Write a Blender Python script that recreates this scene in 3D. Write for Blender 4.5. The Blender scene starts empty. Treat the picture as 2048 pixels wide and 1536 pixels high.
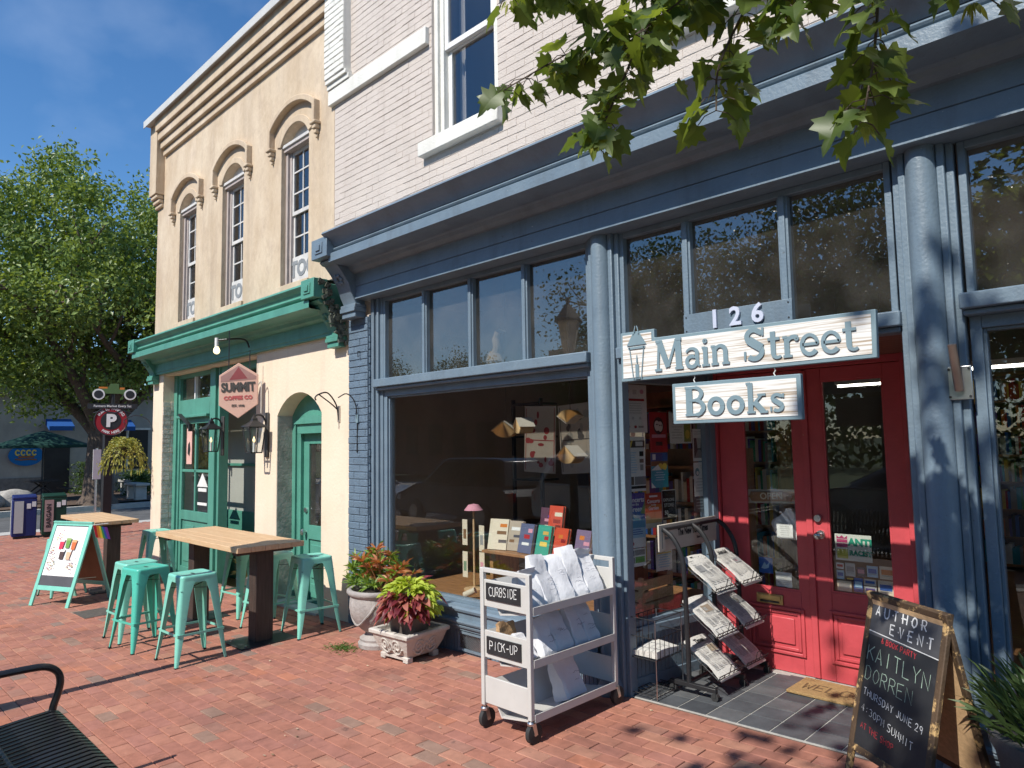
import bpy, bmesh, math, random
from mathutils import Vector, Matrix, Quaternion, noise
RD = math.radians
scene = bpy.context.scene
COL = scene.collection
RND = random.Random(7)

# ---------------------------------------------------------------- camera
cam_data = bpy.data.cameras.new('camera')
cam = bpy.data.objects.new('camera', cam_data)
COL.objects.link(cam)
scene.camera = cam
cam_data.sensor_fit = 'HORIZONTAL'
cam_data.sensor_width = 36.0
cam_data.lens = 1410.0 / 2048.0 * 36.0
cam_data.clip_start = 0.05
cam_data.clip_end = 2000.0
CAM = Vector((0.0, -4.0, 1.68))
_yaw, _pit, _rol = RD(44.6), RD(4.85), RD(-1.02)
_fw0 = Vector((-math.sin(_yaw), math.cos(_yaw), 0)); _rt0 = Vector((math.cos(_yaw), math.sin(_yaw), 0)); _up0 = Vector((0, 0, 1))
_fw = _fw0 * math.cos(_pit) + _up0 * math.sin(_pit)
_up = -_fw0 * math.sin(_pit) + _up0 * math.cos(_pit)
_rt = _rt0 * math.cos(_rol) + _up * math.sin(_rol)
_u2 = -_rt0 * math.sin(_rol) + _up * math.cos(_rol)
cam.matrix_world = Matrix(((_rt.x, _u2.x, -_fw.x, CAM.x), (_rt.y, _u2.y, -_fw.y, CAM.y), (_rt.z, _u2.z, -_fw.z, CAM.z), (0, 0, 0, 1)))

# ---------------------------------------------------------------- sky, sun, exposure
SUN_EL, SUN_AZ_OFF = RD(46.0), RD(2.0)      # the sun stands square to the shop fronts, behind the camera
sun_dir = Vector((math.sin(SUN_AZ_OFF) * math.cos(SUN_EL), -math.cos(SUN_AZ_OFF) * math.cos(SUN_EL), math.sin(SUN_EL)))
world = bpy.data.worlds.new('World'); scene.world = world
world.use_nodes = True
wn = world.node_tree.nodes; wl = world.node_tree.links
for n in list(wn): wn.remove(n)
w_out = wn.new('ShaderNodeOutputWorld'); w_bg = wn.new('ShaderNodeBackground'); w_sky = wn.new('ShaderNodeTexSky')
w_sky.sky_type = 'NISHITA'; w_sky.sun_disc = False
w_sky.sun_elevation = SUN_EL
w_sky.sun_rotation = math.atan2(sun_dir.x, sun_dir.y)
w_sky.altitude = 250; w_sky.air_density = 1.0; w_sky.dust_density = 0.15; w_sky.ozone_density = 4.5
w_bg.inputs['Strength'].default_value = 0.128
# thin wisps of high cloud over the whole dome
w_co = wn.new('ShaderNodeTexCoord'); w_map = wn.new('ShaderNodeMapping'); w_no = wn.new('ShaderNodeTexNoise'); w_rp = wn.new('ShaderNodeValToRGB'); w_mx = wn.new('ShaderNodeMixRGB')
w_map.inputs['Scale'].default_value = (1.2, 2.6, 4.0)
w_map.inputs['Rotation'].default_value = (0.3, 0.4, 0.6)
w_no.inputs['Scale'].default_value = 1.6; w_no.inputs['Detail'].default_value = 6; w_no.inputs['Roughness'].default_value = 0.5
w_rp.color_ramp.elements[0].position = 0.50; w_rp.color_ramp.elements[0].color = (0, 0, 0, 1)
w_rp.color_ramp.elements[1].position = 0.85; w_rp.color_ramp.elements[1].color = (0.22, 0.22, 0.22, 1)
w_mx.inputs['Color2'].default_value = (6.0, 6.9, 8.4, 1)
wl.new(w_co.outputs['Generated'], w_map.inputs['Vector']); wl.new(w_map.outputs['Vector'], w_no.inputs['Vector'])
wl.new(w_no.outputs['Fac'], w_rp.inputs['Fac']); wl.new(w_rp.outputs['Color'], w_mx.inputs['Fac'])
w_hs = wn.new('ShaderNodeHueSaturation'); w_hs.inputs['Saturation'].default_value = 1.18
wl.new(w_sky.outputs['Color'], w_hs.inputs['Color']); wl.new(w_hs.outputs['Color'], w_mx.inputs['Color1']); wl.new(w_mx.outputs['Color'], w_bg.inputs['Color'])
wl.new(w_bg.outputs['Background'], w_out.inputs['Surface'])
sd = bpy.data.lights.new('sun', 'SUN'); sun = bpy.data.objects.new('sun', sd); COL.objects.link(sun)
sd.energy = 4.3; sd.angle = RD(0.53); sd.color = (1.0, 0.955, 0.88)
sun.rotation_euler = (-sun_dir).to_track_quat('-Z', 'Y').to_euler()
sun.location = sun_dir * 60
vs = scene.view_settings
vs.view_transform = 'Standard'; vs.look = 'None'; vs.exposure = 0.34; vs.gamma = 1.0; vs.use_curve_mapping = False
scene.display_settings.display_device = 'sRGB'
scene.cycles.max_bounces = 6; scene.cycles.transparent_max_bounces = 14; scene.cycles.glossy_bounces = 3
scene.cycles.diffuse_bounces = 3; scene.cycles.transmission_bounces = 4

# ---------------------------------------------------------------- helpers
def gz(X, Y):                                   # the pavement falls gently to the left and to the street
    x = max(-22.0, min(20.0, X)); y = max(-6.0, min(3.0, Y))
    return 0.026 + 0.018 * x + 0.010 * y

class MB:
    "collects faces; build() links them as one mesh object"
    def __init__(s): s.v = []; s.f = []; s.m = []; s.k = 0
    def add(s, vs, fs):
        o = len(s.v); s.v += [tuple(p) for p in vs]
        for f in fs: s.f.append(tuple(i + o for i in f)); s.m.append(s.k)
        return s
    def mat(s, k): s.k = k; return s
    def box(s, x0, x1, y0, y1, z0, z1):
        return s.add([(x0,y0,z0),(x1,y0,z0),(x1,y1,z0),(x0,y1,z0),(x0,y0,z1),(x1,y0,z1),(x1,y1,z1),(x0,y1,z1)],
                     [(0,3,2,1),(4,5,6,7),(0,1,5,4),(1,2,6,5),(2,3,7,6),(3,0,4,7)])
    def obox(s, c, size, m=None):
        c = Vector(c); hx, hy, hz = (k / 2 for k in size); m = m or Matrix.Identity(3)
        P = [c + m @ Vector(p) for p in ((-hx,-hy,-hz),(hx,-hy,-hz),(hx,hy,-hz),(-hx,hy,-hz),(-hx,-hy,hz),(hx,-hy,hz),(hx,hy,hz),(-hx,hy,hz))]
        return s.add(P, [(0,3,2,1),(4,5,6,7),(0,1,5,4),(1,2,6,5),(2,3,7,6),(3,0,4,7)])
    def bar(s, p0, p1, w, t, up=(0, 0, 1)):
        "straight bar of section w x t from p0 to p1"
        p0 = Vector(p0); p1 = Vector(p1); d = (p1 - p0); L = d.length; d.normalize()
        u = Vector(up); a = d.cross(u)
        if a.length < 1e-4: a = d.cross(Vector((1, 0, 0)))
        a.normalize(); b = a.cross(d)
        m = Matrix((d, a, b)).transposed()
        return s.obox((p0 + p1) / 2, (L, w, t), m)
    def prism(s, poly, axis, lo, hi):
        n = len(poly)
        def P(a, b, t): return {'x': (t, a, b), 'y': (a, t, b), 'z': (a, b, t)}[axis]
        vs = [P(a, b, lo) for a, b in poly] + [P(a, b, hi) for a, b in poly]
        fs = [(i, (i + 1) % n, n + (i + 1) % n, n + i) for i in range(n)]
        return s.add(vs, fs + [tuple(range(n - 1, -1, -1)), tuple(range(n, 2 * n))])
    def strip(s, prof, axis, lo, hi):
        "open profile swept straight (no caps)"
        n = len(prof)
        def P(a, b, t): return {'x': (t, a, b), 'y': (a, t, b), 'z': (a, b, t)}[axis]
        return s.add([P(a, b, lo) for a, b in prof] + [P(a, b, hi) for a, b in prof], [(i, i + 1, n + i + 1, n + i) for i in range(n - 1)])
    def tube(s, pts, r, n=8, cap=True, flat=None):
        pts = [Vector(p) for p in pts]; rs = r if isinstance(r, (list, tuple)) else [r] * len(pts)
        t0 = (pts[1] - pts[0]).normalized(); u = t0.orthogonal().normalized(); vs = []; prev = t0
        for i, p in enumerate(pts):
            if i == 0: t = t0
            elif i == len(pts) - 1: t = (pts[i] - pts[i - 1]).normalized()
            else: t = ((pts[i] - pts[i - 1]).normalized() + (pts[i + 1] - pts[i]).normalized()).normalized()
            u = (prev.rotation_difference(t) @ u).normalized(); prev = t
            w = t.cross(u)
            for k in range(n):
                a = 2 * math.pi * k / n
                vs.append(p + rs[i] * (u * math.cos(a) + w * math.sin(a)))
        m = len(pts); fs = []
        for i in range(m - 1):
            for k in range(n): fs.append((i*n+k, i*n+(k+1)%n, (i+1)*n+(k+1)%n, (i+1)*n+k))
        if cap: fs += [tuple(range(n - 1, -1, -1)), tuple(range((m - 1) * n, m * n))]
        return s.add(vs, fs)
    def cyl(s, p0, p1, r0, r1=None, n=12, cap=True): return s.tube([p0, p1], [r0, r0 if r1 is None else r1], n, cap)
    def lathe(s, prof, c=(0, 0, 0), n=24, a0=0.0, a1=2 * math.pi, sx=1.0, sy=1.0):
        full = abs(a1 - a0 - 2 * math.pi) < 1e-6; k = n if full else n + 1; vs = []
        for r, z in prof:
            for i in range(k):
                a = a0 + (a1 - a0) * i / n
                vs.append((c[0] + sx * r * math.cos(a), c[1] + sy * r * math.sin(a), c[2] + z))
        fs = []
        for j in range(len(prof) - 1):
            for i in range(n):
                i2 = (i + 1) % k
                fs.append((j*k+i, j*k+i2, (j+1)*k+i2, (j+1)*k+i))
        return s.add(vs, fs)
    def disc(s, c, r, nrm=(0, 0, 1), n=20):
        c = Vector(c); nrm = Vector(nrm).normalized(); u = nrm.orthogonal().normalized(); w = nrm.cross(u)
        return s.add([c + r * (u * math.cos(2*math.pi*i/n) + w * math.sin(2*math.pi*i/n)) for i in range(n)], [tuple(range(n))])
    def mesh(s, me, m):
        "append an existing mesh through a matrix"
        return s.add([m @ v.co for v in me.vertices], [tuple(p.vertices) for p in me.polygons])
    def xf(s, m):
        s.v = [tuple(m @ Vector(p)) for p in s.v]; return s
    def me(s, name, mats, smooth=False, angle=35):
        me = bpy.data.meshes.new(name); me.from_pydata(s.v, [], s.f)
        for k in (mats if isinstance(mats, (list, tuple)) else [mats]): me.materials.append(k)
        if any(s.m): me.polygons.foreach_set('material_index', s.m)
        if smooth:
            me.polygons.foreach_set('use_smooth', [True] * len(me.polygons))
            try: me.set_sharp_from_angle(angle=RD(angle))
            except Exception: pass
        me.validate(); me.update(); return me

ROOT = {}                                        # matrix of each thing's Empty
def tag(o, label=None, cat=None, group=None, kind=None):
    if label: o['label'] = label
    if cat: o['category'] = cat
    if group: o['group'] = group
    if kind: o['kind'] = kind
    return o
def thing(name, label, cat, loc=(0, 0, 0), rz=0.0, group=None):
    o = bpy.data.objects.new(name, None); COL.objects.link(o); o.empty_display_size = 0.1
    o.location = loc; o.rotation_euler = (0, 0, rz)
    ROOT[o.name] = Matrix.Translation(Vector(loc)) @ Matrix.Rotation(rz, 4, 'Z')
    return tag(o, label, cat, group)
def obj(name, data, parent=None, loc=None, rot=None, scale=None):
    o = bpy.data.objects.new(name, data); COL.objects.link(o)
    if parent is not None: o.parent = parent
    if loc is not None: o.location = loc
    if rot is not None: o.rotation_euler = rot
    if scale is not None: o.scale = scale
    return o
def inv_of(root): return ROOT[root.name].inverted() if root.name in ROOT else Matrix.Identity(4)
def top_of(o):
    while o.parent is not None: o = o.parent
    return o
def part(name, mb, mats, parent, world=True, smooth=False, bevel=0, angle=35, seg=2):
    "a mesh child; geometry given in world coordinates (world) or in the thing's own"
    if world and parent is not None: mb.xf(inv_of(top_of(parent)))
    o = obj(name, mb.me(name, mats, smooth or bevel > 0, angle), parent)
    if bevel:
        b = o.modifiers.new('bevel', 'BEVEL'); b.width = bevel; b.segments = seg; b.limit_method = 'ANGLE'; b.angle_limit = RD(40)
        b.harden_normals = False
    return o
def copy_tree(o, parent=None):
    c = o.copy(); COL.objects.link(c); c.parent = parent
    for ch in list(o.children): copy_tree(ch, c)
    if o.name in ROOT: ROOT[c.name] = ROOT[o.name]
    return c

# ---------------------------------------------------------------- materials
MATS = {}
def nt(name):
    m = bpy.data.materials.new(name); m.use_nodes = True
    n = m.node_tree.nodes; l = m.node_tree.links; b = n['Principled BSDF']
    return m, n, l, b
def C4(c): return (c[0], c[1], c[2], 1.0)
def mat(name, col, rough=0.6, var=0.12, vs=6.0, col2=None, bump=0.0, bs=60.0, metal=0.0, spec=0.5, stretch=(1, 1, 1), coord='Object', spots=None, sposs=9.0, spt=(0.62, 0.7), coat=0.0, det=6.0, bstretch=None, layers=()):
    if name in MATS: return MATS[name]
    m, n, l, b = nt(name)
    b.inputs['Roughness'].default_value = rough; b.inputs['Metallic'].default_value = metal
    b.inputs['Specular IOR Level'].default_value = spec
    if coat: b.inputs['Coat Weight'].default_value = coat; b.inputs['Coat Roughness'].default_value = 0.15
    tc = n.new('ShaderNodeTexCoord'); mp = n.new('ShaderNodeMapping'); mp.inputs['Scale'].default_value = stretch
    if coord == 'World':
        g = n.new('ShaderNodeNewGeometry'); l.new(g.outputs['Position'], mp.inputs['Vector'])
    else: l.new(tc.outputs[coord], mp.inputs['Vector'])
    no = n.new('ShaderNodeTexNoise'); no.inputs['Scale'].default_value = vs; no.inputs['Detail'].default_value = det; no.inputs['Roughness'].default_value = 0.62
    l.new(mp.outputs['Vector'], no.inputs['Vector'])
    rp = n.new('ShaderNodeValToRGB'); l.new(no.outputs['Fac'], rp.inputs['Fac'])
    e = rp.color_ramp.elements
    c2 = col2 or tuple(min(1, k * (1 + var)) for k in col); c1 = col if col2 else tuple(k * (1 - var) for k in col)
    e[0].position = 0.32; e[1].position = 0.68; e[0].color = C4(c1); e[1].color = C4(c2)
    out = rp.outputs['Color']
    if spots:
        n2 = n.new('ShaderNodeTexNoise'); n2.inputs['Scale'].default_value = sposs; n2.inputs['Detail'].default_value = 8; n2.inputs['Roughness'].default_value = 0.7
        l.new(mp.outputs['Vector'], n2.inputs['Vector'])
        r2 = n.new('ShaderNodeValToRGB'); l.new(n2.outputs['Fac'], r2.inputs['Fac'])
        r2.color_ramp.elements[0].position = spt[0]; r2.color_ramp.elements[1].position = spt[1]
        r2.color_ramp.elements[0].color = (0, 0, 0, 1); r2.color_ramp.elements[1].color = (1, 1, 1, 1)
        mx = n.new('ShaderNodeMixRGB'); mx.inputs['Color2'].default_value = C4(spots)
        l.new(r2.outputs['Color'], mx.inputs['Fac']); l.new(out, mx.inputs['Color1']); out = mx.outputs['Color']
    for lc, ls, lo_, hi_, amt, lst in layers:              # chips, stains and streaks, each a noise of its own shape
        m3 = n.new('ShaderNodeMapping'); m3.inputs['Scale'].default_value = lst; m3.inputs['Location'].default_value = (ls * .37, ls * .71, ls * .13); l.new(mp.outputs['Vector'], m3.inputs['Vector'])
        n3 = n.new('ShaderNodeTexNoise'); n3.inputs['Scale'].default_value = ls; n3.inputs['Detail'].default_value = 7; n3.inputs['Roughness'].default_value = 0.65; l.new(m3.outputs['Vector'], n3.inputs['Vector'])
        r3 = n.new('ShaderNodeMapRange'); r3.inputs['From Min'].default_value = lo_; r3.inputs['From Max'].default_value = hi_; r3.inputs['To Max'].default_value = amt; l.new(n3.outputs['Fac'], r3.inputs['Value'])
        x3 = n.new('ShaderNodeMixRGB'); x3.inputs['Color2'].default_value = C4(lc); l.new(r3.outputs['Result'], x3.inputs['Fac']); l.new(out, x3.inputs['Color1']); out = x3.outputs['Color']
    l.new(out, b.inputs['Base Color'])
    if bump:
        nb = n.new('ShaderNodeTexNoise'); nb.inputs['Scale'].default_value = bs; nb.inputs['Detail'].default_value = 5
        if bstretch:
            m2 = n.new('ShaderNodeMapping'); m2.inputs['Scale'].default_value = bstretch
            l.new(mp.outputs['Vector'], m2.inputs['Vector']); l.new(m2.outputs['Vector'], nb.inputs['Vector'])
        else: l.new(mp.outputs['Vector'], nb.inputs['Vector'])
        bp = n.new('ShaderNodeBump'); bp.inputs['Strength'].default_value = bump; bp.inputs['Distance'].default_value = 0.02
        l.new(nb.outputs['Fac'], bp.inputs['Height']); l.new(bp.outputs['Normal'], b.inputs['Normal'])
    MATS[name] = m; return m
def glass_mat(name, tint=(0.95, 0.96, 0.95), f0=0.065, rough=0.0, dust=0.0):
    if name in MATS: return MATS[name]
    m, n, l, b = nt(name); n.remove(b)
    out = n['Material Output']; t = n.new('ShaderNodeBsdfTransparent'); g = n.new('ShaderNodeBsdfGlossy'); x = n.new('ShaderNodeMixShader'); f = n.new('ShaderNodeFresnel')
    t.inputs['Color'].default_value = C4(tint); g.inputs['Roughness'].default_value = rough; n.remove(f)
    lw = n.new('ShaderNodeLayerWeight'); lw.inputs['Blend'].default_value = 0.5; pw = n.new('ShaderNodeMath'); pw.operation = 'POWER'; pw.inputs[1].default_value = 5.0
    ma = n.new('ShaderNodeMath'); ma.operation = 'MULTIPLY_ADD'; ma.inputs[1].default_value = 1.0 - f0; ma.inputs[2].default_value = f0
    l.new(lw.outputs['Facing'], pw.inputs[0]); l.new(pw.outputs[0], ma.inputs[0])
    tc = n.new('ShaderNodeTexCoord'); no = n.new('ShaderNodeTexNoise'); no.inputs['Scale'].default_value = 1.3; no.inputs['Detail'].default_value = 1
    bp = n.new('ShaderNodeBump'); bp.inputs['Strength'].default_value = 0.06; bp.inputs['Distance'].default_value = 0.03
    l.new(tc.outputs['Object'], no.inputs['Vector']); l.new(no.outputs['Fac'], bp.inputs['Height']); l.new(bp.outputs['Normal'], g.inputs['Normal'])
    l.new(ma.outputs[0], x.inputs['Fac']); l.new(t.outputs['BSDF'], x.inputs[1]); l.new(g.outputs['BSDF'], x.inputs[2])
    if dust:                                              # grime on old panes
        d = n.new('ShaderNodeBsdfDiffuse'); d.inputs['Color'].default_value = (0.55, 0.52, 0.48, 1); x2 = n.new('ShaderNodeMixShader'); n3 = n.new('ShaderNodeTexNoise'); n3.inputs['Scale'].default_value = 4.0; n3.inputs['Detail'].default_value = 8
        mr = n.new('ShaderNodeMapRange'); mr.inputs['From Min'].default_value = 0.35; mr.inputs['From Max'].default_value = 0.75; mr.inputs['To Min'].default_value = dust * 0.5; mr.inputs['To Max'].default_value = dust * 1.8
        l.new(tc.outputs['Object'], n3.inputs['Vector']); l.new(n3.outputs['Fac'], mr.inputs['Value']); l.new(mr.outputs['Result'], x2.inputs['Fac'])
        l.new(x.outputs['Shader'], x2.inputs[1]); l.new(d.outputs['BSDF'], x2.inputs[2]); x = x2
    l.new(x.outputs['Shader'], out.inputs['Surface'])
    MATS[name] = m; return m
def emit_mat(name, col, s):
    if name in MATS: return MATS[name]
    m, n, l, b = nt(name)
    b.inputs['Base Color'].default_value = C4(col); b.inputs['Emission Color'].default_value = C4(col); b.inputs['Emission Strength'].default_value = s
    MATS[name] = m; return m
def leaf_mat(name, c1, c2, trans=0.35, rough=0.45):
    "leaf with light coming through; colour varies leaf by leaf and object by object"
    if name in MATS: return MATS[name]
    m, n, l, b = nt(name); out = n['Material Output']
    g = n.new('ShaderNodeNewGeometry'); oi = n.new('ShaderNodeObjectInfo')
    ad = n.new('ShaderNodeMath'); ad.operation = 'ADD'; fr = n.new('ShaderNodeMath'); fr.operation = 'FRACT'
    l.new(g.outputs['Random Per Island'], ad.inputs[0]); l.new(oi.outputs['Random'], ad.inputs[1]); l.new(ad.outputs[0], fr.inputs[0])
    rp = n.new('ShaderNodeValToRGB'); l.new(fr.outputs[0], rp.inputs['Fac'])
    rp.color_ramp.elements[0].color = C4(c1); rp.color_ramp.elements[1].color = C4(c2)
    b.inputs['Roughness'].default_value = rough
    l.new(rp.outputs['Color'], b.inputs['Base Color'])
    t = n.new('ShaderNodeBsdfTranslucent'); mx = n.new('ShaderNodeMixShader'); mx.inputs['Fac'].default_value = trans
    hs = n.new('ShaderNodeMixRGB'); hs.blend_type = 'MULTIPLY'; hs.inputs['Fac'].default_value = 1.0; hs.inputs['Color2'].default_value = (1.5, 1.35, 0.55, 1)
    l.new(rp.outputs['Color'], hs.inputs['Color1']); l.new(hs.outputs['Color'], t.inputs['Color'])
    l.new(b.outputs['BSDF'], mx.inputs[1]); l.new(t.outputs['BSDF'], mx.inputs[2]); l.new(mx.outputs['Shader'], out.inputs['Surface'])
    MATS[name] = m; return m
def flat(name, col, rough=0.7, spec=0.3): return mat(name, col, rough, var=0.03, spec=spec)

def text_me(s, size=1.0, extrude=0.0, bold=0.0, align='CENTER', shear=0.0):
    cu = bpy.data.curves.new('lettering', 'FONT'); cu.body = s; cu.size = size; cu.extrude = extrude; cu.offset = bold; cu.align_x = align; cu.align_y = 'CENTER'; cu.shear = shear; cu.resolution_u = 3
    o = bpy.data.objects.new('lettering', cu); COL.objects.link(o)
    me = bpy.data.meshes.new_from_object(o); bpy.data.objects.remove(o); bpy.data.curves.remove(cu)
    return me
def frame_m(o, xdir, ydir):
    "4x4: local x along xdir, local y along ydir, z out of the face"
    x = Vector(xdir).normalized(); y = Vector(ydir); z = x.cross(y).normalized(); y = z.cross(x)
    m = Matrix((x, y, z)).transposed().to_4x4(); m.translation = Vector(o); return m
FACE = lambda x, y, z: frame_m((x, y, z), (1, 0, 0), (0, 0, 1))     # facing the street
# ================================================================ the setting
m_joint = mat('paver_joint_sand', (0.16, 0.105, 0.08), 0.95, 0.3, 30, bump=0.3)
PAVE = [(0.32, 0.118, 0.082), (0.35, 0.138, 0.095), (0.285, 0.105, 0.078), (0.38, 0.175, 0.120), (0.26, 0.125, 0.098), (0.205, 0.145, 0.115), (0.150, 0.132, 0.118), (0.40, 0.135, 0.075), (0.305, 0.116, 0.092)]
PAVE = [tuple((.38 * m_ + .62 * k) * g_ + a_ for k, m_, g_, a_ in zip(c, (.315, .117, .083), (1.12, 1.16, 1.12), (.012, .020, .016))) for c in PAVE]
PWT = [22, 14, 14, 6, 8, 3, 1.5, 1.4, 18]
m_pave = [mat('clay_paver_%s' % n, c, 0.85, 0.16, 14, bump=0.12, bs=180, coord='World', spots=tuple(min(1, k * 1.14 + 0.012) for k in c), sposs=2.2, spt=(0.46, 0.8), spec=0.25, layers=(((.10, .06, .05), 1.1, .52, .72, .45, (1, 1, 1)), ((.06, .045, .04), 9.0, .63, .70, .55, (1, 1, 1)), ((.45, .36, .30), 26.0, .66, .72, .5, (1, 1, 1))))
          for n, c in zip(('red', 'salmon', 'deep_red', 'buff', 'brown', 'grey_brown', 'charcoal', 'orange', 'rose'), PAVE)]
m_asph = mat('asphalt', (0.10, 0.10, 0.10), 0.9, 0.25, 3, bump=0.3, bs=120, coord='World')
m_conc = mat('concrete', (0.48, 0.46, 0.42), 0.9, 0.12, 4, bump=0.15, bs=90, coord='World')
m_mulch = mat('mulch', (0.10, 0.065, 0.045), 0.95, 0.4, 12, bump=0.8, bs=30, coord='World', spots=(0.22, 0.16, 0.11), sposs=8)
m_grass = mat('ground_grass', (0.07, 0.10, 0.035), 0.95, 0.3, 2, bump=0.5, bs=40, coord='World')

def sheet(name, m, x0, x1, y0, y1, dz, nx=24, ny=16, kind='structure'):
    mb = MB(); vs = []; fs = []
    for j in range(ny + 1):
        for i in range(nx + 1):
            X = x0 + (x1 - x0) * i / nx; Y = y0 + (y1 - y0) * j / ny; vs.append((X, Y, gz(X, Y) + dz))
    for j in range(ny):
        for i in range(nx): a = j * (nx + 1) + i; fs.append((a, a + 1, a + nx + 2, a + nx + 1))
    o = obj(name, mb.add(vs, fs).me(name, m)); o['kind'] = kind; return o
# ground to the horizon
g_vs = []; g_fs = []; XS = [-900, -200, -60, -40, -30, -22, -10, 0, 10, 20, 40, 200, 900]; YS = [-900, -200, -60, -30, -15, -6, 3, 15, 60, 200, 900]
for y in YS:
    for x in XS: g_vs.append((x, y, gz(x, y) - 0.20))
for j in range(len(YS) - 1):
    for i in range(len(XS) - 1): a = j * len(XS) + i; g_fs.append((a, a + 1, a + len(XS) + 1, a + len(XS)))
obj('ground', MB().add(g_vs, g_fs).me('ground', m_grass))['kind'] = 'structure'
KERB_Y = -5.6
sheet('street', m_asph, -120, 60, -17.5, KERB_Y - 0.02, -0.135, 60, 4)
sheet('side_street', m_asph, -29.0, -22.6, KERB_Y - 0.02, 60, -0.130, 4, 24)
# walks: slab under the pavers
mb = MB(); vs = []; fs = []
def slab(name, m, x0, x1, y0, y1, top, depth, nx=20, ny=2):
    mb = MB()
    for i in range(nx):
        xa = x0 + (x1 - x0) * i / nx; xb = x0 + (x1 - x0) * (i + 1) / nx
        P = [(xa, y0), (xb, y0), (xb, y1), (xa, y1)]
        mb.add([(x, y, gz(x, y) + top - depth) for x, y in P] + [(x, y, gz(x, y) + top) for x, y in P],
               [(4, 5, 6, 7), (0, 1, 5, 4), (2, 3, 7, 6)] + ([(3, 0, 4, 7)] if i == 0 else []) + ([(1, 2, 6, 5)] if i == nx - 1 else []))
    o = obj(name, mb.me(name, m)); o['kind'] = 'structure'; return o
sidewalk = slab('sidewalk', m_joint, -21.6, 8.0, -5.4, 0.16, -0.004, 0.3, 40)
slab('sidewalk_corner', m_joint, -21.6, -12.45, 0.16, 9.0, -0.004, 0.3, 12)
slab('kerb', m_conc, -22.5, 8.0, KERB_Y, -5.4, 0.012, 0.35, 40)
slab('kerb_corner', m_conc, -22.5, -21.6, -5.4, 9.0, 0.012, 0.35, 2)
mulch = sheet('mulch_bed', m_mulch, -62, -29.5, -4.5, 40, 0.10, 24, 24)
slab('far_kerb', m_conc, -29.6, -29.2, -4.5, 40, 0.10, 0.4, 2)
slab('far_sidewalk', m_conc, -60, 60, -20.5, -17.5, 0.02, 0.3, 12)
for i in range(24):                                    # parking bay lines
    pass
m_line = mat('road_paint', (0.72, 0.72, 0.70), 0.7, 0.15, 12, coord='World')
mb = MB()
for i in range(13):
    x = -26 + i * 2.75
    mb.obox((x, -8.2, gz(x, -8.2) - 0.131), (0.1, 5.0, 0.004), Matrix.Rotation(RD(12), 3, 'Z'))
mb.box(-60, 40, -12.55, -12.43, gz(-22, -12) - 0.02, gz(-22, -12) - 0.012) if False else None
ro = obj('bay_lines', mb.me('bay_lines', m_line)); ro['kind'] = 'structure'

# ---- clay pavers, running bond along the shop fronts
def cam_px(X, Y, Z):
    d = Vector((X, Y, Z)) - CAM; z = d.dot(_fw)
    if z < 0.2: return None
    return 1024 + 1410 * d.dot(_rt) / z, 768 - 1410 * d.dot(_u2) / z, z
def brick_form(l, w, h, c=0.003, tilt=0.0):
    "upright clay brick, chamfered top, following the fall of the walk"
    a, b = l / 2, w / 2
    P = []
    for (x, y, z) in ((-a, -b, -h), (a, -b, -h), (a, b, -h), (-a, b, -h), (-a, -b, -c), (a, -b, -c), (a, b, -c), (-a, b, -c), (-a + c, -b + c, 0), (a - c, -b + c, 0), (a - c, b - c, 0), (-a + c, b - c, 0)):
        P.append((x, y, z + 0.018 * x + 0.010 * y))
    F = [(8, 9, 10, 11)]
    for q in range(4): r = (q + 1) % 4; F += [(4 + q, 4 + r, 8 + r, 8 + q), (q, r, 4 + r, 4 + q)]
    return P, F
PL, PW, JT = 0.200, 0.100, 0.0045
cand = []
rp = random.Random(3)
def in_tiles(X, Y): return -2.99 < X < -0.98 and Y > 0.02
# (list of the walk's pavers)
ny = 0; Y = -5.35
while Y < 0.14:
    off = (ny % 2) * 0.1 + rp.uniform(-0.012, 0.012)
    X = -21.5 + off
    while X < 2.4:
        far = X < -13.5 or X > -0.2
        if not (far and (X < -21.4)) and not in_tiles(X, Y) and not (Y > 0.0 and (X < -11.0 and X > -12.4)):
            px = cam_px(X, Y, gz(X, Y))
            if px and -160 < px[0] < 2208 and px[1] < 1700:
                k = rp.choices(range(9), PWT)[0]
                cand.append((1410 / px[2] * (1 if -40 < px[0] < 2080 and px[1] < 1560 else 0), X, Y, k, rp.uniform(-0.002, 0.002)))
        X += PL
    Y += PW; ny += 1
Y = 0.2
while Y < 8.5:                                        # round the corner
    off = 0.1 * (int(Y * 10) % 2); X = -21.5 + off
    while X < -12.55:
        px = cam_px(X, Y, gz(X, Y))
        if px and -100 < px[0] < 700: cand.append((1410 / px[2] * .5, X, Y, rp.choices(range(9), PWT)[0], rp.uniform(-0.003, 0.003)))
        X += PL
    Y += PW
cand.sort(reverse=True)
P, F = brick_form(PL - JT, PW - JT, 0.05)
pave_me = [MB().add(P, F).me('paver', m) for m in m_pave]
for s, X, Y, k, dz in cand[:300]:
    o = obj('paver', pave_me[k], sidewalk, (X, Y, gz(X, Y) + 0.004 + dz))
rest = MB()
for s, X, Y, k, dz in cand[300:]:
    rest.mat(k); c = Vector((X, Y, gz(X, Y) + 0.004 + dz))
    rest.add([c + Vector(p) for p in P], F)
ro = obj('pavers', rest.me('pavers', m_pave), sidewalk); ro['kind'] = 'stuff'
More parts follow.
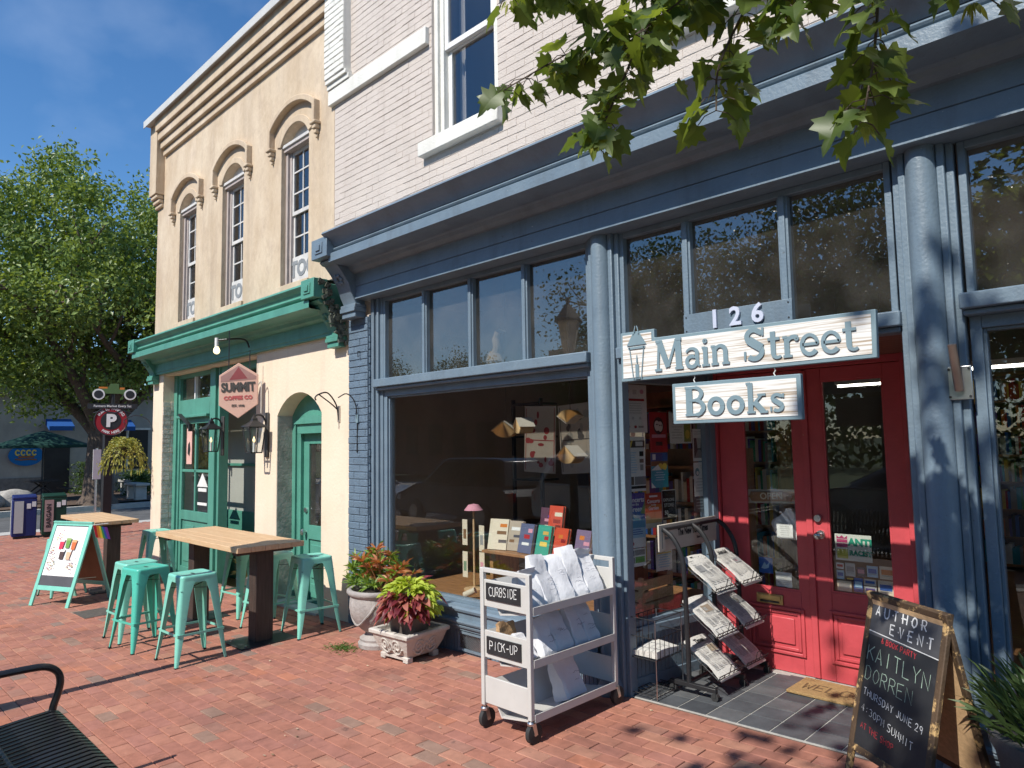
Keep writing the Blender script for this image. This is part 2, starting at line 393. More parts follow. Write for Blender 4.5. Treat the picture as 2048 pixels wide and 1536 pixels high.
# ================================================================ the bookshop
m_blue = mat('blue_paint', (0.140, 0.196, 0.250), 0.45, 0.07, 5, col2=(0.170, 0.230, 0.282), bump=0.16, bs=60, coord='World', spots=(0.105, 0.145, 0.18), sposs=2.4, spt=(0.56, 0.86), layers=(((.09, .10, .11), 1.6, .50, .75, .5, (3, 3, .35)), ((.50, .50, .48), 34.0, .705, .72, .8, (1, 1, 1)), ((.08, .08, .08), 20.0, .68, .72, .6, (1, 1, 1))))
m_bluebrick = mat('blue_painted_brick', (0.125, 0.18, 0.24), 0.55, 0.12, 8, bump=0.45, bs=60, coord='World')
m_white = mat('white_painted_brick', (0.595, 0.525, 0.468), 0.8, 0.05, 3, bump=0.35, bs=70, coord='World', spots=(0.60, 0.515, 0.455), sposs=2.2, layers=(((.46, .39, .34), 1.2, .50, .78, .55, (2.5, 1, .25)), ((.36, .30, .26), 24.0, .68, .73, .6, (1, 1, .6))))
m_cream = mat('cream_trim', (0.75, 0.735, 0.67), 0.7, 0.06, 6, bump=0.25, bs=60, coord='World', layers=(((.48, .44, .38), 1.5, .52, .78, .5, (2, 2, .5)), ((.35, .32, .28), 30.0, .69, .73, .6, (1, 1, 1))))
m_sash = mat('white_sash', (0.78, 0.77, 0.74), 0.45, 0.05, 6, coord='World')
m_red = mat('red_door_paint', (0.55, 0.075, 0.088), 0.42, 0.10, 5, bump=0.08, bs=60, coord='World', layers=(((.36, .045, .055), 2.0, .5, .75, .5, (3, 3, .4)), ((.55, .38, .25), 30.0, .71, .73, .8, (1, 1, .5))))
m_dark = mat('dark_interior', (0.035, 0.032, 0.03), 0.8, 0.2, 3)
m_wood = mat('warm_wood', (0.34, 0.17, 0.075), 0.45, 0.35, 3, stretch=(2, 14, 2), bump=0.1)
m_lwood = mat('light_pine', (0.60, 0.40, 0.22), 0.55, 0.18, 4, stretch=(2, 16, 16))
m_brass = mat('brass', (0.55, 0.40, 0.18), 0.35, 0.15, 10, metal=1.0)
m_steel = mat('brushed_steel', (0.62, 0.62, 0.61), 0.32, 0.08, 10, metal=1.0)
m_black = mat('black_metal', (0.022, 0.022, 0.024), 0.42, 0.2, 10)
m_rubber = mat('black_rubber', (0.03, 0.03, 0.03), 0.75, 0.2, 10)
m_slate = [mat('slate_tile_%s' % k, c, 0.55, 0.22, 7, bump=0.12, bs=40, coord='World') for k, c in (('grey', (0.085, 0.092, 0.10)), ('dark', (0.065, 0.07, 0.078)), ('pale', (0.115, 0.12, 0.125)))]
m_grout = mat('tile_grout', (0.42, 0.41, 0.38), 0.9, 0.15, 20)
m_ceil = mat('stained_ceiling_board', (0.22, 0.10, 0.07), 0.5, 0.25, 3, stretch=(2, 12, 2))
m_plaster = mat('shop_plaster', (0.30, 0.26, 0.21), 0.85, 0.1, 2)
m_pane = glass_mat('window_glass')
m_pane2 = glass_mat('old_transom_glass', (0.75, 0.73, 0.68), 0.16, dust=0.035)
m_pane3 = glass_mat('upstairs_glass', (0.8, 0.8, 0.8), 0.13)

book = thing('bookstore_building', 'two-storey bookshop with white painted brick above a blue timber shopfront', 'building', (-6.3, 0, 0))
ZB = -0.12
# ---- upper wall with its window openings
WIN = [(-4.92, -4.05), (-2.37, -1.50), (0.18, 1.05), (2.7, 3.57)]
WZ0, WZ1 = 4.48, 6.35
mb = MB()
mb.box(-6.62, 5.0, 0.0045, 0.32, 3.44, WZ0)
xs = [-6.62] + [k for w in WIN for k in w] + [5.0]
for i in range(0, len(xs), 2): mb.box(xs[i], xs[i + 1], 0.0045, 0.32, WZ0, WZ1)
mb.box(-6.62, 5.0, 0.0045, 0.32, WZ1, 8.0)
mb.box(-6.6, 5.0, 7.2, 7.5, -0.3, 8.0); mb.box(4.7, 5.0, 0.32, 7.2, -0.3, 8.0); mb.box(-6.6, -6.2, 0.32, 7.2, -0.3, 8.0)
mb.box(-6.6, 5.0, 0.0, 7.5, 8.0, 8.15)
mb.box(-6.2, 4.7, 0.32, 7.2, 3.60, 3.75)
wall = part('wall', mb, m_white, book)
# bricks of the wall, each proud of its joint
def wall_brick(l, h, d, c=0.0035):
    a, b = l / 2, h / 2
    V = [(-a, d, -b), (a, d, -b), (a, d, b), (-a, d, b), (-a, c, -b), (a, c, -b), (a, c, b), (-a, c, b), (-a + c, 0, -b + c), (a - c, 0, -b + c), (a - c, 0, b - c), (-a + c, 0, b - c)]
    Fc = [(8, 9, 10, 11)]
    for q in range(4): r = (q + 1) % 4; Fc += [(4 + q, 4 + r, 8 + r, 8 + q), (q, r, 4 + r, 4 + q)]
    return V, Fc
CH = 0.0665; BL = 0.205
bl = []; rb = random.Random(11); row = 0; z = 3.80
def solid(x0, x1, z0, z1):
    if z1 > WZ0 - 0.01 and z0 < WZ1:
        for a, b in WIN:
            if x1 > a and x0 < b: return False
    return True
while z < 7.0:
    x = -6.61 - (row % 2) * BL / 2
    while x < -0.2:
        x0 = max(x, -6.61); x1 = x + BL; segs = [(x0, x1)]
        if z + CH > WZ0 and z < WZ1:                     # cut the bricks at the window openings
            for a, b in WIN:
                ns = []
                for p, q in segs:
                    if q <= a or p >= b: ns.append((p, q))
                    else:
                        if p < a: ns.append((p, a))
                        if q > b: ns.append((b, q))
                segs = ns
        for p, q in segs:
            if q - p > 0.03: bl.append((p, q, z))
        x += BL
    z += CH; row += 1
def vis(b):
    px = cam_px((b[0] + b[1]) / 2, 0, b[2])
    return -1410 * (b[1] - b[0]) / px[2] if px and 600 < px[0] < 2048 and -20 < px[1] < 700 else 0
bl.sort(key=vis)
BJ = 0.0045; cache = {}
rest = MB(); inv = inv_of(book)
for i, (p, q, z) in enumerate(bl):
    y = rb.uniform(-0.0022, 0.0022); ang = rb.uniform(-0.004, 0.004)
    key = round(q - p - .0015, 3); hh = rb.choices((CH - BJ, CH - .0022, CH + .0006), (.45, .30, .25))[0]
    if i < 300:
        if (key, hh) not in cache: cache[key, hh] = MB().add(*wall_brick(key, hh, 0.02)).me('brick', m_white)
        obj('brick', cache[key, hh], wall, inv @ Vector(((p + q) / 2, y, z + CH / 2 + rb.uniform(-.0016, .0016))), (0, ang * 2.4, 0))
    else:
        V, Fc = wall_brick(key, hh, 0.02); c = Vector(((p + q) / 2, y, z + CH / 2 + rb.uniform(-.0016, .0016)))
        rest.add([c + Vector(v) for v in V], Fc)
o = part('bricks', rest, m_white, wall); o['kind'] = 'stuff'
# corner pier and string course, both of brick, painted cream
def brick_block(name, x0, x1, yf, z0, z1, parent, m, depth, single=True, ch=CH):
    base = MB().box(x0 + 0.003, x1 - 0.003, yf + 0.010, yf + depth, z0, z1); po = part(name, base, m, parent)
    cc = {}; z = z0; row = 0
    n = max(1, round((z1 - z0) / ch)); ch = (z1 - z0) / n
    for r in range(n):
        x = x0 - (r % 2) * BL / 2
        while x < x1 - 0.02:
            p = max(x, x0); q = min(x + BL, x1)
            if q - p > 0.025:
                key = round(q - p - BJ, 3)
                if key not in cc: cc[key] = MB().add(*wall_brick(key, ch - BJ, 0.03, 0.006)).me('brick', m)
                obj('brick', cc[key], po, inv_of(book) @ Vector(((p + q) / 2, yf + rb.uniform(-.003, .003), z0 + (r + .5) * ch)), (0, rb.uniform(-.006, .006), 0))
            x += BL
    return po
brick_block('corner_pier', -6.68, -6.29, -0.10, 5.70, 7.2, book, m_cream, 0.105)
part('pier_corbel', MB().box(-6.68, -6.27, -0.085, 0.004, 5.655, 5.70).box(-6.68, -6.25, -0.062, 0.004, 5.60, 5.655), m_cream, book, bevel=0.004)
for a, b in ((-6.68, -4.955), (-4.015, -2.405), (-1.465, 0.145)):
    part('string_course', MB().box(a, b, -0.048, 0.004, 5.43, 5.595), m_cream, book, bevel=0.006)
# ---- sash windows upstairs
def upper_window(x0, x1):
    w = part('window', MB().box(x0, x0 + 0.05, 0.03, 0.16, WZ0, WZ1).box(x0 + 0.05, x0 + 0.10, 0.06, 0.16, WZ0, WZ1).box(x1 - 0.05, x1, 0.03, 0.16, WZ0, WZ1)
             .box(x1 - 0.10, x1 - 0.05, 0.06, 0.16, WZ0, WZ1).box(x0 + 0.1, x1 - 0.1, 0.04, 0.16, WZ1 - 0.08, WZ1), m_cream, book, bevel=0.004)
    a, b = x0 + 0.10, x1 - 0.10; mz = 5.36
    def sash(za, zb, y):
        s = part('sash', MB().box(a, a + 0.05, y, y + 0.04, za, zb).box(b - 0.05, b, y, y + 0.04, za, zb).box(a + .05, b - .05, y, y + 0.04, za, za + 0.055).box(a + .05, b - .05, y, y + 0.04, zb - 0.055, zb), m_sash, w, bevel=0.003)
        part('pane', MB().box(a + 0.045, b - 0.045, y + 0.018, y + 0.022, za + 0.05, zb - 0.05), m_pane3, w)
    sash(WZ0 + 0.01, mz + 0.02, 0.115); sash(mz - 0.02, WZ1 - 0.08, 0.075)
    part('window_sill', MB().box(x0 - 0.13, x1 + 0.06, -0.075, 0.16, WZ0 - 0.135, WZ0), m_cream, w, bevel=0.008)
    part('curtain', MB().strip([(a + t * 0.011, 0.26 + 0.02 * math.sin(t * 1.3)) for t in range(10)], 'z', WZ0, WZ1), m_sash, w)
for a, b in WIN: upper_window(a, b)

# ---- blue cornice
CX0, CX1 = -6.02, 5.0
prof = [(0.02, 3.80), (-0.30, 3.80), (-0.495, 3.765), (-0.505, 3.745), (-0.495, 3.735), (-0.47, 3.72), (-0.43, 3.69), (-0.40, 3.655), (-0.385, 3.632), (-0.375, 3.63), (-0.388, 3.622), (-0.396, 3.610), (-0.388, 3.598), (-0.37, 3.592), (-0.365, 3.572), (-0.415, 3.57), (-0.425, 3.56),
        (-0.425, 3.484), (-0.40, 3.479), (-0.22, 3.476), (-0.20, 3.465), (-0.185, 3.44), (-0.15, 3.415), (-0.122, 3.41), (-0.118, 3.288), (-0.108, 3.284), (-0.118, 3.280), (-0.120, 3.172), (-0.128, 3.168), (-0.128, 3.158), (-0.11, 3.155), (0.06, 3.155), (0.06, 3.4)]
cor = part('cornice', MB().strip(prof, 'x', CX0, CX1), m_blue, book, smooth=True, angle=18)
part('cornice_backing', MB().box(-5.98, 4.99, 0.03, 0.32, 3.16, 3.79), m_blue, book)
# bracket: block, scroll and foot
def bracket(root, m, xc, w, y0, zt, zb, ylow, name='bracket', right=True):
    d = zt - zb; yb = -0.005
    po = [(yb, zt - 0.03), (y0 + 0.10, zt - 0.03), (y0 + 0.10, zt - 0.19), (y0 + 0.07, zt - 0.22), (y0 + 0.10, zt - 0.245), (y0 + 0.13, zt - 0.25), (y0 + 0.20, zt - 0.33), (y0 + 0.27, zt - 0.43), (y0 + 0.315, zt - d * 0.62 - 0.08), (ylow, zb + 0.13), (ylow, zb + 0.06), (yb, zb + 0.06)]
    b = part(name, MB().prism(po, 'x', xc - w * 0.38, xc + w * 0.38), m, root, bevel=0.006)
    part('bracket_block', MB().box(xc - w / 2, xc + w / 2, y0, y0 + 0.16, zt - 0.20, zt), m, b, bevel=0.006)
    f = 0.055
    part('block_panel', MB().box(xc - f - .012, xc + f + .012, y0 - 0.010, y0 + 0.005, zt - 0.155, zt - 0.045).box(xc - f + .018, xc + f - .018, y0 - 0.022, y0 - 0.009, zt - 0.13, zt - 0.07), m, b, bevel=0.004)
    part('bracket_foot', MB().box(xc - w * 0.46, xc + w * 0.46, ylow - 0.035, yb, zb + 0.055, zb + 0.10).box(xc - w * 0.42, xc + w * 0.42, ylow - 0.015, yb, zb + 0.0, zb + 0.055).box(xc - w * 0.46, xc + w * 0.46, ylow - 0.025, yb, zb + 0.10, zb + 0.135), m, b, bevel=0.005)
    ro = MB(); cy, cz = y0 + 0.235, zt - 0.375                       # carved flower on the sloping face
    nrm = Vector((0, -0.80, -0.60))
    for q in range(6):
        a = q * math.pi / 3; u = Vector((1, 0, 0)); v = nrm.cross(u)
        c = Vector((xc, cy, cz)) + nrm * 0.012 + (u * math.cos(a) + v * math.sin(a)) * 0.042
        ro.lathe([(0.0, 0.014), (0.014, 0.010), (0.022, 0.0)], (0, 0, 0), 8)
        L = 24; ro.v[-L:] = [tuple(c + u * p[0] + v * p[1] + nrm * p[2]) for p in ro.v[-L:]]
    part('rosette', ro, m, b, smooth=True)
    return b
bracket(book, m_blue, -6.125, 0.29, -0.47, 3.735, 2.98, -0.115)

# ---- blue brick pier at the left end
pier = brick_block('brick_pier', -6.30, -5.955, -0.02, -0.14, 2.985, book, m_bluebrick, 0.3, ch=0.0715)
part('pier_return', MB().box(-5.955, -5.925, 0.02, 0.28, -0.14, 3.16), m_bluebrick, book)
mb = MB(); r2 = random.Random(5)
for k in range(44): mb.box(-5.957, -5.951 + r2.uniform(0, 0.012), 0.0, 0.06, -0.13 + k * 0.0715, -0.13 + k * 0.0715 + 0.06)
part('pier_edge', mb, m_bluebrick, book)

# ---- shopfront columns
def column(xc, r):
    c = part('column', MB().lathe([(r + .03, -0.14), (r + .03, 0.02), (r + .012, 0.06), (r, 0.10), (r, 2.98), (r - .004, 3.155)], (xc, 0.0, 0), 28, math.pi, 2 * math.pi), m_blue, book, smooth=True)
    for s in (-1, 1):
        part('column_fillet', MB().box(min(xc + s * r, xc + s * (r + .035)), max(xc + s * r, xc + s * (r + .035)), -0.012, 0.10, -0.14, 3.157), m_blue, c, bevel=0.006)
        part('column_fillet', MB().box(min(xc + s * (r + .035), xc + s * (r + .07)), max(xc + s * (r + .035), xc + s * (r + .07)), 0.018, 0.10, -0.14, 3.157), m_blue, c, bevel=0.006)
    part('column_core', MB().box(xc - r, xc + r, 0.0, 0.10, -0.14, 3.156), m_blue, c)
    return c
column(-3.03, 0.070); rcol = column(-0.965, 0.072)
# flag holder on the right column
fh = part('flag_holder', MB().box(-0.905, -0.80, -0.028, -0.012, 1.855, 2.02), m_steel, book, bevel=0.003)
part('holder_tube', MB().cyl((-0.855, -0.035, 1.90), (-0.858, -0.10, 2.12), 0.020, n=14), mat('bronze_tube', (0.30, 0.22, 0.18), 0.4, metal=0.6), fh, smooth=True)
part('holder_bolt', MB().cyl((-0.895, -0.034, 2.005), (-0.895, -0.026, 2.005), .006, n=8).cyl((-0.81, -0.034, 2.005), (-0.81, -0.026, 2.005), .006, n=8).cyl((-0.895, -0.034, 1.87), (-0.895, -0.026, 1.87), .006, n=8).cyl((-0.81, -0.034, 1.87), (-0.81, -0.026, 1.87), .006, n=8), m_black, fh)

# ---- glazed bays
def transom(x0, x1, mull, zb, zt=3.155, yg=0.085, mw=0.032):
    fr = part('transom_frame', MB().box(x0, x0 + 0.035, 0.04, 0.12, zb, zt).box(x1 - 0.035, x1, 0.04, 0.12, zb, zt).box(x0 + .035, x1 - .035, 0.04, 0.12, zt - 0.04, zt), m_blue, book, bevel=0.004)
    edges = [x0 + 0.03] + [k for c in mull for k in (c - mw, c + mw)] + [x1 - 0.03]
    for c in mull: part('mullion', MB().box(c - mw, c + mw, 0.045, 0.12, zb, zt - 0.04).box(c - mw * .55, c + mw * .55, 0.030, 0.05, zb, zt - 0.04), m_blue, fr, bevel=0.004)
    for i in range(0, len(edges), 2): part('pane', MB().box(edges[i], edges[i + 1], yg, yg + 0.004, zb - 0.01, zt - 0.03), m_pane2, fr)
    return fr
t1 = transom(-5.77, -3.165, (-5.12, -4.48, -3.835), 2.335)
t2 = transom(-2.895, -1.12, (-2.366, -1.715), 2.335)
t3 = transom(-0.81, 2.2, (0.2, 1.2), 2.375)
# stepped jamb between brick pier and bay
mb = MB(); 
for x0, x1, y in ((-5.925, -5.885, 0.005), (-5.885, -5.845, 0.03), (-5.845, -5.815, 0.012), (-5.815, -5.77, 0.035)): mb.box(x0, x1, y, 0.14, -0.14, 3.156)
part('jamb', mb, m_blue, book, bevel=0.005)
def sillbar(x0, x1, z0, z1, y=-0.045):
    return part('transom_sill', MB().box(x0, x1, y, 0.13, z0 + 0.03, z1).box(x0 + .01, x1 - .01, y + 0.03, 0.13, z0, z0 + 0.03), m_blue, book, bevel=0.008)
sillbar(-5.83, -3.15, 2.225, 2.335); sillbar(-2.91, -1.10, 2.225, 2.335, -0.02); sillbar(-0.83, 2.2, 2.265, 2.375)
# display window of the left bay
def shop_window(x0, x1, zb, zt, y, name='display_window'):
    f = part(name, MB().box(x0, x0 + 0.05, y - .05, y + .04, zb, zt).box(x1 - 0.05, x1, y - .05, y + .04, zb, zt).box(x0 + .05, x1 - .05, y - .05, y + .04, zt - 0.06, zt).box(x0 + .05, x1 - .05, y - .05, y + .04, zb, zb + 0.035)
             .box(x0 + .05, x0 + .065, y - .028, y + .03, zb + .035, zt - .06).box(x1 - .065, x1 - .05, y - .028, y + .03, zb + .035, zt - .06).box(x0 + .065, x1 - .065, y - .028, y + .03, zt - .075, zt - .06), m_blue, book, bevel=0.003)
    part('pane', MB().box(x0 + 0.05, x1 - 0.05, y - 0.002, y + 0.004, zb + 0.03, zt - 0.05), m_pane, f)
    return f
shop_window(-5.77, -3.165, 0.335, 2.225, 0.10)
shop_window(-0.81, 2.2, 0.335, 2.265, 0.10)
# sills with a moulded nose and the panelled bulkhead below
def bulkhead(x0, x1):
    part('window_sill', MB().strip([(0.16, 0.342), (-0.04, 0.330), (-0.055, 0.315), (-0.05, 0.295), (-0.03, 0.29), (-0.03, 0.235), (-0.062, 0.23), (-0.068, 0.215), (-0.062, 0.20), (-0.045, 0.195), (-0.05, 0.18), (-0.045, 0.165), (-0.028, 0.16), (-0.028, 0.14), (0.04, 0.14)], 'x', x0, x1), m_blue, book, smooth=True, angle=30)
    b = part('bulkhead', MB().box(x0, x1, 0.01, 0.14, -0.16, 0.32).box(x0, x1, -0.045, 0.01, -0.16, -0.075).box(x0, x1, -0.03, 0.01, -0.075, -0.055), m_blue, book, bevel=0.004)
    n = int((x1 - x0) / 0.035)
    for i in range(n):                                 # beaded vertical boards
        xa = x0 + (x1 - x0) * i / n; xb = x0 + (x1 - x0) * (i + 1) / n
        part('board', MB().box(xa + .0025, xb - .0025, 0.0, 0.011, -0.055, 0.14), m_blue, b)
    return b
bk = bulkhead(-5.925, -3.125); bulkhead(-0.87, 2.2)
mb = MB().box(-4.62, -4.60, -0.02, 0.0, -0.03, 0.13).box(-4.25, -4.23, -0.02, 0.0, -0.03, 0.13).box(-4.60, -4.25, -0.02, 0.0, 0.11, 0.13).box(-4.60, -4.25, -0.02, 0.0, -0.03, -0.01)
gr = part('air_grille', mb, m_blue, book)
mb = MB()
for s in (-1, 1):
    for k in range(-6, 30):
        x = -4.60 + k * 0.018; dx = 0.12 * s
        a = [x, -0.01]; b_ = [x + dx, 0.11]
        if s < 0: a, b_ = [x + 0.12, -0.01], [x, 0.11]
        lo, hi = -4.60, -4.25
        if max(a[0], b_[0]) < lo or min(a[0], b_[0]) > hi: continue
        def cl(p, q, X): t = (X - p[0]) / (q[0] - p[0]); return [X, p[1] + t * (q[1] - p[1])]
        p, q = a, b_
        if p[0] < lo: p = cl(a, b_, lo)
        if q[0] < lo: q = cl(a, b_, lo)
        if p[0] > hi: p = cl(a, b_, hi)
        if q[0] > hi: q = cl(a, b_, hi)
        mb.bar((p[0], -0.008 - (s > 0) * .003, p[1]), (q[0], -0.008 - (s > 0) * .003, q[1]), 0.003, 0.004, (0, 1, 0))
part('lattice', mb, m_steel, gr)

# ---- recessed entry
DY = 1.10; DX0, DX1 = -2.76, -1.43; RT = 2.235
part('entry_ceiling', MB().prism([(-2.97, 0.13), (-1.03, 0.13), (-1.40, DY + .05), (-2.80, DY + .05)], 'z', RT + .012, RT + 0.05), m_ceil, book)
ec = MB()
for k in range(11):
    y0 = 0.13 + k * 0.093
    xl = -2.95 + 0.16 * (y0 - .13); xr = -1.04 - 0.38 * (y0 - .13)
    part('ceiling_board', MB().box(xl, xr, y0 + .003, y0 + 0.09, RT, RT + .012), m_ceil, book)
# doors
df = part('door_frame', MB().box(DX0 - 0.04, DX0, DY - .02, DY + .08, -0.06, RT).box(DX1, DX1 + 0.06, DY - .02, DY + .08, -0.06, RT).box(DX0, DX1, DY, DY + .08, 2.185, RT), m_red, book, bevel=0.004)
part('threshold', MB().box(DX0, DX1, DY - .06, DY + .1, -0.06, 0.002), m_grout, book, bevel=0.006)
def door(x0, x1, gx0, gx1, gz0, gz1, knob=None, slot=False):
    za, zb = 0.006, 2.18; y0, y1 = DY + 0.012, DY + 0.055
    d = part('door', MB().box(x0, gx0, y0, y1, za, zb).box(gx1, x1, y0, y1, za, zb).box(gx0, gx1, y0, y1, gz1, zb).box(gx0, gx1, y0, y1, za, gz0), m_red, book, bevel=0.003)
    part('pane', MB().box(gx0 - .004, gx1 + .004, y0 + .02, y0 + .024, gz0 - .004, gz1 + .004), m_pane, d)
    part('glazing_bead', MB().box(gx0, gx0 + .012, y0 + .003, y0 + .02, gz0, gz1).box(gx1 - .012, gx1, y0 + .003, y0 + .02, gz0, gz1).box(gx0 + .012, gx1 - .012, y0 + .003, y0 + .02, gz0, gz0 + .012).box(gx0 + .012, gx1 - .012, y0 + .003, y0 + .02, gz1 - .012, gz1), m_red, d)
    px0, px1, pz0, pz1 = gx0 - 0.02, gx1 + 0.02, 0.13, gz0 - 0.12
    pf = MB()                                            # raised panel with a picture-frame mould
    for a, h in ((0, 0.016), (0.03, 0.010)):
        t = 0.022
        pf.box(px0 + a, px0 + a + t, y0 - h, y0, pz0 + a, pz1 - a).box(px1 - a - t, px1 - a, y0 - h, y0, pz0 + a, pz1 - a).box(px0 + a + t, px1 - a - t, y0 - h, y0, pz1 - a - t, pz1 - a).box(px0 + a + t, px1 - a - t, y0 - h, y0, pz0 + a, pz0 + a + t)
    part('panel_moulding', pf, m_red, d, bevel=0.004)
    part('panel', MB().box(px0 + .075, px1 - .075, y0 - .012, y0, pz0 + .075, pz1 - .075), m_red, d, bevel=0.006)
    return d
d1 = door(-2.755, -2.078, -2.56, -2.17, 0.585, 2.06)
d2 = door(-2.072, -1.435, -1.955, -1.545, 0.61, 2.09)
part('astragal', MB().box(-2.10, -2.055, DY - .006, DY + .012, 0.01, 2.17), m_red, d2, bevel=0.004)
part('door_knob', MB().cyl((-2.005, DY - .003, 1.005), (-2.005, DY + .012, 1.005), .030, n=20).cyl((-2.005, DY - .045, 1.005), (-2.005, DY, 1.005), .012, n=12).lathe([(0.0, -.028), (.016, -.026), (.026, -.012), (.028, 0), (.024, .012), (.012, .02)], (-2.005, DY - .055, 1.005), 18), m_steel, d2, smooth=True)
part('deadbolt', MB().cyl((-2.018, DY - .012, 1.118), (-2.018, DY + .012, 1.118), .024, n=20).cyl((-2.018, DY - .018, 1.118), (-2.018, DY - .01, 1.118), .009, n=12), m_steel, d2, smooth=True)
part('mail_slot', MB().box(-2.50, -2.30, DY - .004, DY + .012, .475, .545).box(-2.485, -2.315, DY - .010, DY - .003, .505, .538), m_brass, d1, bevel=.003)
part('slot_flap', MB().box(-2.47, -2.33, DY - .0105, DY - .003, .484, .498), m_black, d1)
# side windows of the entry (left one splayed slightly, right one more)
def side_light(p0, p1, name, flip):
    p0 = Vector((p0[0], p0[1], 0)); p1 = Vector((p1[0], p1[1], 0)); d = (p1 - p0); L = d.length; d.normalize(); nrm = Vector((d.y, -d.x, 0)) * flip
    m3 = Matrix((d, nrm, Vector((0, 0, 1)))).transposed()
    def B(mb, a0, a1, n0, n1, z0, z1):
        c = p0 + d * (a0 + a1) / 2 + nrm * (n0 + n1) / 2 + Vector((0, 0, (z0 + z1) / 2)); mb.obox(c, (a1 - a0, abs(n1 - n0), z1 - z0), m3); return mb
    mb = MB(); B(mb, 0, L, -.12, 0, -.1, .34); B(mb, 0, L, -.12, .03, .34, .40); B(mb, 0, L, 0, .018, -.1, .06)
    bkh = part(name, mb, m_blue, book, bevel=.004)
    n = int(L / .04)
    for i in range(n): part('board', B(MB(), L * i / n + .002, L * (i + 1) / n - .002, 0, .008, .06, .34), m_blue, bkh)
    mb = MB(); B(mb, 0, .05, -.06, .025, .40, RT); B(mb, L - .06, L, -.06, .03, .40, RT); B(mb, L - .11, L - .06, -.06, .018, .40, RT); B(mb, .05, L - .11, -.06, .02, 2.10, RT); B(mb, .05, L - .11, -.06, .015, .40, .44)
    f = part('side_window', mb, m_blue, book, bevel=.003)
    part('pane', B(MB(), .045, L - .105, -.022, -.018, .42, 2.12), m_pane, f)
    return p0, d, nrm, L
SL = side_light((-2.945, 0.07), (-2.80, DY - .02), 'side_bulkhead', 1)
SRT = side_light((-1.04, 0.10), (-1.37, DY - .02), 'side_bulkhead', -1)
# slate floor tiles
ef = part('entry_floor', MB().prism([(-2.97, 0.03), (-1.0, 0.03), (-1.0, 0.1), (-1.37, DY), (-2.80, DY), (-2.97, 0.1)], 'z', -0.25, -0.0), m_grout, book)
for v in ef.data.vertices:
    w = v.co + Vector((-6.3, 0, 0))
    if w.z > -0.1: v.co.z = gz(w.x, w.y) + 0.002
tile_me = {}
for j in range(6):
    for i in range(11):
        X0 = -2.955 + i * 0.203 - 0.0; Y0 = 0.035 + j * 0.18
        X1, Y1 = X0 + 0.203, min(Y0 + 0.18, DY - .03)
        # trim against the splays
        def lim(Y): return (-2.93 + 0.135 * max(0, Y - .07), -1.02 - 0.34 * max(0, Y - .1))
        a, b = lim(Y0), lim(Y1)
        P = [(max(X0 + .005, a[0]), Y0 + .005), (min(X1 - .005, a[1]), Y0 + .005), (min(X1 - .005, b[1]), Y1 - .005), (max(X0 + .005, b[0]), Y1 - .005)]
        if P[1][0] - P[0][0] < .03 or P[2][0] - P[3][0] < .03: continue
        mbt = MB().add([(x, y, gz(x, y) - .01) for x, y in P] + [(x, y, gz(x, y) + .006) for x, y in P], [(4, 5, 6, 7), (0, 1, 5, 4), (1, 2, 6, 5), (2, 3, 7, 6), (3, 0, 4, 7)])
        part('tile', mbt, RND.choice(m_slate), ef)
# house number board
nb = part('number_board', MB().box(-2.345, -1.645, -0.050, -0.026, 2.352, 2.480), m_blue, book, bevel=.003)
m_num = mat('pale_number', (0.55, 0.58, 0.70), 0.4, 0.05)
for ch, x in (('1', -2.12), ('2', -1.985), ('6', -1.845)):
    part('numeral', MB().mesh(text_me(ch, 0.155, 0.008, 0.004), FACE(x, -0.060, 2.418)), m_num, nb)
part('board_screw', MB().cyl((-2.325, -.053, 2.46), (-2.325, -.049, 2.46), .005, n=8).cyl((-2.325, -.053, 2.372), (-2.325, -.049, 2.372), .005, n=8).cyl((-1.665, -.053, 2.46), (-1.665, -.049, 2.46), .005, n=8).cyl((-1.665, -.053, 2.372), (-1.665, -.049, 2.372), .005, n=8), m_black, nb)
# shop shell inside
mb = MB().box(-6.19, -6.17, .33, 7.19, -.2, 3.6).box(-6.17, 4.7, 7.15, 7.19, -.2, 3.6).box(4.66, 4.7, .33, 7.15, -.2, 3.6)
part('shop_walls', mb, m_plaster, book)
part('shop_ceiling', MB().box(-6.17, 4.66, .33, 7.15, 3.40, 3.44), m_plaster, book)
part('shop_floor', MB().box(-6.17, 4.66, 1.25, 7.15, -.1, -.02).box(-6.17, -2.98, .16, 1.25, -.1, -.02).box(-1.0, 4.66, .16, 1.25, -.1, -.02), m_wood, book)
part('transom_ceiling', MB().box(-5.9, -3.1, .16, 1.3, 3.16, 3.19), m_plaster, book)
# ================================================================ the coffee house
m_tan = mat('tan_stucco', (0.52, 0.395, 0.265), 0.9, 0.10, 2.2, col2=(0.665, 0.545, 0.40), bump=0.5, bs=18, coord='World', stretch=(1, 1, 0.5), spots=(0.44, 0.335, 0.245), sposs=4.2, spt=(0.5, 0.80), layers=(((.36, .28, .21), 1.3, .52, .76, .6, (2.2, 1, .30)), ((.30, .23, .17), 13.0, .66, .73, .5, (1, 1, .5)), ((.78, .66, .52), 2.4, .58, .72, .45, (1, 1, .6))))
m_pale = mat('pale_stucco', (0.80, 0.68, 0.53), 0.9, 0.05, 1.8, col2=(0.77, 0.62, 0.46), bump=0.18, bs=30, coord='World', spots=(0.64, 0.52, 0.40), sposs=3.2, spt=(0.58, 0.85), layers=(((.52, .42, .33), 1.4, .54, .78, .5, (2, 1, .35)), ((.42, .34, .28), 16.0, .68, .74, .5, (1, 1, .6))))
m_cement = mat('grey_cement', (0.40, 0.36, 0.31), 0.95, 0.25, 5, bump=0.6, bs=24, coord='World')
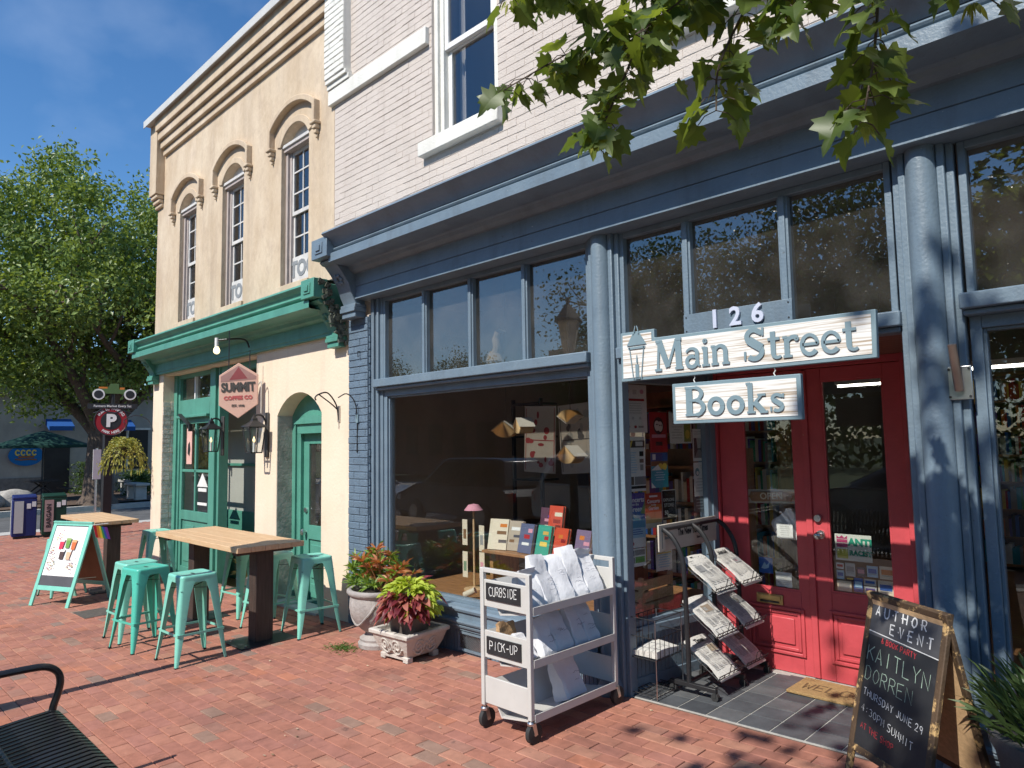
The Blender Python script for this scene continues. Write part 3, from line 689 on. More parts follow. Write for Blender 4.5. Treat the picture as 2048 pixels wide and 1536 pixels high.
m_green = mat('green_paint', (0.085, 0.285, 0.215), 0.48, 0.10, 5, bump=0.12, bs=60, coord='World', layers=(((.05, .15, .12), 1.8, .5, .75, .5, (3, 3, .4)), ((.36, .42, .38), 30.0, .705, .725, .7, (1, 1, 1))))
m_coping = mat('coping_metal', (0.58, 0.57, 0.53), 0.5, 0.08, 4, coord='World')
m_oldbrick = mat('whitewashed_brick', (0.62, 0.56, 0.50), 0.9, 0.3, 9, bump=0.5, bs=30, coord='World')
m_oldwood = mat('weathered_frame', (0.42, 0.36, 0.33), 0.75, 0.2, 8, stretch=(6, 6, 1), coord='World')
m_greywall = mat('grey_room_wall', (0.42, 0.42, 0.38), 0.9, 0.05, 2)

m_sash2 = mat('chalky_white_sash', (.62, .60, .57), .7, .12, 8, coord='World', spots=(.45, .41, .38), sposs=9)
cof = thing('coffee_house_building', 'narrow two-storey tan stucco building with green cornice and arched windows', 'building', (-12.05, 0, 0))
X0, X1 = -12.05, -6.62; XL1 = -6.303; TW = 0.28; TOP = 6.98
AW = [(-7.83, -7.17), (-9.53, -8.86), (-11.08, -10.44)]; AS, AR, AZ0 = 5.33, 0.205, 3.60
def arc(x0, x1, zs, rise, n=12):
    w = (x1 - x0) / 2; R_ = (w * w + rise * rise) / (2 * rise); cz = zs + rise - R_; xc = (x0 + x1) / 2; a = math.asin(min(1, w / R_))
    if rise > w: a = math.pi - a
    return [(xc + R_ * math.sin(t), cz + R_ * math.cos(t)) for t in [a - 2 * a * i / n for i in range(n + 1)]]     # right to left
mb = MB()
# upper storey
mb.box(X0, X1, 0, TW, 3.06, AZ0)
xs = [X0] + [k for w in sorted(AW) for k in w] + [X1]
for i in range(0, len(xs), 2): mb.box(xs[i], xs[i + 1], 0, TW, AZ0, 5.75)
for a, b in AW: mb.prism([(a, 5.75), (b, 5.75)] + arc(a, b, AS, AR), 'y', 0, TW)
mb.box(X0, X1, 0, TW, 5.75, TOP)
# sides and back
mb.box(X0, X0 + .25, TW, 9, -0.6, TOP); mb.box(X0, X1, 8.8, 9.0, -0.6, TOP); mb.box(X1 - .02, X1, TW, 8.8, 3.06, TOP)
up = part('upper_wall', mb, m_tan, cof)
mb = MB()
mb.box(X0, -11.62, 0, TW, -0.45, 3.06)                                    # left pier
mb.box(-8.42, -7.87, 0, TW, -0.35, 3.06); mb.box(-6.86, XL1, 0, TW, -0.3, 3.06)
mb.prism([(-7.87, 3.06), (-6.86, 3.06)] + arc(-7.87, -6.86, 2.06, 0.25), 'y', 0, TW)
mb.box(-11.62, -8.42, 0.02, TW, 2.84, 3.06)
low = part('lower_wall', mb, m_pale, cof)
# rough cement of the door reveal and the bared brick of the shop reveal
part('reveal', MB().box(-7.875, -7.862, 0.004, 0.27, -0.3, 2.055), m_cement, cof)
mb = MB(); rq = random.Random(9)
for k in range(38):
    z = -0.30 + k * 0.072
    for j in range(2):
        y0 = 0.005 + j * 0.115; mb.box(-11.622, -11.615 + rq.uniform(0, .014), y0, y0 + 0.105, z, z + 0.062)
part('bared_brick', mb, m_oldbrick, cof)
# parapet: stepped corbel courses and the metal coping
for k, (z0, z1, y) in enumerate(((6.79, 6.98, -0.175), (6.655, 6.775, -0.135), (6.53, 6.64, -0.090), (6.425, 6.515, -0.045))):
    part('corbel_course', MB().box(X0 + 0.30 - .0, X1, y, 0.004, z0, z1), m_tan, cof, bevel=0.006)
part('coping', MB().box(X0 - 0.06, X1 + .0, -0.235, TW + .1, 6.985, 7.06).box(X0 - 0.06, X1, -0.240, -0.228, 6.945, 7.06), m_coping, cof, bevel=0.004)
cp = part('corner_pier', MB().box(X0 - .03, X0 + 0.27, -0.135, 0.004, 5.80, 6.98), m_tan, cof, bevel=0.006)
for z0, d in ((5.735, -0.115), (5.665, -0.08), (5.60, -0.045)): part('pier_corbel', MB().box(X0 - .02 , X0 + 0.25, d, 0.004, z0, z0 + 0.062), m_tan, cp, bevel=0.018, seg=3)
# arched windows with drip moulds
def coffee_window(a, b):
    xc = (a + b) / 2; w = (b - a) / 2
    fr = part('window', MB().box(a, a + .045, .11, .20, AZ0, AS).box(a + .045, a + .085, .14, .20, AZ0, AS).box(b - .045, b, .11, .20, AZ0, AS).box(b - .085, b - .045, .14, .20, AZ0, AS)
              .box(a, b, .08, .17, AS - .055, AS + .0), m_oldwood, cof, bevel=.004)
    part('lunette', MB().prism(arc(a, b, AS, AR), 'y', .15, .19), m_sash2, fr)
    part('crown_bar', MB().box(a - .0, b, .06, .15, AS - .01, AS + .03), m_sash2, fr, bevel=.004)
    g0, g1 = a + .085, b - .085; mz = 4.50
    for za, zb, y in ((AZ0, mz + .02, .175), (mz - .02, AS - .055, .155)):
        s = part('sash', MB().box(g0, g0 + .035, y, y + .03, za, zb).box(g1 - .035, g1, y, y + .03, za, zb).box(g0 + .035, g1 - .035, y, y + .03, za, za + .045).box(g0 + .035, g1 - .035, y, y + .03, zb - .04, zb), m_sash2, fr)
        gm = MB().box(xc - .009, xc + .009, y + .004, y + .02, za + .045, zb - .04)
        for t in (1 / 3, 2 / 3): zz = za + (zb - za) * t; gm.box(g0 + .035, g1 - .035, y + .003, y + .021, zz - .009, zz + .009)
        part('glazing_bar', gm, m_sash2, fr)
        part('pane', MB().box(g0 + .03, g1 - .03, y + .012, y + .015, za + .04, zb - .035), m_pane3, fr)
    sio = part('window_sill', MB().box(a - .05, b + .03, -.035, .2, AZ0 - .10, AZ0), m_tan, fr, bevel=.008)
    # drip mould
    ho = MB(); hw = 0.535; hb_ = .028; out = arc(xc - hw - hb_, xc + hw + hb_, 5.615, 0.205, 14); inn = arc(xc - hw + hb_, xc + hw - hb_, 5.570, 0.185, 14)
    poly = [(xc + hw + hb_, 5.36)] + out + [(xc - hw - hb_, 5.36), (xc - hw + hb_, 5.36)] + inn[::-1] + [(xc + hw - hb_, 5.36)]
    dmo = part('drip_mould', ho.prism(poly, 'y', -.075, .004), m_tan, fr, bevel=.007)
    ring = arc(a - .10, b + .10, AS + .03, AR + .05, 14); rin = arc(a - .004, b + .004, AS, AR, 14)
    abo = part('arch_band', MB().prism(ring + rin[::-1], 'y', -.018, .002), m_tan, fr, bevel=.006)
    keep = [dmo, abo]
    for s in (-1, 1):
        c = xc + s * hw
        keep.append(part('label_stop', MB().box(c - .058, c + .058, -.085, .002, 5.328, 5.362).box(c - .04, c + .04, -.065, .002, 5.275, 5.328).box(c - .026, c + .026, -.048, .002, 5.222, 5.275).box(c - .015, c + .015, -.03, .002, 5.175, 5.222), m_tan, fr, bevel=.010))
    # white board with grey letters standing on the inner sill
    part('letter_board', MB().box(g0 + .01, g1 - .01, .158, .168, AZ0 + .005, AZ0 + .36), m_sash2, fr)
    part('lettering', MB().mesh(text_me('TOC', 0.26, 0.002, 0.012), FACE(xc, .155, AZ0 + .20)), mat('grey_letter', (.25, .26, .27), .6), fr)
    fr.location.y = -.05                                 # frames sit a little forward in the reveal
    for k_ in keep + [sio]: k_.location.y = .05
for a, b in AW: coffee_window(a, b)
part('upper_floor', MB().box(X0 + .26, X1 - .03, .30, 8.7, 3.2, 3.3), m_wood, cof)
part('upper_room', MB().box(X0 + .26, X1 - .03, 3.0, 3.1, 3.3, TOP), m_dark, cof)
part('roof', MB().box(X0, X1, .27, 8.9, 6.6, 6.7), m_dark, cof)
# ---- green cornice
gp = [(0.01, 3.45), (-0.22, 3.43), (-0.375, 3.375), (-0.39, 3.35), (-0.37, 3.325), (-0.34, 3.305), (-0.325, 3.275), (-0.335, 3.262), (-0.345, 3.248), (-0.335, 3.235), (-0.31, 3.228), (-0.305, 3.205), (-0.355, 3.20), (-0.365, 3.19), (-0.365, 3.115), (-0.345, 3.108), (-0.16, 3.10), (-0.14, 3.085), (-0.125, 3.05), (-0.09, 3.03), (-0.065, 3.025), (-0.062, 2.90), (-0.05, 2.895), (-0.05, 2.865), (0.03, 2.865), (0.03, 3.2)]
part('cornice', MB().strip(gp, 'x', X0 + .10, -6.50), m_green, cof, smooth=True, angle=25)
part('cornice_cover', MB().box(X0 + .02, -6.45, -.10, .004, 3.435, 3.452), m_dark, cof)
def gbracket(xc, w):
    zt = 3.40; y0 = -.40
    b = bracket(cof, m_green, xc, w, y0, zt, 2.72, -.085)
    return b
gbracket(-6.475, 0.26); gbracket(X0 + .14, 0.26)
mb = MB(); rq = random.Random(4)                       # bared rough masonry beside the right bracket
for k in range(60):
    t = rq.random(); mb.obox((-6.335 + rq.uniform(-.012, .012), -.33 + .27 * t + rq.uniform(-.03, .05), 3.34 - .52 * t + rq.uniform(-.09, .09)), (.03, rq.uniform(.03, .07), rq.uniform(.02, .05)), Matrix.Rotation(rq.uniform(-.5, .5), 3, 'X'))
part('rough_masonry', mb, mat('stained_masonry', (.10,.11,.085), .95, .4, 12, bump=.5), cof)
# ---- green shopfront
GY = 0.16
mb = MB().box(-11.615, -11.50, GY, GY + .12, -0.30, 2.84).box(-11.50, -11.44, GY + .03, GY + .12, -0.30, 2.84).box(-10.28, -10.20, GY + .03, GY + .12, -.30, 2.84).box(-10.20, -10.02, GY - .01, GY + .14, -.30, 2.84).box(-10.02, -9.95, GY + .03, GY + .14, -.30, 2.84).box(-9.95, -9.90, GY + .005, GY + .14, -.3, 2.84)
mb.box(-11.44, -10.28, GY + .02, GY + .12, 2.15, 2.44).box(-11.44, -10.28, GY - .03, GY + .02, 2.16, 2.20).box(-11.44, -10.28, GY + .02, GY + .12, 2.78, 2.84).box(-9.90, -8.42, GY + .02, GY + .12, 2.74, 2.84)
sf = part('shopfront_frame', mb, m_green, cof, bevel=.006)
mb = MB().box(-11.44, -11.36, GY + .05, GY + .10, -.28, 2.15).box(-10.36, -10.28, GY + .05, GY + .10, -.28, 2.15).box(-11.36, -10.36, GY + .05, GY + .10, 2.07, 2.15).box(-11.36, -10.36, GY + .05, GY + .10, -.28, -.08).box(-11.36, -10.36, GY + .05, GY + .10, .62, .76)
mb.box(-10.885, -10.835, GY + .055, GY + .095, .76, 2.07).box(-11.36, -10.36, GY + .055, GY + .095, 1.34, 1.38)
dl = part('glazed_door', mb, m_green, cof, bevel=.004)
part('panel', MB().box(-11.36, -10.36, GY + .075, GY + .09, -.08, .62).box(-11.28, -10.90, GY + .062, GY + .076, 0.0, .54).box(-10.82, -10.44, GY + .062, GY + .076, 0.0, .54), m_green, dl, bevel=.005)
for x0, x1 in ((-11.36, -10.885), (-10.835, -10.36)):
    for z0, z1 in ((.76, 1.34), (1.38, 2.07)): part('pane', MB().box(x0, x1, GY + .075, GY + .078, z0, z1), m_pane, dl)
part('transom_light', MB().box(-11.44, -10.28, GY + .075, GY + .079, 2.44, 2.78), m_pane2, sf)
part('transom_bar', MB().box(-10.90, -10.86, GY + .04, GY + .09, 2.44, 2.78), m_sash, sf)
part('door_closer', MB().obox((-11.0, GY - .06, 2.13), (.42, .05, .03), Matrix.Rotation(RD(24), 3, 'Y')).box(-10.80, -10.76, GY - .08, GY - .03, 1.95, 2.06), m_black, dl)
# decals on the glass
part('decal', MB().prism([(-10.80, 1.13), (-10.42, 1.13), (-10.61, 1.33)], 'y', GY + .068, GY + .072).box(-10.76, -10.46, GY + .068, GY + .072, 1.06, 1.11).box(-10.78, -10.44, GY + .068, GY + .072, .86, .90), m_sash, dl)
part('door_notice', MB().box(-11.22, -11.02, GY + .064, GY + .071, 1.46, 2.0), mat('pink_notice', (.70, .42, .36), .7), dl)
part('notice_mark', MB().prism([(-11.17, 1.62), (-11.10, 1.58), (-11.07, 1.68), (-11.10, 1.80), (-11.16, 1.76)], 'y', GY + .060, GY + .064), m_black, dl)
# arched green door
DYc = 0.19
fo = arc(-7.862, -6.86, 2.06, .25); 
dfm = part('door_frame', MB().prism([(-7.862, 1.96), (-6.86, 1.96)] + fo, 'y', DYc, DYc + .04).box(-7.862, -7.79, DYc, DYc + .10, -.28, 1.96).box(-7.79, -7.72, DYc + .025, DYc + .10, -.28, 1.96).box(-7.72, -7.67, DYc + .008, DYc + .10, -.28, 1.96).box(-6.93, -6.86, DYc, DYc + .10, -.28, 1.96).box(-7.67, -6.93, DYc - .04, DYc + .06, 1.84, 1.96), m_green, cof, bevel=.005)
part('door_hood', MB().prism([(-7.70, 1.955), (-6.90, 1.955)] + arc(-7.70, -6.90, 1.96, .09)[::1], 'y', DYc - .07, DYc), m_green, dfm)
gd = part('door', MB().box(-7.67, -7.55, DYc + .05, DYc + .09, -.26, 1.84).box(-7.05, -6.93, DYc + .05, DYc + .09, -.26, 1.84).box(-7.55, -7.05, DYc + .05, DYc + .09, 1.72, 1.84).box(-7.55, -7.05, DYc + .05, DYc + .09, .62, .78).box(-7.55, -7.05, DYc + .05, DYc + .09, -.26, -.08).box(-7.55, -7.05, DYc + .07, DYc + .085, -.08, .62), m_green, cof, bevel=.004)
part('pane', MB().box(-7.56, -7.04, DYc + .065, DYc + .069, .77, 1.73), m_pane2, gd)
for k in range(3): part('panel', MB().box(-7.51, -7.09, DYc + .055, DYc + .071, -.04 + k * .22, .12 + k * .22), m_green, gd, bevel=.008)
part('door_knob', MB().lathe([(0, -.04), (.02, -.03), (.028, 0), (.02, .03), (0, .04)], (-7.60, DYc - .0, .70), 12).cyl((-7.60, DYc, .70), (-7.60, DYc + .05, .70), .01).cyl((-7.60, DYc + .03, .95), (-7.60, DYc + .05, .95), .03, n=14), m_steel, gd, smooth=True)
part('door_step', MB().box(-7.86, -6.87, -.06, .19, -.30, gz(-7.4, 0) + .035), m_conc, cof, bevel=.01)
# room behind the open doorway
part('room_shell', MB().box(-11.6, -6.9, 3.0, 3.05, -.3, 3.0).box(-8.38, -8.34, .3, 3.0, -.3, 3.0).box(-11.75, -11.7, .3, 3.0, -.3, 3.0).box(-11.7, -8.38, .3, 3.0, 2.9, 2.95), m_greywall, cof)
part('room_partition', MB().box(-11.0, -8.45, .75, .79, .75, 2.6), m_greywall, cof)
part('wainscot', MB().box(-11.0, -8.45, .73, .80, -.3, .75).box(-11.0, -8.45, .715, .73, 1.42, 1.46), m_green, cof, bevel=.004)
part('room_floor', MB().box(-11.7, -8.38, .02, 3.0, -.4, -.27), m_wood, cof)
# ================================================================ lettering and print
def _e(cx, cy, rx, ry, a0, a1, n=14): return [(cx + rx * math.cos(RD(a0 + (a1 - a0) * i / n)), cy + ry * math.sin(RD(a0 + (a1 - a0) * i / n))) for i in range(n + 1)]
def ribbon(mb, pts, w0, w1=None, z=0.0, h=0.0):
    "flat stroke along a 2-D line, from width w0 to w1; h gives it thickness"
    w1 = w0 if w1 is None else w1; n = len(pts); L = []; R_ = []
    for i, p in enumerate(pts):
        a = pts[max(0, i - 1)]; b = pts[min(n - 1, i + 1)]; dx, dy = b[0] - a[0], b[1] - a[1]; l = math.hypot(dx, dy) or 1
        w = (w0 + (w1 - w0) * i / (n - 1)) / 2
        L.append((p[0] - dy / l * w, p[1] + dx / l * w, z + h)); R_.append((p[0] + dy / l * w, p[1] - dx / l * w, z + h))
    fs = [(i, n + i, n + i + 1, i + 1) for i in range(n - 1)]
    if h:
        Lb = [(x, y, z) for x, y, _ in L]; Rb = [(x, y, z) for x, y, _ in R_]
        fs += [(i, i + 1, 2 * n + i + 1, 2 * n + i) for i in range(n - 1)] + [(n + i + 1, n + i, 3 * n + i, 3 * n + i + 1) for i in range(n - 1)] + [(0, 2 * n, 3 * n, n), (n - 1, 2 * n - 1, 4 * n - 1, 3 * n - 1)]
        mb.add(L + R_ + Lb + Rb, fs)
    else: mb.add(L + R_, fs)
    return mb
SERIF = {   # bold slab letters: strokes (points, width start, width end); last number is the advance
 'M': ([([(.10, .02), (.17, .98)], .07), ([(.17, .98), (.47, .10)], .17, .14), ([(.47, .10), (.80, .98)], .07), ([(.84, .98), (.87, .02)], .17), ([(0, .03), (.24, .03)], .07), ([(.73, .03), (1.01, .03)], .07), ([(.05, .965), (.22, .965)], .07), ([(.78, .965), (.97, .965)], .07)], 1.06),
 'a': ([(_e(.25, .19, .17, .17, 60, 360), .10), ([(.43, .46), (.44, .08), (.52, .03)], .11, .05), (_e(.25, .44, .19, .16, 0, 160), .10, .05), ([(.42, .30), (.28, .34)], .05)], .56),
 'i': ([([(.15, .02), (.15, .60)], .12), ([(.03, .03), (.28, .03)], .06), ([(.04, .58), (.16, .58)], .06), (_e(.15, .79, .035, .035, 0, 360), .07)], .31),
 'n': ([([(.14, .02), (.14, .60)], .12), (_e(.33, .40, .16, .18, 150, 0) + [(.49, .02)], .07, .12), ([(.03, .03), (.26, .03)], .06), ([(.38, .03), (.61, .03)], .06), ([(.03, .58), (.15, .58)], .06)], .66),
 'S': ([([(.60, .80)] + _e(.35, .72, .20, .20, 50, 200, 12) + [(.20, .60), (.36, .51), (.52, .42)] + _e(.36, .27, .22, .21, 20, -140, 12), .12, .12), ([(.62, .72), (.63, .96)], .05), ([(.07, .04), (.08, .30)], .05), ([(.20, .64), (.38, .50), (.58, .36)], .20)], .74),
 't': ([([(.17, .80), (.17, .16)] + _e(.29, .15, .12, .12, 180, 320, 8), .12, .06), ([(.02, .58), (.36, .58)], .07)], .42),
 'r': ([([(.14, .02), (.14, .60)], .12), (_e(.33, .36, .18, .21, 160, 60, 8), .07, .12), ([(.03, .03), (.28, .03)], .06), ([(.03, .58), (.15, .58)], .06), (_e(.42, .51, .03, .03, 0, 360), .06)], .48),
 'e': ([([(.09, .31), (.49, .31)] + _e(.28, .30, .21, .27, 5, 320, 22), .07, .10)], .56),
 'B': ([([(.15, .02), (.15, .98)], .17), ([(.02, .035), (.40, .035)], .07), ([(.02, .965), (.38, .965)], .07), (_e(.36, .75, .19, .215, 90, -90), .09, .09), (_e(.38, .28, .23, .245, 90, -90), .10, .10), ([(.15, .53), (.38, .53)], .07), (_e(.44, .76, .13, .14, 70, -70), .09), (_e(.48, .28, .14, .16, 70, -70), .11)], .72),
 'o': ([(_e(.29, .30, .20, .25, 0, 360, 26), .115)], .60),
 'k': ([([(.14, .02), (.14, .98)], .12), ([(.02, .965), (.15, .965)], .06), ([(.03, .03), (.27, .03)], .06), ([(.20, .26), (.46, .57)], .06), ([(.26, .36), (.50, .04)], .13), ([(.35, .58), (.58, .58)], .06), ([(.40, .03), (.63, .03)], .06)], .66),
 's': ([([(.38, .50)] + _e(.23, .44, .12, .115, 50, 200, 10) + [(.14, .37), (.24, .31), (.34, .25)] + _e(.24, .17, .13, .12, 20, -140, 10), .085, .085), ([(.40, .45), (.41, .58)], .04), ([(.06, .03), (.06, .18)], .04), ([(.15, .39), (.25, .31), (.36, .22)], .12)], .48),
 ' ': ([], .36)}
def serif_text(mb, s, x, y, size, h=0.004, widen=1.0):
    for ch in s:
        st, adv = SERIF[ch]
        for kq, q in enumerate(st):
            pts = [(x + px * size * widen, y + py * size) for px, py in q[0]]
            ribbon(mb, pts, q[1] * size * 1.22, (q[2] if len(q) > 2 else q[1]) * size * 1.22, 0, h + kq * .00035)
        x += adv * size * widen
    return x
STROKE = {'A': [[(0,0),(3,10),(6,0)],[(1.2,3.6),(4.8,3.6)]], 'B': [[(0,0),(0,10),(3.6,10),(5,8.6),(4.8,6.4),(3.4,5.4),(0,5.3)],[(3.4,5.4),(5.6,4.2),(5.6,1.6),(4,0),(0,0)]], 'C': [[(6,8.4),(4.6,10),(2,10),(.3,7.6),(.3,2.6),(2,0),(4.6,0),(6,1.6)]],
 'D': [[(0,0),(0,10),(3,10),(5.8,7.4),(5.8,2.6),(3,0),(0,0)]], 'E': [[(6,10),(0,10),(0,0),(6,0)],[(0,5.2),(4.6,5.2)]], 'F': [[(6,10),(0,10),(0,0)],[(0,5.2),(4.6,5.2)]], 'G': [[(6,8.4),(4.6,10),(2,10),(.3,7.6),(.3,2.6),(2,0),(4.6,0),(6,2),(6,4.6),(3.6,4.6)]],
 'H': [[(0,0),(0,10)],[(6,0),(6,10)],[(0,5.2),(6,5.2)]], 'I': [[(3,0),(3,10)]], 'J': [[(5,10),(5,2),(3.6,0),(1.6,0),(.6,2)]], 'K': [[(0,0),(0,10)],[(6,10),(0,4.6)],[(2,6.2),(6,0)]], 'L': [[(0,10),(0,0),(5.6,0)]],
 'M': [[(0,0),(.6,10),(3,3.4),(5.4,10),(6,0)]], 'N': [[(0,0),(0,10),(6,0),(6,10)]], 'O': [[(3,10),(.6,8),(0,5),(.6,2),(3,0),(5.4,2),(6,5),(5.4,8),(3,10)]], 'P': [[(0,0),(0,10),(4,10),(5.8,8.4),(5.6,6),(4,4.8),(0,4.8)]],
 'R': [[(0,0),(0,10),(4,10),(5.6,8.4),(5.4,6.2),(3.8,5),(0,5)],[(2.6,5),(6,0)]], 'S': [[(5.6,8.6),(4.2,10),(1.8,10),(.4,8.4),(.8,6.4),(5,4.2),(5.8,2),(4.2,0),(1.6,0),(.2,1.6)]], 'T': [[(3,0),(3,10)],[(0,10),(6,10)]],
 'U': [[(0,10),(0,2.4),(1.6,0),(4.4,0),(6,2.4),(6,10)]], 'V': [[(0,10),(3,0),(6,10)]], 'W': [[(0,10),(1.4,0),(3,7),(4.6,0),(6,10)]], 'Y': [[(0,10),(3,5),(6,10)],[(3,5),(3,0)]], '-': [[(1,5),(5,5)]], '.': [[(3,4.6),(3.4,5.2)]], ':': [[(3,2),(3,3)],[(3,6.5),(3,7.5)]], '&': [[(6,0),(1.5,7.5),(2.8,10),(4.2,8),(.4,3),(1.6,0),(4,.6),(5.6,4)]],
 '2': [[(.4,8),(1.8,10),(4.4,10),(5.4,8),(4.6,5.6),(0,0),(6,0)]], '3': [[(.4,9.4),(3,10),(5.2,8.2),(4.2,5.6),(2.4,5.2)],[(4.2,5.4),(5.8,3),(4.4,.4),(.4,.6)]], '4': [[(4.2,0),(4.2,10),(0,3.2),(6,3.2)]], '9': [[(5.4,6.8),(3,5),(.6,6.6),(.8,9.2),(3,10),(5.4,8.6),(5.2,3),(4,0)]], '0': [[(3,10),(.6,8),(.4,2),(3,0),(5.6,2),(5.4,8),(3,10)]], ' ': []}
def chalk(mb, s, x, y, size, w, slope=0.0, seed=1, gap=2.6, jit=0.35):
    "hand-written capitals made of chalk strokes"
    r = random.Random(seed); k = size / 10.0
    for ch in s.upper():
        for st in STROKE.get(ch, []):
            pts = []
            for i, (a, b) in enumerate(st):
                pts.append((x + (a + r.uniform(-jit, jit)) * k, y + (b + r.uniform(-jit, jit)) * k))
            if len(pts) == 2: pts.insert(1, ((pts[0][0] + pts[1][0]) / 2 + r.uniform(-.2, .2) * k, (pts[0][1] + pts[1][1]) / 2 + r.uniform(-.2, .2) * k))
            ribbon(mb, pts, w, w * r.uniform(.6, 1.1))
        dx = (6 + gap) * k if ch not in ' .' else 4.4 * k
        x += dx; y += slope * dx
    return x
def crv(P, n=5):
    "Catmull-Rom through the points"
    P = [Vector(p) for p in P]; Q = [P[0] * 2 - P[1]] + P + [P[-1] * 2 - P[-2]]; out = []
    for i in range(1, len(Q) - 2):
        a, b, c, d = Q[i - 1], Q[i], Q[i + 1], Q[i + 2]
        for k in range(n):
            t = k / n; out.append(.5 * ((2 * b) + (c - a) * t + (2 * a - 5 * b + 4 * c - d) * t * t + (3 * b - a - 3 * c + d) * t ** 3))
    out.append(P[-1]); return out
_cm = {}
def cmat(c, rough=0.75):
    k = tuple(round(v, 3) for v in c)
    if k not in _cm: _cm[k] = mat('print_%d' % len(_cm), k, rough, 0.04, 20, spec=0.25)
    return _cm[k]
def poster(name, label, cat, M4, w, h, bg, items, group=None, thick=0.0015):
    "a printed sheet; items in fractions of the sheet, laid a hair above it"
    cols = [bg]; mb = MB()
    mb.add(*[[M4 @ Vector(p) for p in ((-w/2,-h/2,0),(w/2,-h/2,0),(w/2,h/2,0),(-w/2,h/2,0),(-w/2,-h/2,thick),(w/2,-h/2,thick),(w/2,h/2,thick),(-w/2,h/2,thick))], [(0,3,2,1),(4,5,6,7),(0,1,5,4),(1,2,6,5),(2,3,7,6),(3,0,4,7)]])
    for n, it in enumerate(items):
        c = it[-1]
        if c not in cols: cols.append(c)
        mb.mat(cols.index(c)); z = thick + 0.0006 + 0.00012 * n
        if it[0] == 'r':
            _, x, y, a, b, _c = it; P = [(x, y), (x + a, y), (x + a, y + b), (x, y + b)]
            mb.add([M4 @ Vector(((p - .5) * w, (q - .5) * h, z)) for p, q in P], [(0, 1, 2, 3)])
        elif it[0] == 'p':
            mb.add([M4 @ Vector(((p - .5) * w, (q - .5) * h, z)) for p, q in it[1]], [tuple(range(len(it[1])))])
        elif it[0] == 'o':
            _, x, y, rx, ry, _c = it
            mb.add([M4 @ Vector(((x + rx * math.cos(t * .3927) - .5) * w, (y + ry * math.sin(t * .3927) - .5) * h, z)) for t in range(16)], [tuple(range(16))])
        elif it[0] == 't':
            _, s, x, y, sz, bold, _c = it
            mb.mesh(text_me(s, sz, 0, bold), M4 @ Matrix.Translation(((x - .5) * w, (y - .5) * h, z)))
        elif it[0] == 'l':
            _, x, y, a, n_, step, _c = it; r = random.Random(n_ * 7 + int(x * 100))
            for q in range(n_):
                aa = a * r.uniform(.6, 1); x0 = x + (a - aa) / 2; y0 = y - q * step
                mb.add([M4 @ Vector(((p - .5) * w, (t - .5) * h, z)) for p, t in ((x0, y0), (x0 + aa, y0), (x0 + aa, y0 + step * .38), (x0, y0 + step * .38))], [(0, 1, 2, 3)])
    o = part(name, mb, [cmat(c) for c in cols], None)
    return tag(o, label, cat, group)
WHT = (.78, .78, .76); BLK = (.02, .02, .022); GRY = (.30, .30, .30); RED = (.42, .03, .035); BLU = (.03, .12, .42); TEA = (.05, .35, .45); ORG = (.62, .20, .04); YEL = (.75, .55, .10); GRN = (.05, .32, .12); PUR = (.12, .08, .32); CRM = (.72, .64, .50); PNK = (.65, .30, .38); BRN = (.22, .12, .06); LBL = (.40, .60, .75); LGR = (.55, .55, .54)
# ================================================================ stools, tables, boards
m_mint = mat('mint_enamel', (0.215, 0.60, 0.48), 0.40, 0.06, 9, coat=0.15, spots=(0.27, 0.63, 0.53), sposs=7, layers=(((.10, .22, .19), 11.0, .66, .74, .5, (1, 1, 1)), ((.32, .24, .18), 42.0, .70, .72, .8, (1, 1, 1))))
m_mint2 = mat('bright_teal_enamel', (0.085, 0.50, 0.38), 0.38, 0.06, 9, coat=0.15)
m_post = mat('dark_stained_post', (0.055, 0.036, 0.028), 0.6, 0.35, 4, stretch=(14, 14, 1.2), bump=0.2)
m_top = mat('worn_pine_top', (0.58, 0.36, 0.19), 0.6, 0.16, 3, stretch=(1.2, 16, 8), col2=(0.68, 0.47, 0.28), bump=0.12, bs=30, spots=(0.50, 0.33, 0.20), sposs=2.5, layers=(((.30, .19, .11), 7.0, .62, .74, .55, (1, 1, 1)), ((.24, .16, .10), 30.0, .69, .73, .6, (1, 1, 1))))
def loft(mb, secs, closed=True, cap=True):
    n = len(secs[0]); vs = [p for s in secs for p in s]; fs = []
    for j in range(len(secs) - 1):
        for i in range(n if closed else n - 1): fs.append((j*n+i, j*n+(i+1)%n, (j+1)*n+(i+1)%n, (j+1)*n+i))
    if cap: fs += [tuple(range(n - 1, -1, -1)), tuple(range((len(secs) - 1) * n, len(secs) * n))]
    return mb.add(vs, fs)
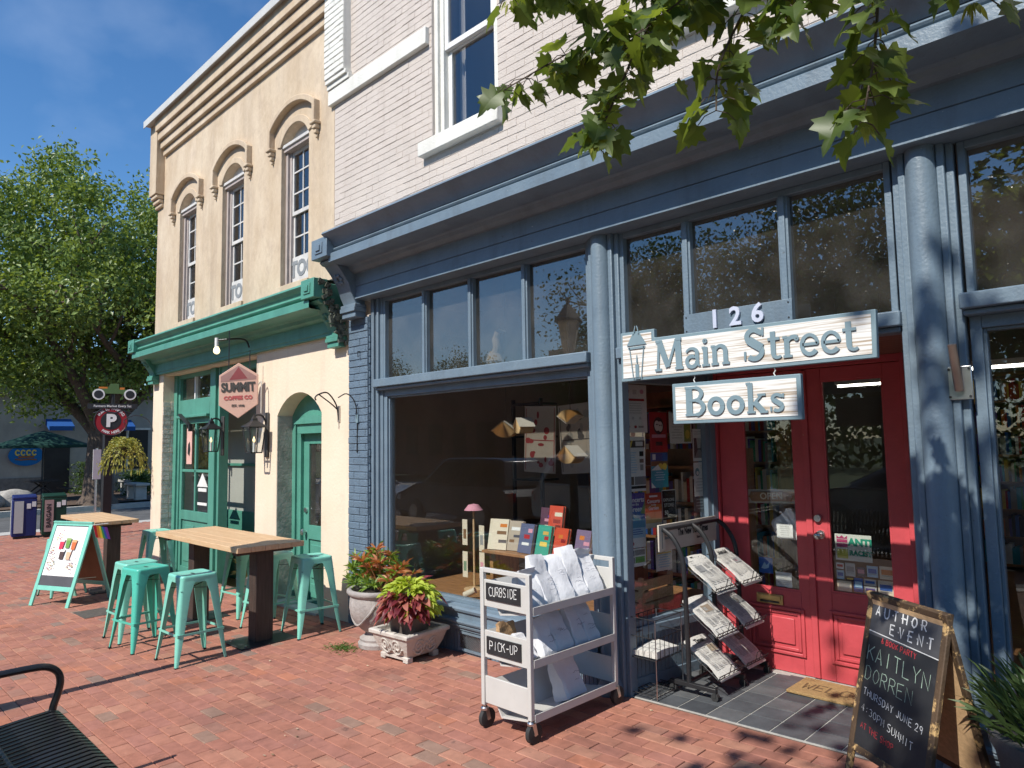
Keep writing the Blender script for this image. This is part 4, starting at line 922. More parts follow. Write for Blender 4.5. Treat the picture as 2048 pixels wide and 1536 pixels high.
def make_stool(label, m, loc, rz, group):
    t = thing('bar_stool', label, 'stool', loc, rz, group); H = .725
    def sq(h, z, r=.035, n=5):
        P = []
        for cx, cy, a in ((h - r, h - r, 0), (-h + r, h - r, 90), (-h + r, -h + r, 180), (h - r, -h + r, 270)):
            for i in range(n): b = RD(a + 90 * i / (n - 1)); P.append((cx + r * math.cos(b), cy + r * math.sin(b), z))
        return P
    s = MB(); loft(s, [sq(.153, H - .060), sq(.154, H - .022), sq(.153, H - .008), sq(.146, H), sq(.132, H - .001), sq(.120, H - .006), sq(.06, H - .007), sq(.036, H - .007)], cap=True)
    seat = part('seat', s, m, t, world=False, smooth=True, angle=50)
    part('hand_slot', MB().lathe([(0, 0), (.035, 0)], (0, 0, H - .0055), 16, sx=1.0, sy=.38), m_black, seat, world=False)
    for sx in (-1, 1):
        for sy in (-1, 1):
            secs = []
            for z, c, a in ((H - .03, .152, .135), (H - .07, .156, .104), (H - .16, .165, .080), (.34, .186, .060), (.12, .206, .038), (0.012, .216, .024)):
                r = min(.022, a * .5); o = [(a, 0)] + [(r * (1 - math.sin(RD(q))), r * (1 - math.cos(RD(q)))) for q in (0, 30, 60, 90)] + [(0, a)]
                k = .005; i_ = [(k, a), (k + r * .6, k + r * .6) if False else (k, r), (r, k), (a, k)]
                pts = [(sx * (c - u), sy * (c - v), z) for u, v in o + i_]
                secs.append(pts)
            lb = MB(); loft(lb, secs)
            if sx * sy < 0: lb.f = [f[::-1] for f in lb.f]
            lg = part('leg', lb, m, t, world=False, smooth=True, angle=40)
            part('foot', MB().box(sx * .216 - .012 - sx * .008, sx * .216 + .012 - sx * .008, sy * .216 - .012 - sy * .008, sy * .216 + .012 - sy * .008, 0, .014), m_rubber, lg, world=False)
    c = .194
    for a, b in (((-c, -c), (c, -c)), ((c, -c), (c, c)), ((c, c), (-c, c)), ((-c, c), (-c, -c))):
        part('foot_rail', MB().bar((a[0], a[1], .255), (b[0], b[1], .255), .006, .018), m, t, world=False)
    c = .158
    part('brace', MB().bar((-c, -c, .60), (c, c, .60), .014, .003).bar((-c, c, .605), (c, -c, .605), .014, .003), m_black, t, world=False)
    return t
ST = [(-7.58, -1.60, 2, 'mint metal bar stool at the left end of the row before the nearer wooden table', m_mint), (-7.13, -1.66, 9, 'brightest teal metal bar stool, middle one of the three before the nearer table', m_mint2),
      (-6.33, -1.545, 2, 'mint metal bar stool nearest the camera, right of the three before the table', m_mint), (-6.29, -.435, -6, 'mint metal bar stool beside the blue brick pier and the arched door', m_mint),
      (-6.86, -.55, 14, 'mint metal bar stool partly hidden behind the dark right leg of the nearer table', m_mint), (-7.62, -.47, 5, 'mint metal bar stool half hidden in front of the open green doorway', m_mint),
      (-10.72, -.35, 0, 'mint metal bar stool in shade behind the farther wooden table', m_mint), (-10.85, -1.46, 8, 'mint metal bar stool whose legs show under the menu board', m_mint)]
for x, y, a, lab, m in ST: make_stool(lab, m, (x, y, gz(x, y) + .002), RD(a), 'bar stools outside the coffee house')
def make_table(label, x0, x1, y0, y1, zt, legs):
    t = thing('bar_table', label, 'table', ((x0 + x1) / 2, (y0 + y1) / 2, gz((x0 + x1) / 2, (y0 + y1) / 2)), 0, 'high wooden tables outside the coffee house')
    n = 5; r = random.Random(int(x0 * 10))
    for k in range(n):
        a = y0 + (y1 - y0) * k / n; b = y0 + (y1 - y0) * (k + 1) / n
        part('plank', MB().box(x0 + r.uniform(0, .004), x1 - r.uniform(0, .004), a + .0012, b - .0012, zt - .048, zt + r.uniform(-.001, .001)), m_top, t, bevel=.004)
    [part('batten', MB().box(q, q + .10, y0 + .05, y1 - .05, zt - .085, zt - .05), m_post, t) for q in (x0 + .12, x1 - .22)]
    yc = (y0 + y1) / 2
    for lx in legs:
        g = gz(lx, yc)
        l = part('leg', MB().box(lx - .075, lx + .075, yc - .085, yc + .085, g + .012, zt - .085), m_post, t, bevel=.006)
        part('base_plate', MB().box(lx - .20, lx + .20, yc - .27, yc + .27, g + .006, g + .016), m_black, l, bevel=.002)
        part('plate_bolt', MB().cyl((lx - .15, yc - .21, g + .01), (lx - .15, yc - .21, g + .026), .012, n=6).cyl((lx + .15, yc - .21, g + .01), (lx + .15, yc - .21, g + .026), .012, n=6), m_steel, l)
    return t
make_table('high pine-topped table with two dark square legs, nearest the blue pier', -8.22, -6.19, -1.215, -.565, .80, (-6.40, -7.85))
make_table('high pine-topped table standing farther away behind the menu board', -12.10, -10.43, -1.22, -.68, .755, (-10.62, -11.85))

# ---- menu board of the coffee house
def easel(name, label, p0, p1, nrm, H, lean, frame_m_, cat='sign board', fw=.045, ft=.02, rail=.19, top_ext=0.0):
    p0 = Vector(p0); p1 = Vector(p1); wv = (p1 - p0); W = wv.length; xd = wv.normalized(); nv = Vector(nrm).normalized()
    t = thing(name, label, cat, (p0 + p1) / 2 - nv * lean)
    def leaf(sgn):
        b0 = (p0 + p1) / 2 - (nv * 0 if sgn > 0 else nv * (2 * lean)); 
        up = (Vector((0, 0, H)) - nv * lean * sgn); L = up.length; yd = up.normalized(); zd = xd.cross(yd)
        if sgn < 0: zd = -zd
        return b0, yd, L
    res = {}
    for sgn in (1, -1):
        b0, yd, L = leaf(sgn); xd2 = xd if sgn > 0 else -xd
        M4 = frame_m(b0, xd2, yd)
        def bx(mb, x0, x1, y0, y1, z0, z1):
            c = M4 @ Vector(((x0 + x1) / 2, (y0 + y1) / 2, (z0 + z1) / 2)); return mb.obox(c, (x1 - x0, y1 - y0, z1 - z0), M4.to_3x3())
        for s in (-1, 1): part('leg', bx(MB(), s * W / 2 - (fw if s > 0 else 0), s * W / 2 + (0 if s > 0 else fw), 0, L, -ft, 0), frame_m_, t, bevel=.004)
        part('rail', bx(MB(), -W / 2 + fw, W / 2 - fw, L - fw, L, -ft, -.001), frame_m_, t, bevel=.003); part('rail', bx(MB(), -W / 2 + fw, W / 2 - fw, rail, rail + fw, -ft, -.001), frame_m_, t, bevel=.003)
        res[sgn] = (M4, L, W)
    return t, res
g0 = gz(-10, -1.7)
mt, rs = easel('menu_board', 'mint-framed sandwich board with a white drinks poster and a small rainbow flag', (-10.36, -1.93, g0), (-9.74, -1.66, g0), (.40, -.92, 0), .985, .30, m_mint, fw=.055)
M4, L, W = rs[1]
BR = mat('brown_board_back', (.30, .13, .06), .7, .15)
def panel_on(t, M4, W, L, fw, rail, m, name='panel', z0=-.016, z1=-.008):
    c = M4 @ Vector((0, (rail + fw + L - fw) / 2, (z0 + z1) / 2)); return part(name, MB().obox(c, (W - 2 * fw, L - 2 * fw - rail, z1 - z0), M4.to_3x3()), m, t)
panel_on(mt, rs[-1][0], W, L, .055, .19, BR, 'back_panel'); panel_on(mt, M4, W, L, .055, .19, mat('slate_board', (.075, .075, .085), .6))
items = [('l', .42, .93, .4, 3, .035, LGR)]
rr = random.Random(2)
for cx, cy, sp, n in ((.18, .80, .12, 26), (.12, .50, .10, 20), (.18, .22, .16, 34), (.82, .20, .13, 28)):
    for q in range(n):
        x, y = cx + rr.gauss(0, sp * .5), cy + rr.gauss(0, sp * .6); x = min(.95, max(.04, x)); y = min(.95, max(.04, y))
        items.append(('o', x, y, rr.uniform(.008, .022), rr.uniform(.005, .014), rr.choice([(.55, .25, .30), (.30, .32, .25), (.70, .55, .35), (.35, .22, .25), (.62, .50, .20)])))
for x, y, c, cb in ((.36, .62, (.62, .05, .10), (.75, .62, .62)), (.55, .65, (.16, .34, .08), (.30, .42, .16)), (.74, .62, (.60, .16, .06), (.70, .40, .20)), (.45, .42, (.09, .06, .06), (.80, .78, .76)), (.66, .42, (.72, .45, .30), (.80, .76, .70))):
    items += [('p', [(x - .075, y + .11), (x + .075, y + .11), (x + .055, y - .09), (x - .055, y - .09)], c), ('p', [(x - .075, y + .11), (x + .075, y + .11), (x + .068, y + .06), (x - .068, y + .06)], cb)]
pw, ph = W - .125, .60
po = poster('x', None, None, M4 @ Matrix.Translation((0, L - .065 - ph / 2, -.0075)), pw, ph, WHT, items)
po.name = 'drinks_poster'; po.data.transform(inv_of(mt)); po.parent = mt
fl = MB(); cs = [(.45, .02, .03), (.62, .22, .03), (.70, .55, .05), (.05, .28, .08), (.03, .09, .40), (.20, .05, .30)]
tr = M4 @ Vector((W / 2 + .0, L - .04, .0))
fl.tube([tr, tr + Vector((.03, .17, .01))], .004, 6)
fo_ = MB(); px_ = Vector((.10, .03, -.03)); 
for k, c in enumerate(cs):
    fo_.mat(k); a = tr + Vector((.02, .0, .0)); u = Vector((.004, .026, -.006)); 
    fo_.add([a + u * k + Vector((0, .01 * math.sin(k), 0)), a + u * (k + 1) + Vector((0, .01 * math.sin(k + 1), 0)), a + u * (k + 1) + Vector((.01, .035, -.15)), a + u * k + Vector((.01, .035, -.15))], [(0, 1, 2, 3)])
part('flag_stick', fl, m_sash, mt); part('rainbow_flag', fo_, [cmat(c) for c in cs], mt)
part('stay', MB().tube([M4 @ Vector((W / 2 - .01, .35, -.02)), M4 @ Vector((W / 2 - .01, .35, -.02)) + Vector((-.08, .22, -.02))], .004, 6), m_steel, mt)

# ---- chalk board of the bookshop
m_chalkframe = mat('charred_pine_frame', (.09, .055, .03), .7, .3, 6, spots=(.62, .40, .17), sposs=14, spt=(.54, .60), stretch=(1, 1, 1), bump=.2)
m_slateb = mat('chalkboard', (.022, .023, .025), .55, .35, 4, spots=(.045, .045, .048), sposs=5)
gA = gz(-1, -.5)
ct, rs = easel('chalkboard_sign', 'black A-frame chalkboard with white author event lettering beside the red doors', (-1.365, -.455, gA), (-.955, -.745, gA), (-.577, -.816, 0), .935, .215, m_chalkframe, fw=.032, ft=.022, rail=.22)
M4, L, W = rs[1]
panel_on(ct, M4, W, L, .032, .22, m_slateb, 'slate', -.014, -.006); panel_on(ct, rs[-1][0], W, L, .032, .22, m_slateb, 'slate', -.014, -.006)
panel_on(ct, M4, W, L, .032, .22, m_lwood, 'board_back', -.0215, -.0145); panel_on(ct, rs[-1][0], W, L, .032, .22, m_lwood, 'board_back', -.0215, -.0145)
CW = W / 2 - .032
def chalkpart(nm, lines, m):
    for q, (s, x, y, sz, w, sl) in enumerate(lines):
        mb = MB(); chalk(mb, s, x, y, sz, w, sl, seed=q + len(s))
        mb.xf(M4 @ Matrix.Translation((0, 0, -.0045))); part(nm, mb, m, ct)
part('plain_band', MB().obox(M4 @ Vector((0, L - .032 - .085, -.0052)), (2 * CW, .165, .001), M4.to_3x3()), mat('scuffed_slate', (.075, .075, .08), .6, .2), ct)
chalkpart('white_lettering', [('A.U.T.H.O.R', -CW + .03, L - .105, .045, .0075, 0), ('E.V.E.N.T', -CW + .135, L - .170, .045, .0075, 0), ('THURSDAY JUNE 29', -CW + .02, L - .475, .030, .0038, -.12), ('4:30PM SUMMIT', -CW + .02, L - .550, .032, .0030, -.16)], cmat((.74, .74, .72)))
chalkpart('green_lettering', [('KAITLYN', -CW + .012, L - .315, .068, .0045, -.06), ('DORREN', -CW + .015, L - .405, .062, .0035, -.08)], cmat((.36, .48, .38)))
chalkpart('red_lettering', [('& BOOK PARTY', -CW + .09, L - .222, .024, .004, -.05), ('AT THE SHOP', -CW + .03, L - .625, .026, .003, -.1)], cmat((.50, .05, .06)))
part('chalk_rule', ribbon(MB(), [(-CW, L - .182), (CW, L - .200)], .004).xf(M4 @ Matrix.Translation((0, 0, -.0042))), cmat((.74, .74, .72)), ct)

# ---- bench of black steel straps, facing the shops
m_bench = mat('black_powder_coat', (.016, .016, .018), .30, .2, 10, spec=.6)
bx0, bx1, by = -4.36, -2.52, -2.985; gb = gz(-3.5, -3.2)
be = thing('street_bench', 'black steel strap bench facing the shops at the lower left', 'bench', (-3.45, -3.2, gb))
path = [(by + .018, gb + .30), (by + .026, gb + .355), (by + .018, gb + .395), (by - .004, gb + .420), (by - .04, gb + .43), (by - .16, gb + .420), (by - .30, gb + .405), (by - .42, gb + .405), (by - .475, gb + .425), (by - .50, gb + .48), (by - .54, gb + .62), (by - .585, gb + .78), (by - .61, gb + .815), (by - .65, gb + .815)]
k = 0; x = bx0 + .05
while x < bx1 - .04:
    sb = MB(); secs = []
    for i, (y, z) in enumerate(path):
        a = path[max(0, i - 1)]; b = path[min(len(path) - 1, i + 1)]; dy, dz = b[0] - a[0], b[1] - a[1]; l = math.hypot(dy, dz); ny_, nz_ = dz / l * .004, -dy / l * .004
        secs.append([(x - .0145, y + ny_, z + nz_), (x + .0145, y + ny_, z + nz_), (x + .0145, y - ny_, z - nz_), (x - .0145, y - ny_, z - nz_)])
    part('slat', loft(sb, secs), m_bench, be, smooth=True, angle=60); x += .0475
for z, y in ((gb + .30, by + .016), (gb + .395, by - .30), (gb + .62, by - .555)): part('rail', MB().cyl((bx0 + .02, y, z), (bx1 - .02, y, z), .016, n=10), m_bench, be, smooth=True)
for x in (bx0 + .015, bx1 - .015):
    a = [(x, by - .60, gb + .68), (x, by - .50, gb + .655), (x, by - .30, gb + .655), (x, by - .12, gb + .655), (x, by - .05, gb + .645), (x, by - .005, gb + .61), (x, by + .008, gb + .56), (x, by - .002, gb + .50), (x, by - .02, gb + .44), (x, by - .03, gb + .36)]
    part('armrest', MB().tube(crv(a, 4), .018, 12), m_bench, be, smooth=True)
    part('leg', MB().tube([(x, by - .03, gb + .38), (x, by - .03, gb + .01)], .02, 10), m_bench, be, smooth=True); part('leg', MB().tube([(x, by - .62, gb + .80), (x, by - .52, gb + .42), (x, by - .50, gb + .01)], .02, 10), m_bench, be, smooth=True)
# ================================================================ hanging signs
m_signblue = mat('sign_blue_grey', (.19, .275, .315), .55, .06, 8)
def grain_mat():
    m, n, l, b = nt('whitewashed_sign_grain'); b.inputs['Roughness'].default_value = .7
    tc = n.new('ShaderNodeTexCoord'); mp = n.new('ShaderNodeMapping'); mp.inputs['Scale'].default_value = (2.2, 10, 95); no = n.new('ShaderNodeTexNoise'); no.inputs['Scale'].default_value = 1.0; no.inputs['Detail'].default_value = 4
    rp = n.new('ShaderNodeValToRGB'); e = rp.color_ramp.elements; e[0].position = .36; e[0].color = (.42, .33, .24, 1); e[1].position = .52; e[1].color = (.78, .77, .74, 1)
    bp = n.new('ShaderNodeBump'); bp.inputs['Strength'].default_value = .5; bp.inputs['Distance'].default_value = .004
    l.new(tc.outputs['Object'], mp.inputs['Vector']); l.new(mp.outputs['Vector'], no.inputs['Vector']); l.new(no.outputs['Fac'], rp.inputs['Fac']); l.new(rp.outputs['Color'], b.inputs['Base Color'])
    l.new(no.outputs['Fac'], bp.inputs['Height']); l.new(bp.outputs['Normal'], b.inputs['Normal']); return m
m_grain = grain_mat()
SY = -0.215
sg = thing('shop_sign', 'long hanging shop sign with a lantern emblem and whitewashed wood grain, over the entry', 'sign', (-1.94, SY, 2.07))
out = [(-2.725, 2.070), (-1.160, 2.078), (-1.155, 2.324), (-2.462, 2.334), (-2.462, 2.392), (-2.720, 2.392)]
part('board', MB().prism(out, 'y', SY, SY + .035), m_signblue, sg, bevel=.004)
part('grain_panel', MB().prism([(-2.705, 2.092), (-1.182, 2.100), (-1.178, 2.303), (-2.481, 2.313), (-2.481, 2.373), (-2.702, 2.373)], 'y', SY - .003, SY + .001), m_grain, sg)
lm = MB(); serif_text(lm, 'Main Street', 0, 0, .205, .004, 1.0); wd = max(v[0] for v in lm.v)
lm.xf(FACE(-2.455, SY - .0072, 2.118) @ Matrix.Diagonal((1.215 / wd, .93, 1, 1)) @ Matrix.Rotation(RD(.35), 4, 'Z')); part('lettering', lm, m_signblue, sg)
# lantern emblem
em = MB()
for pts, w in (([(-.055, -.045), (-.03, -.25)], .006), ([(.055, -.045), (.03, -.25)], .006), ([(-.006, .09), (-.022, .03)], .006), ([(.006, .09), (.022, .03)], .006), ([(-.02, -.25), (.02, -.25)], .01)): ribbon(em, pts, w, None, 0, .003)
em.prism([(-.028, .04), (.028, .04), (.075, -.035), (-.075, -.035)], 'z', 0, .003); em.prism([(-.066, -.045), (.066, -.045), (.062, -.060), (-.062, -.060)], 'z', 0, .003); em.prism([(-.013, -.25), (.013, -.25), (.013, -.16), (-.013, -.16)], 'z', 0, .003); em.prism([(-.006, -.145), (0, -.155), (.006, -.145), (.004, -.115), (0, -.095), (-.004, -.115)], 'z', 0, .003)
part('lantern_emblem', em.xf(FACE(-2.592, SY - .0068, 2.335)), m_signblue, sg)
for x in (-2.2, -1.7):
    part('eye_hook', MB().tube([(x, SY + .018, 2.075), (x + .006, SY + .018, 2.06), (x - .004, SY + .018, 2.045), (x + .004, SY + .018, 2.03)], .0035, 6), m_sash, sg)
for x in (-2.60, -1.25):                                    # brackets back to the sill
    part('sign_arm', MB().box(x - .015, x + .015, SY + .035, -.02, 2.26, 2.285), m_blue, sg)
s2 = thing('shop_sign_lower', 'small whitewashed sign reading Books hung below the long shop sign', 'sign', (-1.945, SY, 1.78))
part('board', MB().box(-2.345, -1.550, SY, SY + .035, 1.782, 2.030), m_signblue, s2, bevel=.004)
part('grain_panel', MB().box(-2.322, -1.573, SY - .003, SY + .001, 1.804, 2.008), m_grain, s2)
lm = MB(); serif_text(lm, 'Books', 0, 0, .205, .004); wd = max(v[0] for v in lm.v)
part('lettering', lm.xf(FACE(-2.255, SY - .0072, 1.828) @ Matrix.Diagonal((.615 / wd, .85, 1, 1))), m_signblue, s2)
# coffee sign, square to the wall
hx = -8.30
hs = thing('hexagon_sign', 'pink hexagonal projecting coffee sign with a mountain peak hung under the green cornice', 'sign', (hx, -.285, 2.05))
def HX(y, z): return (-(y + .285), z - 2.38)
hexo = [(-.285, 2.715), (-.06, 2.575), (-.06, 2.215), (-.285, 2.045), (-.505, 2.20), (-.505, 2.56)]
part('board', MB().prism([(y, z) for y, z in hexo], 'x', hx - .03, hx), mat('pink_sign_board', (.68, .42, .33), .6, .05), hs, bevel=.004)
HM = frame_m((hx + .001, -.285, 2.38), (0, 1, 0), (0, 0, 1))
part('sign_shadow', MB().add([HM @ Vector(p) for p in ((0, .30, .0015), (-.20, .165, .0015), (-.20, .10, .0015), (.20, .135, .0015), (.205, .175, .0015))], [(0, 1, 2, 3, 4)]), mat('shaded_pink', (.36, .20, .18), .6), hs)  # cornice's shadow on the top of the sign, put in as darker pink
part('peak', MB().add([HM @ Vector(p) for p in ((0, .285, .003), (-.105, .125, .003), (.105, .145, .003))], [(0, 1, 2)]), mat('maroon_peak', (.26, .055, .06), .6), hs)
part('lettering', MB().mesh(text_me('SUMMIT', .135, 0, .007), HM @ Matrix.Translation((0, .035, .004)) @ Matrix.Rotation(RD(3), 4, 'Z') @ Matrix.Diagonal((.80, 1.1, 1, 1))), mat('sign_ink', (.06, .055, .05), .6), hs)
part('lettering', MB().mesh(text_me('COFFEE CO', .062, 0, .003), HM @ Matrix.Translation((0, -.09, .004)) @ Matrix.Rotation(RD(3), 4, 'Z')), mat('sign_rose', (.55, .10, .10), .6), hs)
part('lettering', MB().mesh(text_me('EST. 1998', .036, 0, .002), HM @ Matrix.Translation((0, -.185, .004))), mat('sign_ink', (.06, .055, .05), .6), hs)
part('hanger', MB().tube([(hx - .015, -.16, 2.64), (hx - .015, -.16, 2.87)], .006, 6).tube([(hx - .015, -.40, 2.62), (hx - .015, -.40, 2.88), (hx - .015, -.40, 3.11)], .006, 6), m_black, hs)
part('side_arm', MB().tube(crv([(hx - .01, -.06, 2.45), (hx + .02, -.02, 2.49), (hx + .06, -.012, 2.46), (hx + .07, -.010, 2.30), (hx + .07, -.010, 2.1)], 4), .008, 8), mat('pale_conduit', (.55, .50, .44), .6), hs, smooth=True)
hs.rotation_euler = (0, 0, RD(-34))
# lit bulb under the cornice
bx_ = -8.72
bu = thing('lamp_bulb', 'bare lit bulb on a short arm under the green cornice', 'lamp', (bx_, -.38, 3.10))
part('arm', MB().tube(crv([(bx_ + .30, -.10, 2.93), (bx_ + .28, -.14, 3.02), (bx_ + .16, -.22, 3.045), (bx_, -.38, 3.03)], 4), .011, 8), m_black, bu, smooth=True)
part('socket', MB().cyl((bx_, -.38, 3.06), (bx_, -.38, 2.95), .024, n=14), m_sash, bu, smooth=True)
part('bulb', MB().lathe([(.018, .035), (.026, .02), (.036, 0), (.040, -.02), (.034, -.045), (.018, -.06), (0, -.064)], (bx_, -.38, 2.92), 16), emit_mat('warm_bulb', (1.0, .82, .45), 1.6), bu, smooth=True)
# wall lanterns
def lantern(x, y, z, label):
    t = thing('wall_lantern', label, 'lantern', (x, y, z), 0, 'wall lanterns by the coffee doors')
    cy = y - .17; ga = m_black
    part('back_plate', MB().box(x - .045, x + .045, y - .02, y, z - .36, z + .18), mat('aged_iron', (.05, .045, .04), .5), t, bevel=.008)
    part('arm', MB().tube(crv([(x, y - .01, z + .02), (x, y - .06, z + .13), (x, y - .13, z + .15), (x, cy, z + .12)], 4), .011, 8), ga, t, smooth=True)
    q = MB()
    for k in range(4):
        a = RD(45 + 90 * k); b = RD(45 + 90 * (k + 1))
        q.bar((x + .135 * math.cos(a), cy + .135 * math.sin(a), z + .005), (x + .095 * math.cos(a), cy + .095 * math.sin(a), z - .30), .012, .012)
        q.bar((x + .135 * math.cos(a), cy + .135 * math.sin(a), z + .005), (x + .135 * math.cos(b), cy + .135 * math.sin(b), z + .005), .014, .014); q.bar((x + .095 * math.cos(a), cy + .095 * math.sin(a), z - .30), (x + .095 * math.cos(b), cy + .095 * math.sin(b), z - .30), .014, .014)
    part('cage', q, ga, t)
    part('roof', MB().lathe([(.165, .0), (.15, .012), (.07, .055), (.045, .075), (.04, .10), (.018, .125), (.010, .15), (0, .155)], (x, cy, z + .005), 4, RD(45), RD(405)), ga, t)
    for k in range(4):
        a = RD(45 + 90 * k); b = RD(45 + 90 * (k + 1))
        P = [(x + .132 * math.cos(a), cy + .132 * math.sin(a), z), (x + .132 * math.cos(b), cy + .132 * math.sin(b), z), (x + .093 * math.cos(b), cy + .093 * math.sin(b), z - .295), (x + .093 * math.cos(a), cy + .093 * math.sin(a), z - .295)]
        part('pane', MB().add(P, [(0, 1, 2, 3)]), m_pane, t)
    part('candle_lamp', MB().cyl((x, cy, z - .295), (x, cy, z - .18), .014, n=10), m_sash, t, smooth=True); part('flame_bulb', MB().lathe([(0, -.03), (.016, -.015), (.016, .005), (.006, .035), (0, .05)], (x, cy, z - .15), 10), emit_mat('dim_flame', (1, .75, .4), 1.2), t, smooth=True)
lantern(-8.10, -.005, 1.93, 'black glazed wall lantern on the pale pier right of the open doorway')
lantern(-9.72, .15, 1.95, 'black glazed wall lantern on the green post left of the open doorway')
# iron hooks
def hook(x, y, z, label, s=1, name='iron_hook'):
    t = thing(name, label, 'bracket', (x, y, z), 0, 'iron plant hooks on the fronts')
    part('plate', MB().box(x - .02, x + .02, y - .012, y, z - .12, z + .05), mat('weathered_plate', (.42, .36, .30), .7), t)
    part('arm', MB().tube(crv([(x, y - .012, z), (x, y - .10, z + .07), (x, y - .24, z + .16)], 4), .007, 8).tube(crv([(x, y - .01, z - .10), (x, y - .04, z + .06), (x, y - .14, z + .18), (x, y - .24, z + .165), (x, y - .285, z + .13), (x, y - .275, z + .10)], 5), .008, 8), m_black, t, smooth=True)
    return t
hook(-6.50, 0, 2.06, 'curved iron plant hook with nothing on it, right of the arched door')
hk = thing('blue_pier_hook', 'tall thin iron hook on the blue brick pier', 'bracket', (-6.10, -.02, 1.7))
part('arm', MB().tube(crv([(-6.13, -.025, 1.62), (-6.12, -.03, 1.95), (-6.12, -.06, 2.13), (-6.14, -.14, 2.21), (-6.17, -.22, 2.17)], 5), .006, 8), m_black, hk, smooth=True); part('plate', MB().box(-6.14, -6.10, -.036, -.022, 1.92, 2.0), m_signblue, hk)
nl = thing('pier_nails', 'bent black nail in the upper blue brick pier', 'nail', (-6.08, -.02, 2.6)); part('nail', MB().tube([(-6.08, -.02, 2.64), (-6.08, -.05, 2.64), (-6.075, -.05, 2.58)], .006, 6), m_black, nl)

# ================================================================ book cart and its parcels
m_cart = mat('cart_grey_enamel', (.56, .55, .52), .45, .04, 8, spots=(.50, .49, .46), sposs=6)
gc = gz(-3.07, -.55); cx0, cx1, cy0, cy1 = -3.285, -2.865, -.985, -.155
ca = thing('book_cart', 'pale grey steel three-shelf book cart on casters with chalk labels', 'cart', ((cx0 + cx1) / 2, (cy0 + cy1) / 2, gc))
PT = .030
for x in (cx0, cx1 - PT):
    for y in (cy0, cy1 - PT): part('post', MB().box(x, x + PT, y, y + PT, .10, .922), m_cart, ca, bevel=.004)
for y in (cy0, cy1 - PT):
    part('top_rail', MB().box(cx0 + PT, cx1 - PT, y + .003, y + PT - .003, .895, .922), m_cart, ca, bevel=.003)
    for z0, z1 in ((.690, .852), (.385, .548), (.115, .275)): part('end_panel', MB().box(cx0 + PT, cx1 - PT, y + .008, y + PT - .008, z0, z1), m_cart, ca, bevel=.003)
def shelf(z, tilt):
    "V shelf: floor tipped towards the back, with a lip along the aisle side"
    xa, xb = cx0 + .03, cx1 - .002; ya, yb = cy0 + PT, cy1 - PT
    part('shelf', MB().prism([(xb, z), (xb, z + .010), (xb - .004, z + .042), (xb - .012, z + .042), (xb - .012, z + .012), (xa + .12, z - .03), (xa, z + .155), (xa - .004, z + .152), (xa + .115, z - .040)], 'y', ya, yb), m_cart, ca)
    part('shelf_edge', MB().box(xb - .002, xb + .004, ya, yb, z - .002, z + .046), m_cart, ca, bevel=.002)
for z in (.685, .388, .085): shelf(z, 0)
for z, s in ((.735, 'CURBSIDE'), (.415, 'PICK-UP')):
    lb = part('chalk_label', MB().box(cx0 + .055, cx1 - .075, cy0 - .001, cy0 + .008, z, z + .10), m_slateb, ca)
    mbq = MB(); chalk(mbq, s, 0, 0, .045, .0048, .03, seed=3, gap=1.9, jit=.5); wd = max(v[0] for v in mbq.v); k_ = .235 / wd
    part('chalk_word', mbq.xf(FACE(cx0 + .085, cy0 - .0022, z + .026) @ Matrix.Diagonal((k_, 1.15, 1, 1))), cmat((.74, .74, .72)), lb)
for x in (cx0 + .015, cx1 - .015):
    for y in (cy0 + .015, cy1 - .015):
        zg = gz(x, y) + .004; r_ = .058; s_ = -1 if y < -.5 else 1
        yo = .018
        w = part('caster', MB().cyl((x, y, .10), (x, y, zg + .118), .013, n=12).lathe([(.026, 0), (.026, .012), (.018, .02)], (x, y, zg + .108), 14), m_steel, ca, smooth=True)
        for fx_ in (-.021, .017): part('fork', MB().prism([(y - .016, zg + .118), (y + .016, zg + .118), (y + yo + .014, zg + .05), (y + yo - .010, zg + .05)], 'x', x + fx_, x + fx_ + .004), m_steel, w)
        part('wheel', MB().tube([(x - .015, y + yo, zg + r_), (x - .013, y + yo, zg + r_), (x + .013, y + yo, zg + r_), (x + .015, y + yo, zg + r_)], [r_ - .007, r_, r_, r_ - .007], 24), m_rubber, w, smooth=True, angle=30)
        part('hub', MB().cyl((x - .0165, y + yo, zg + r_), (x + .0165, y + yo, zg + r_), .014, n=12), m_steel, w)
m_bag = mat('white_paper_bag', (.74, .74, .76), .8, .05, 7, bump=.35, bs=22)
m_kraft = mat('kraft_paper', (.45, .28, .14), .8, .1, 7, bump=.4, bs=30)
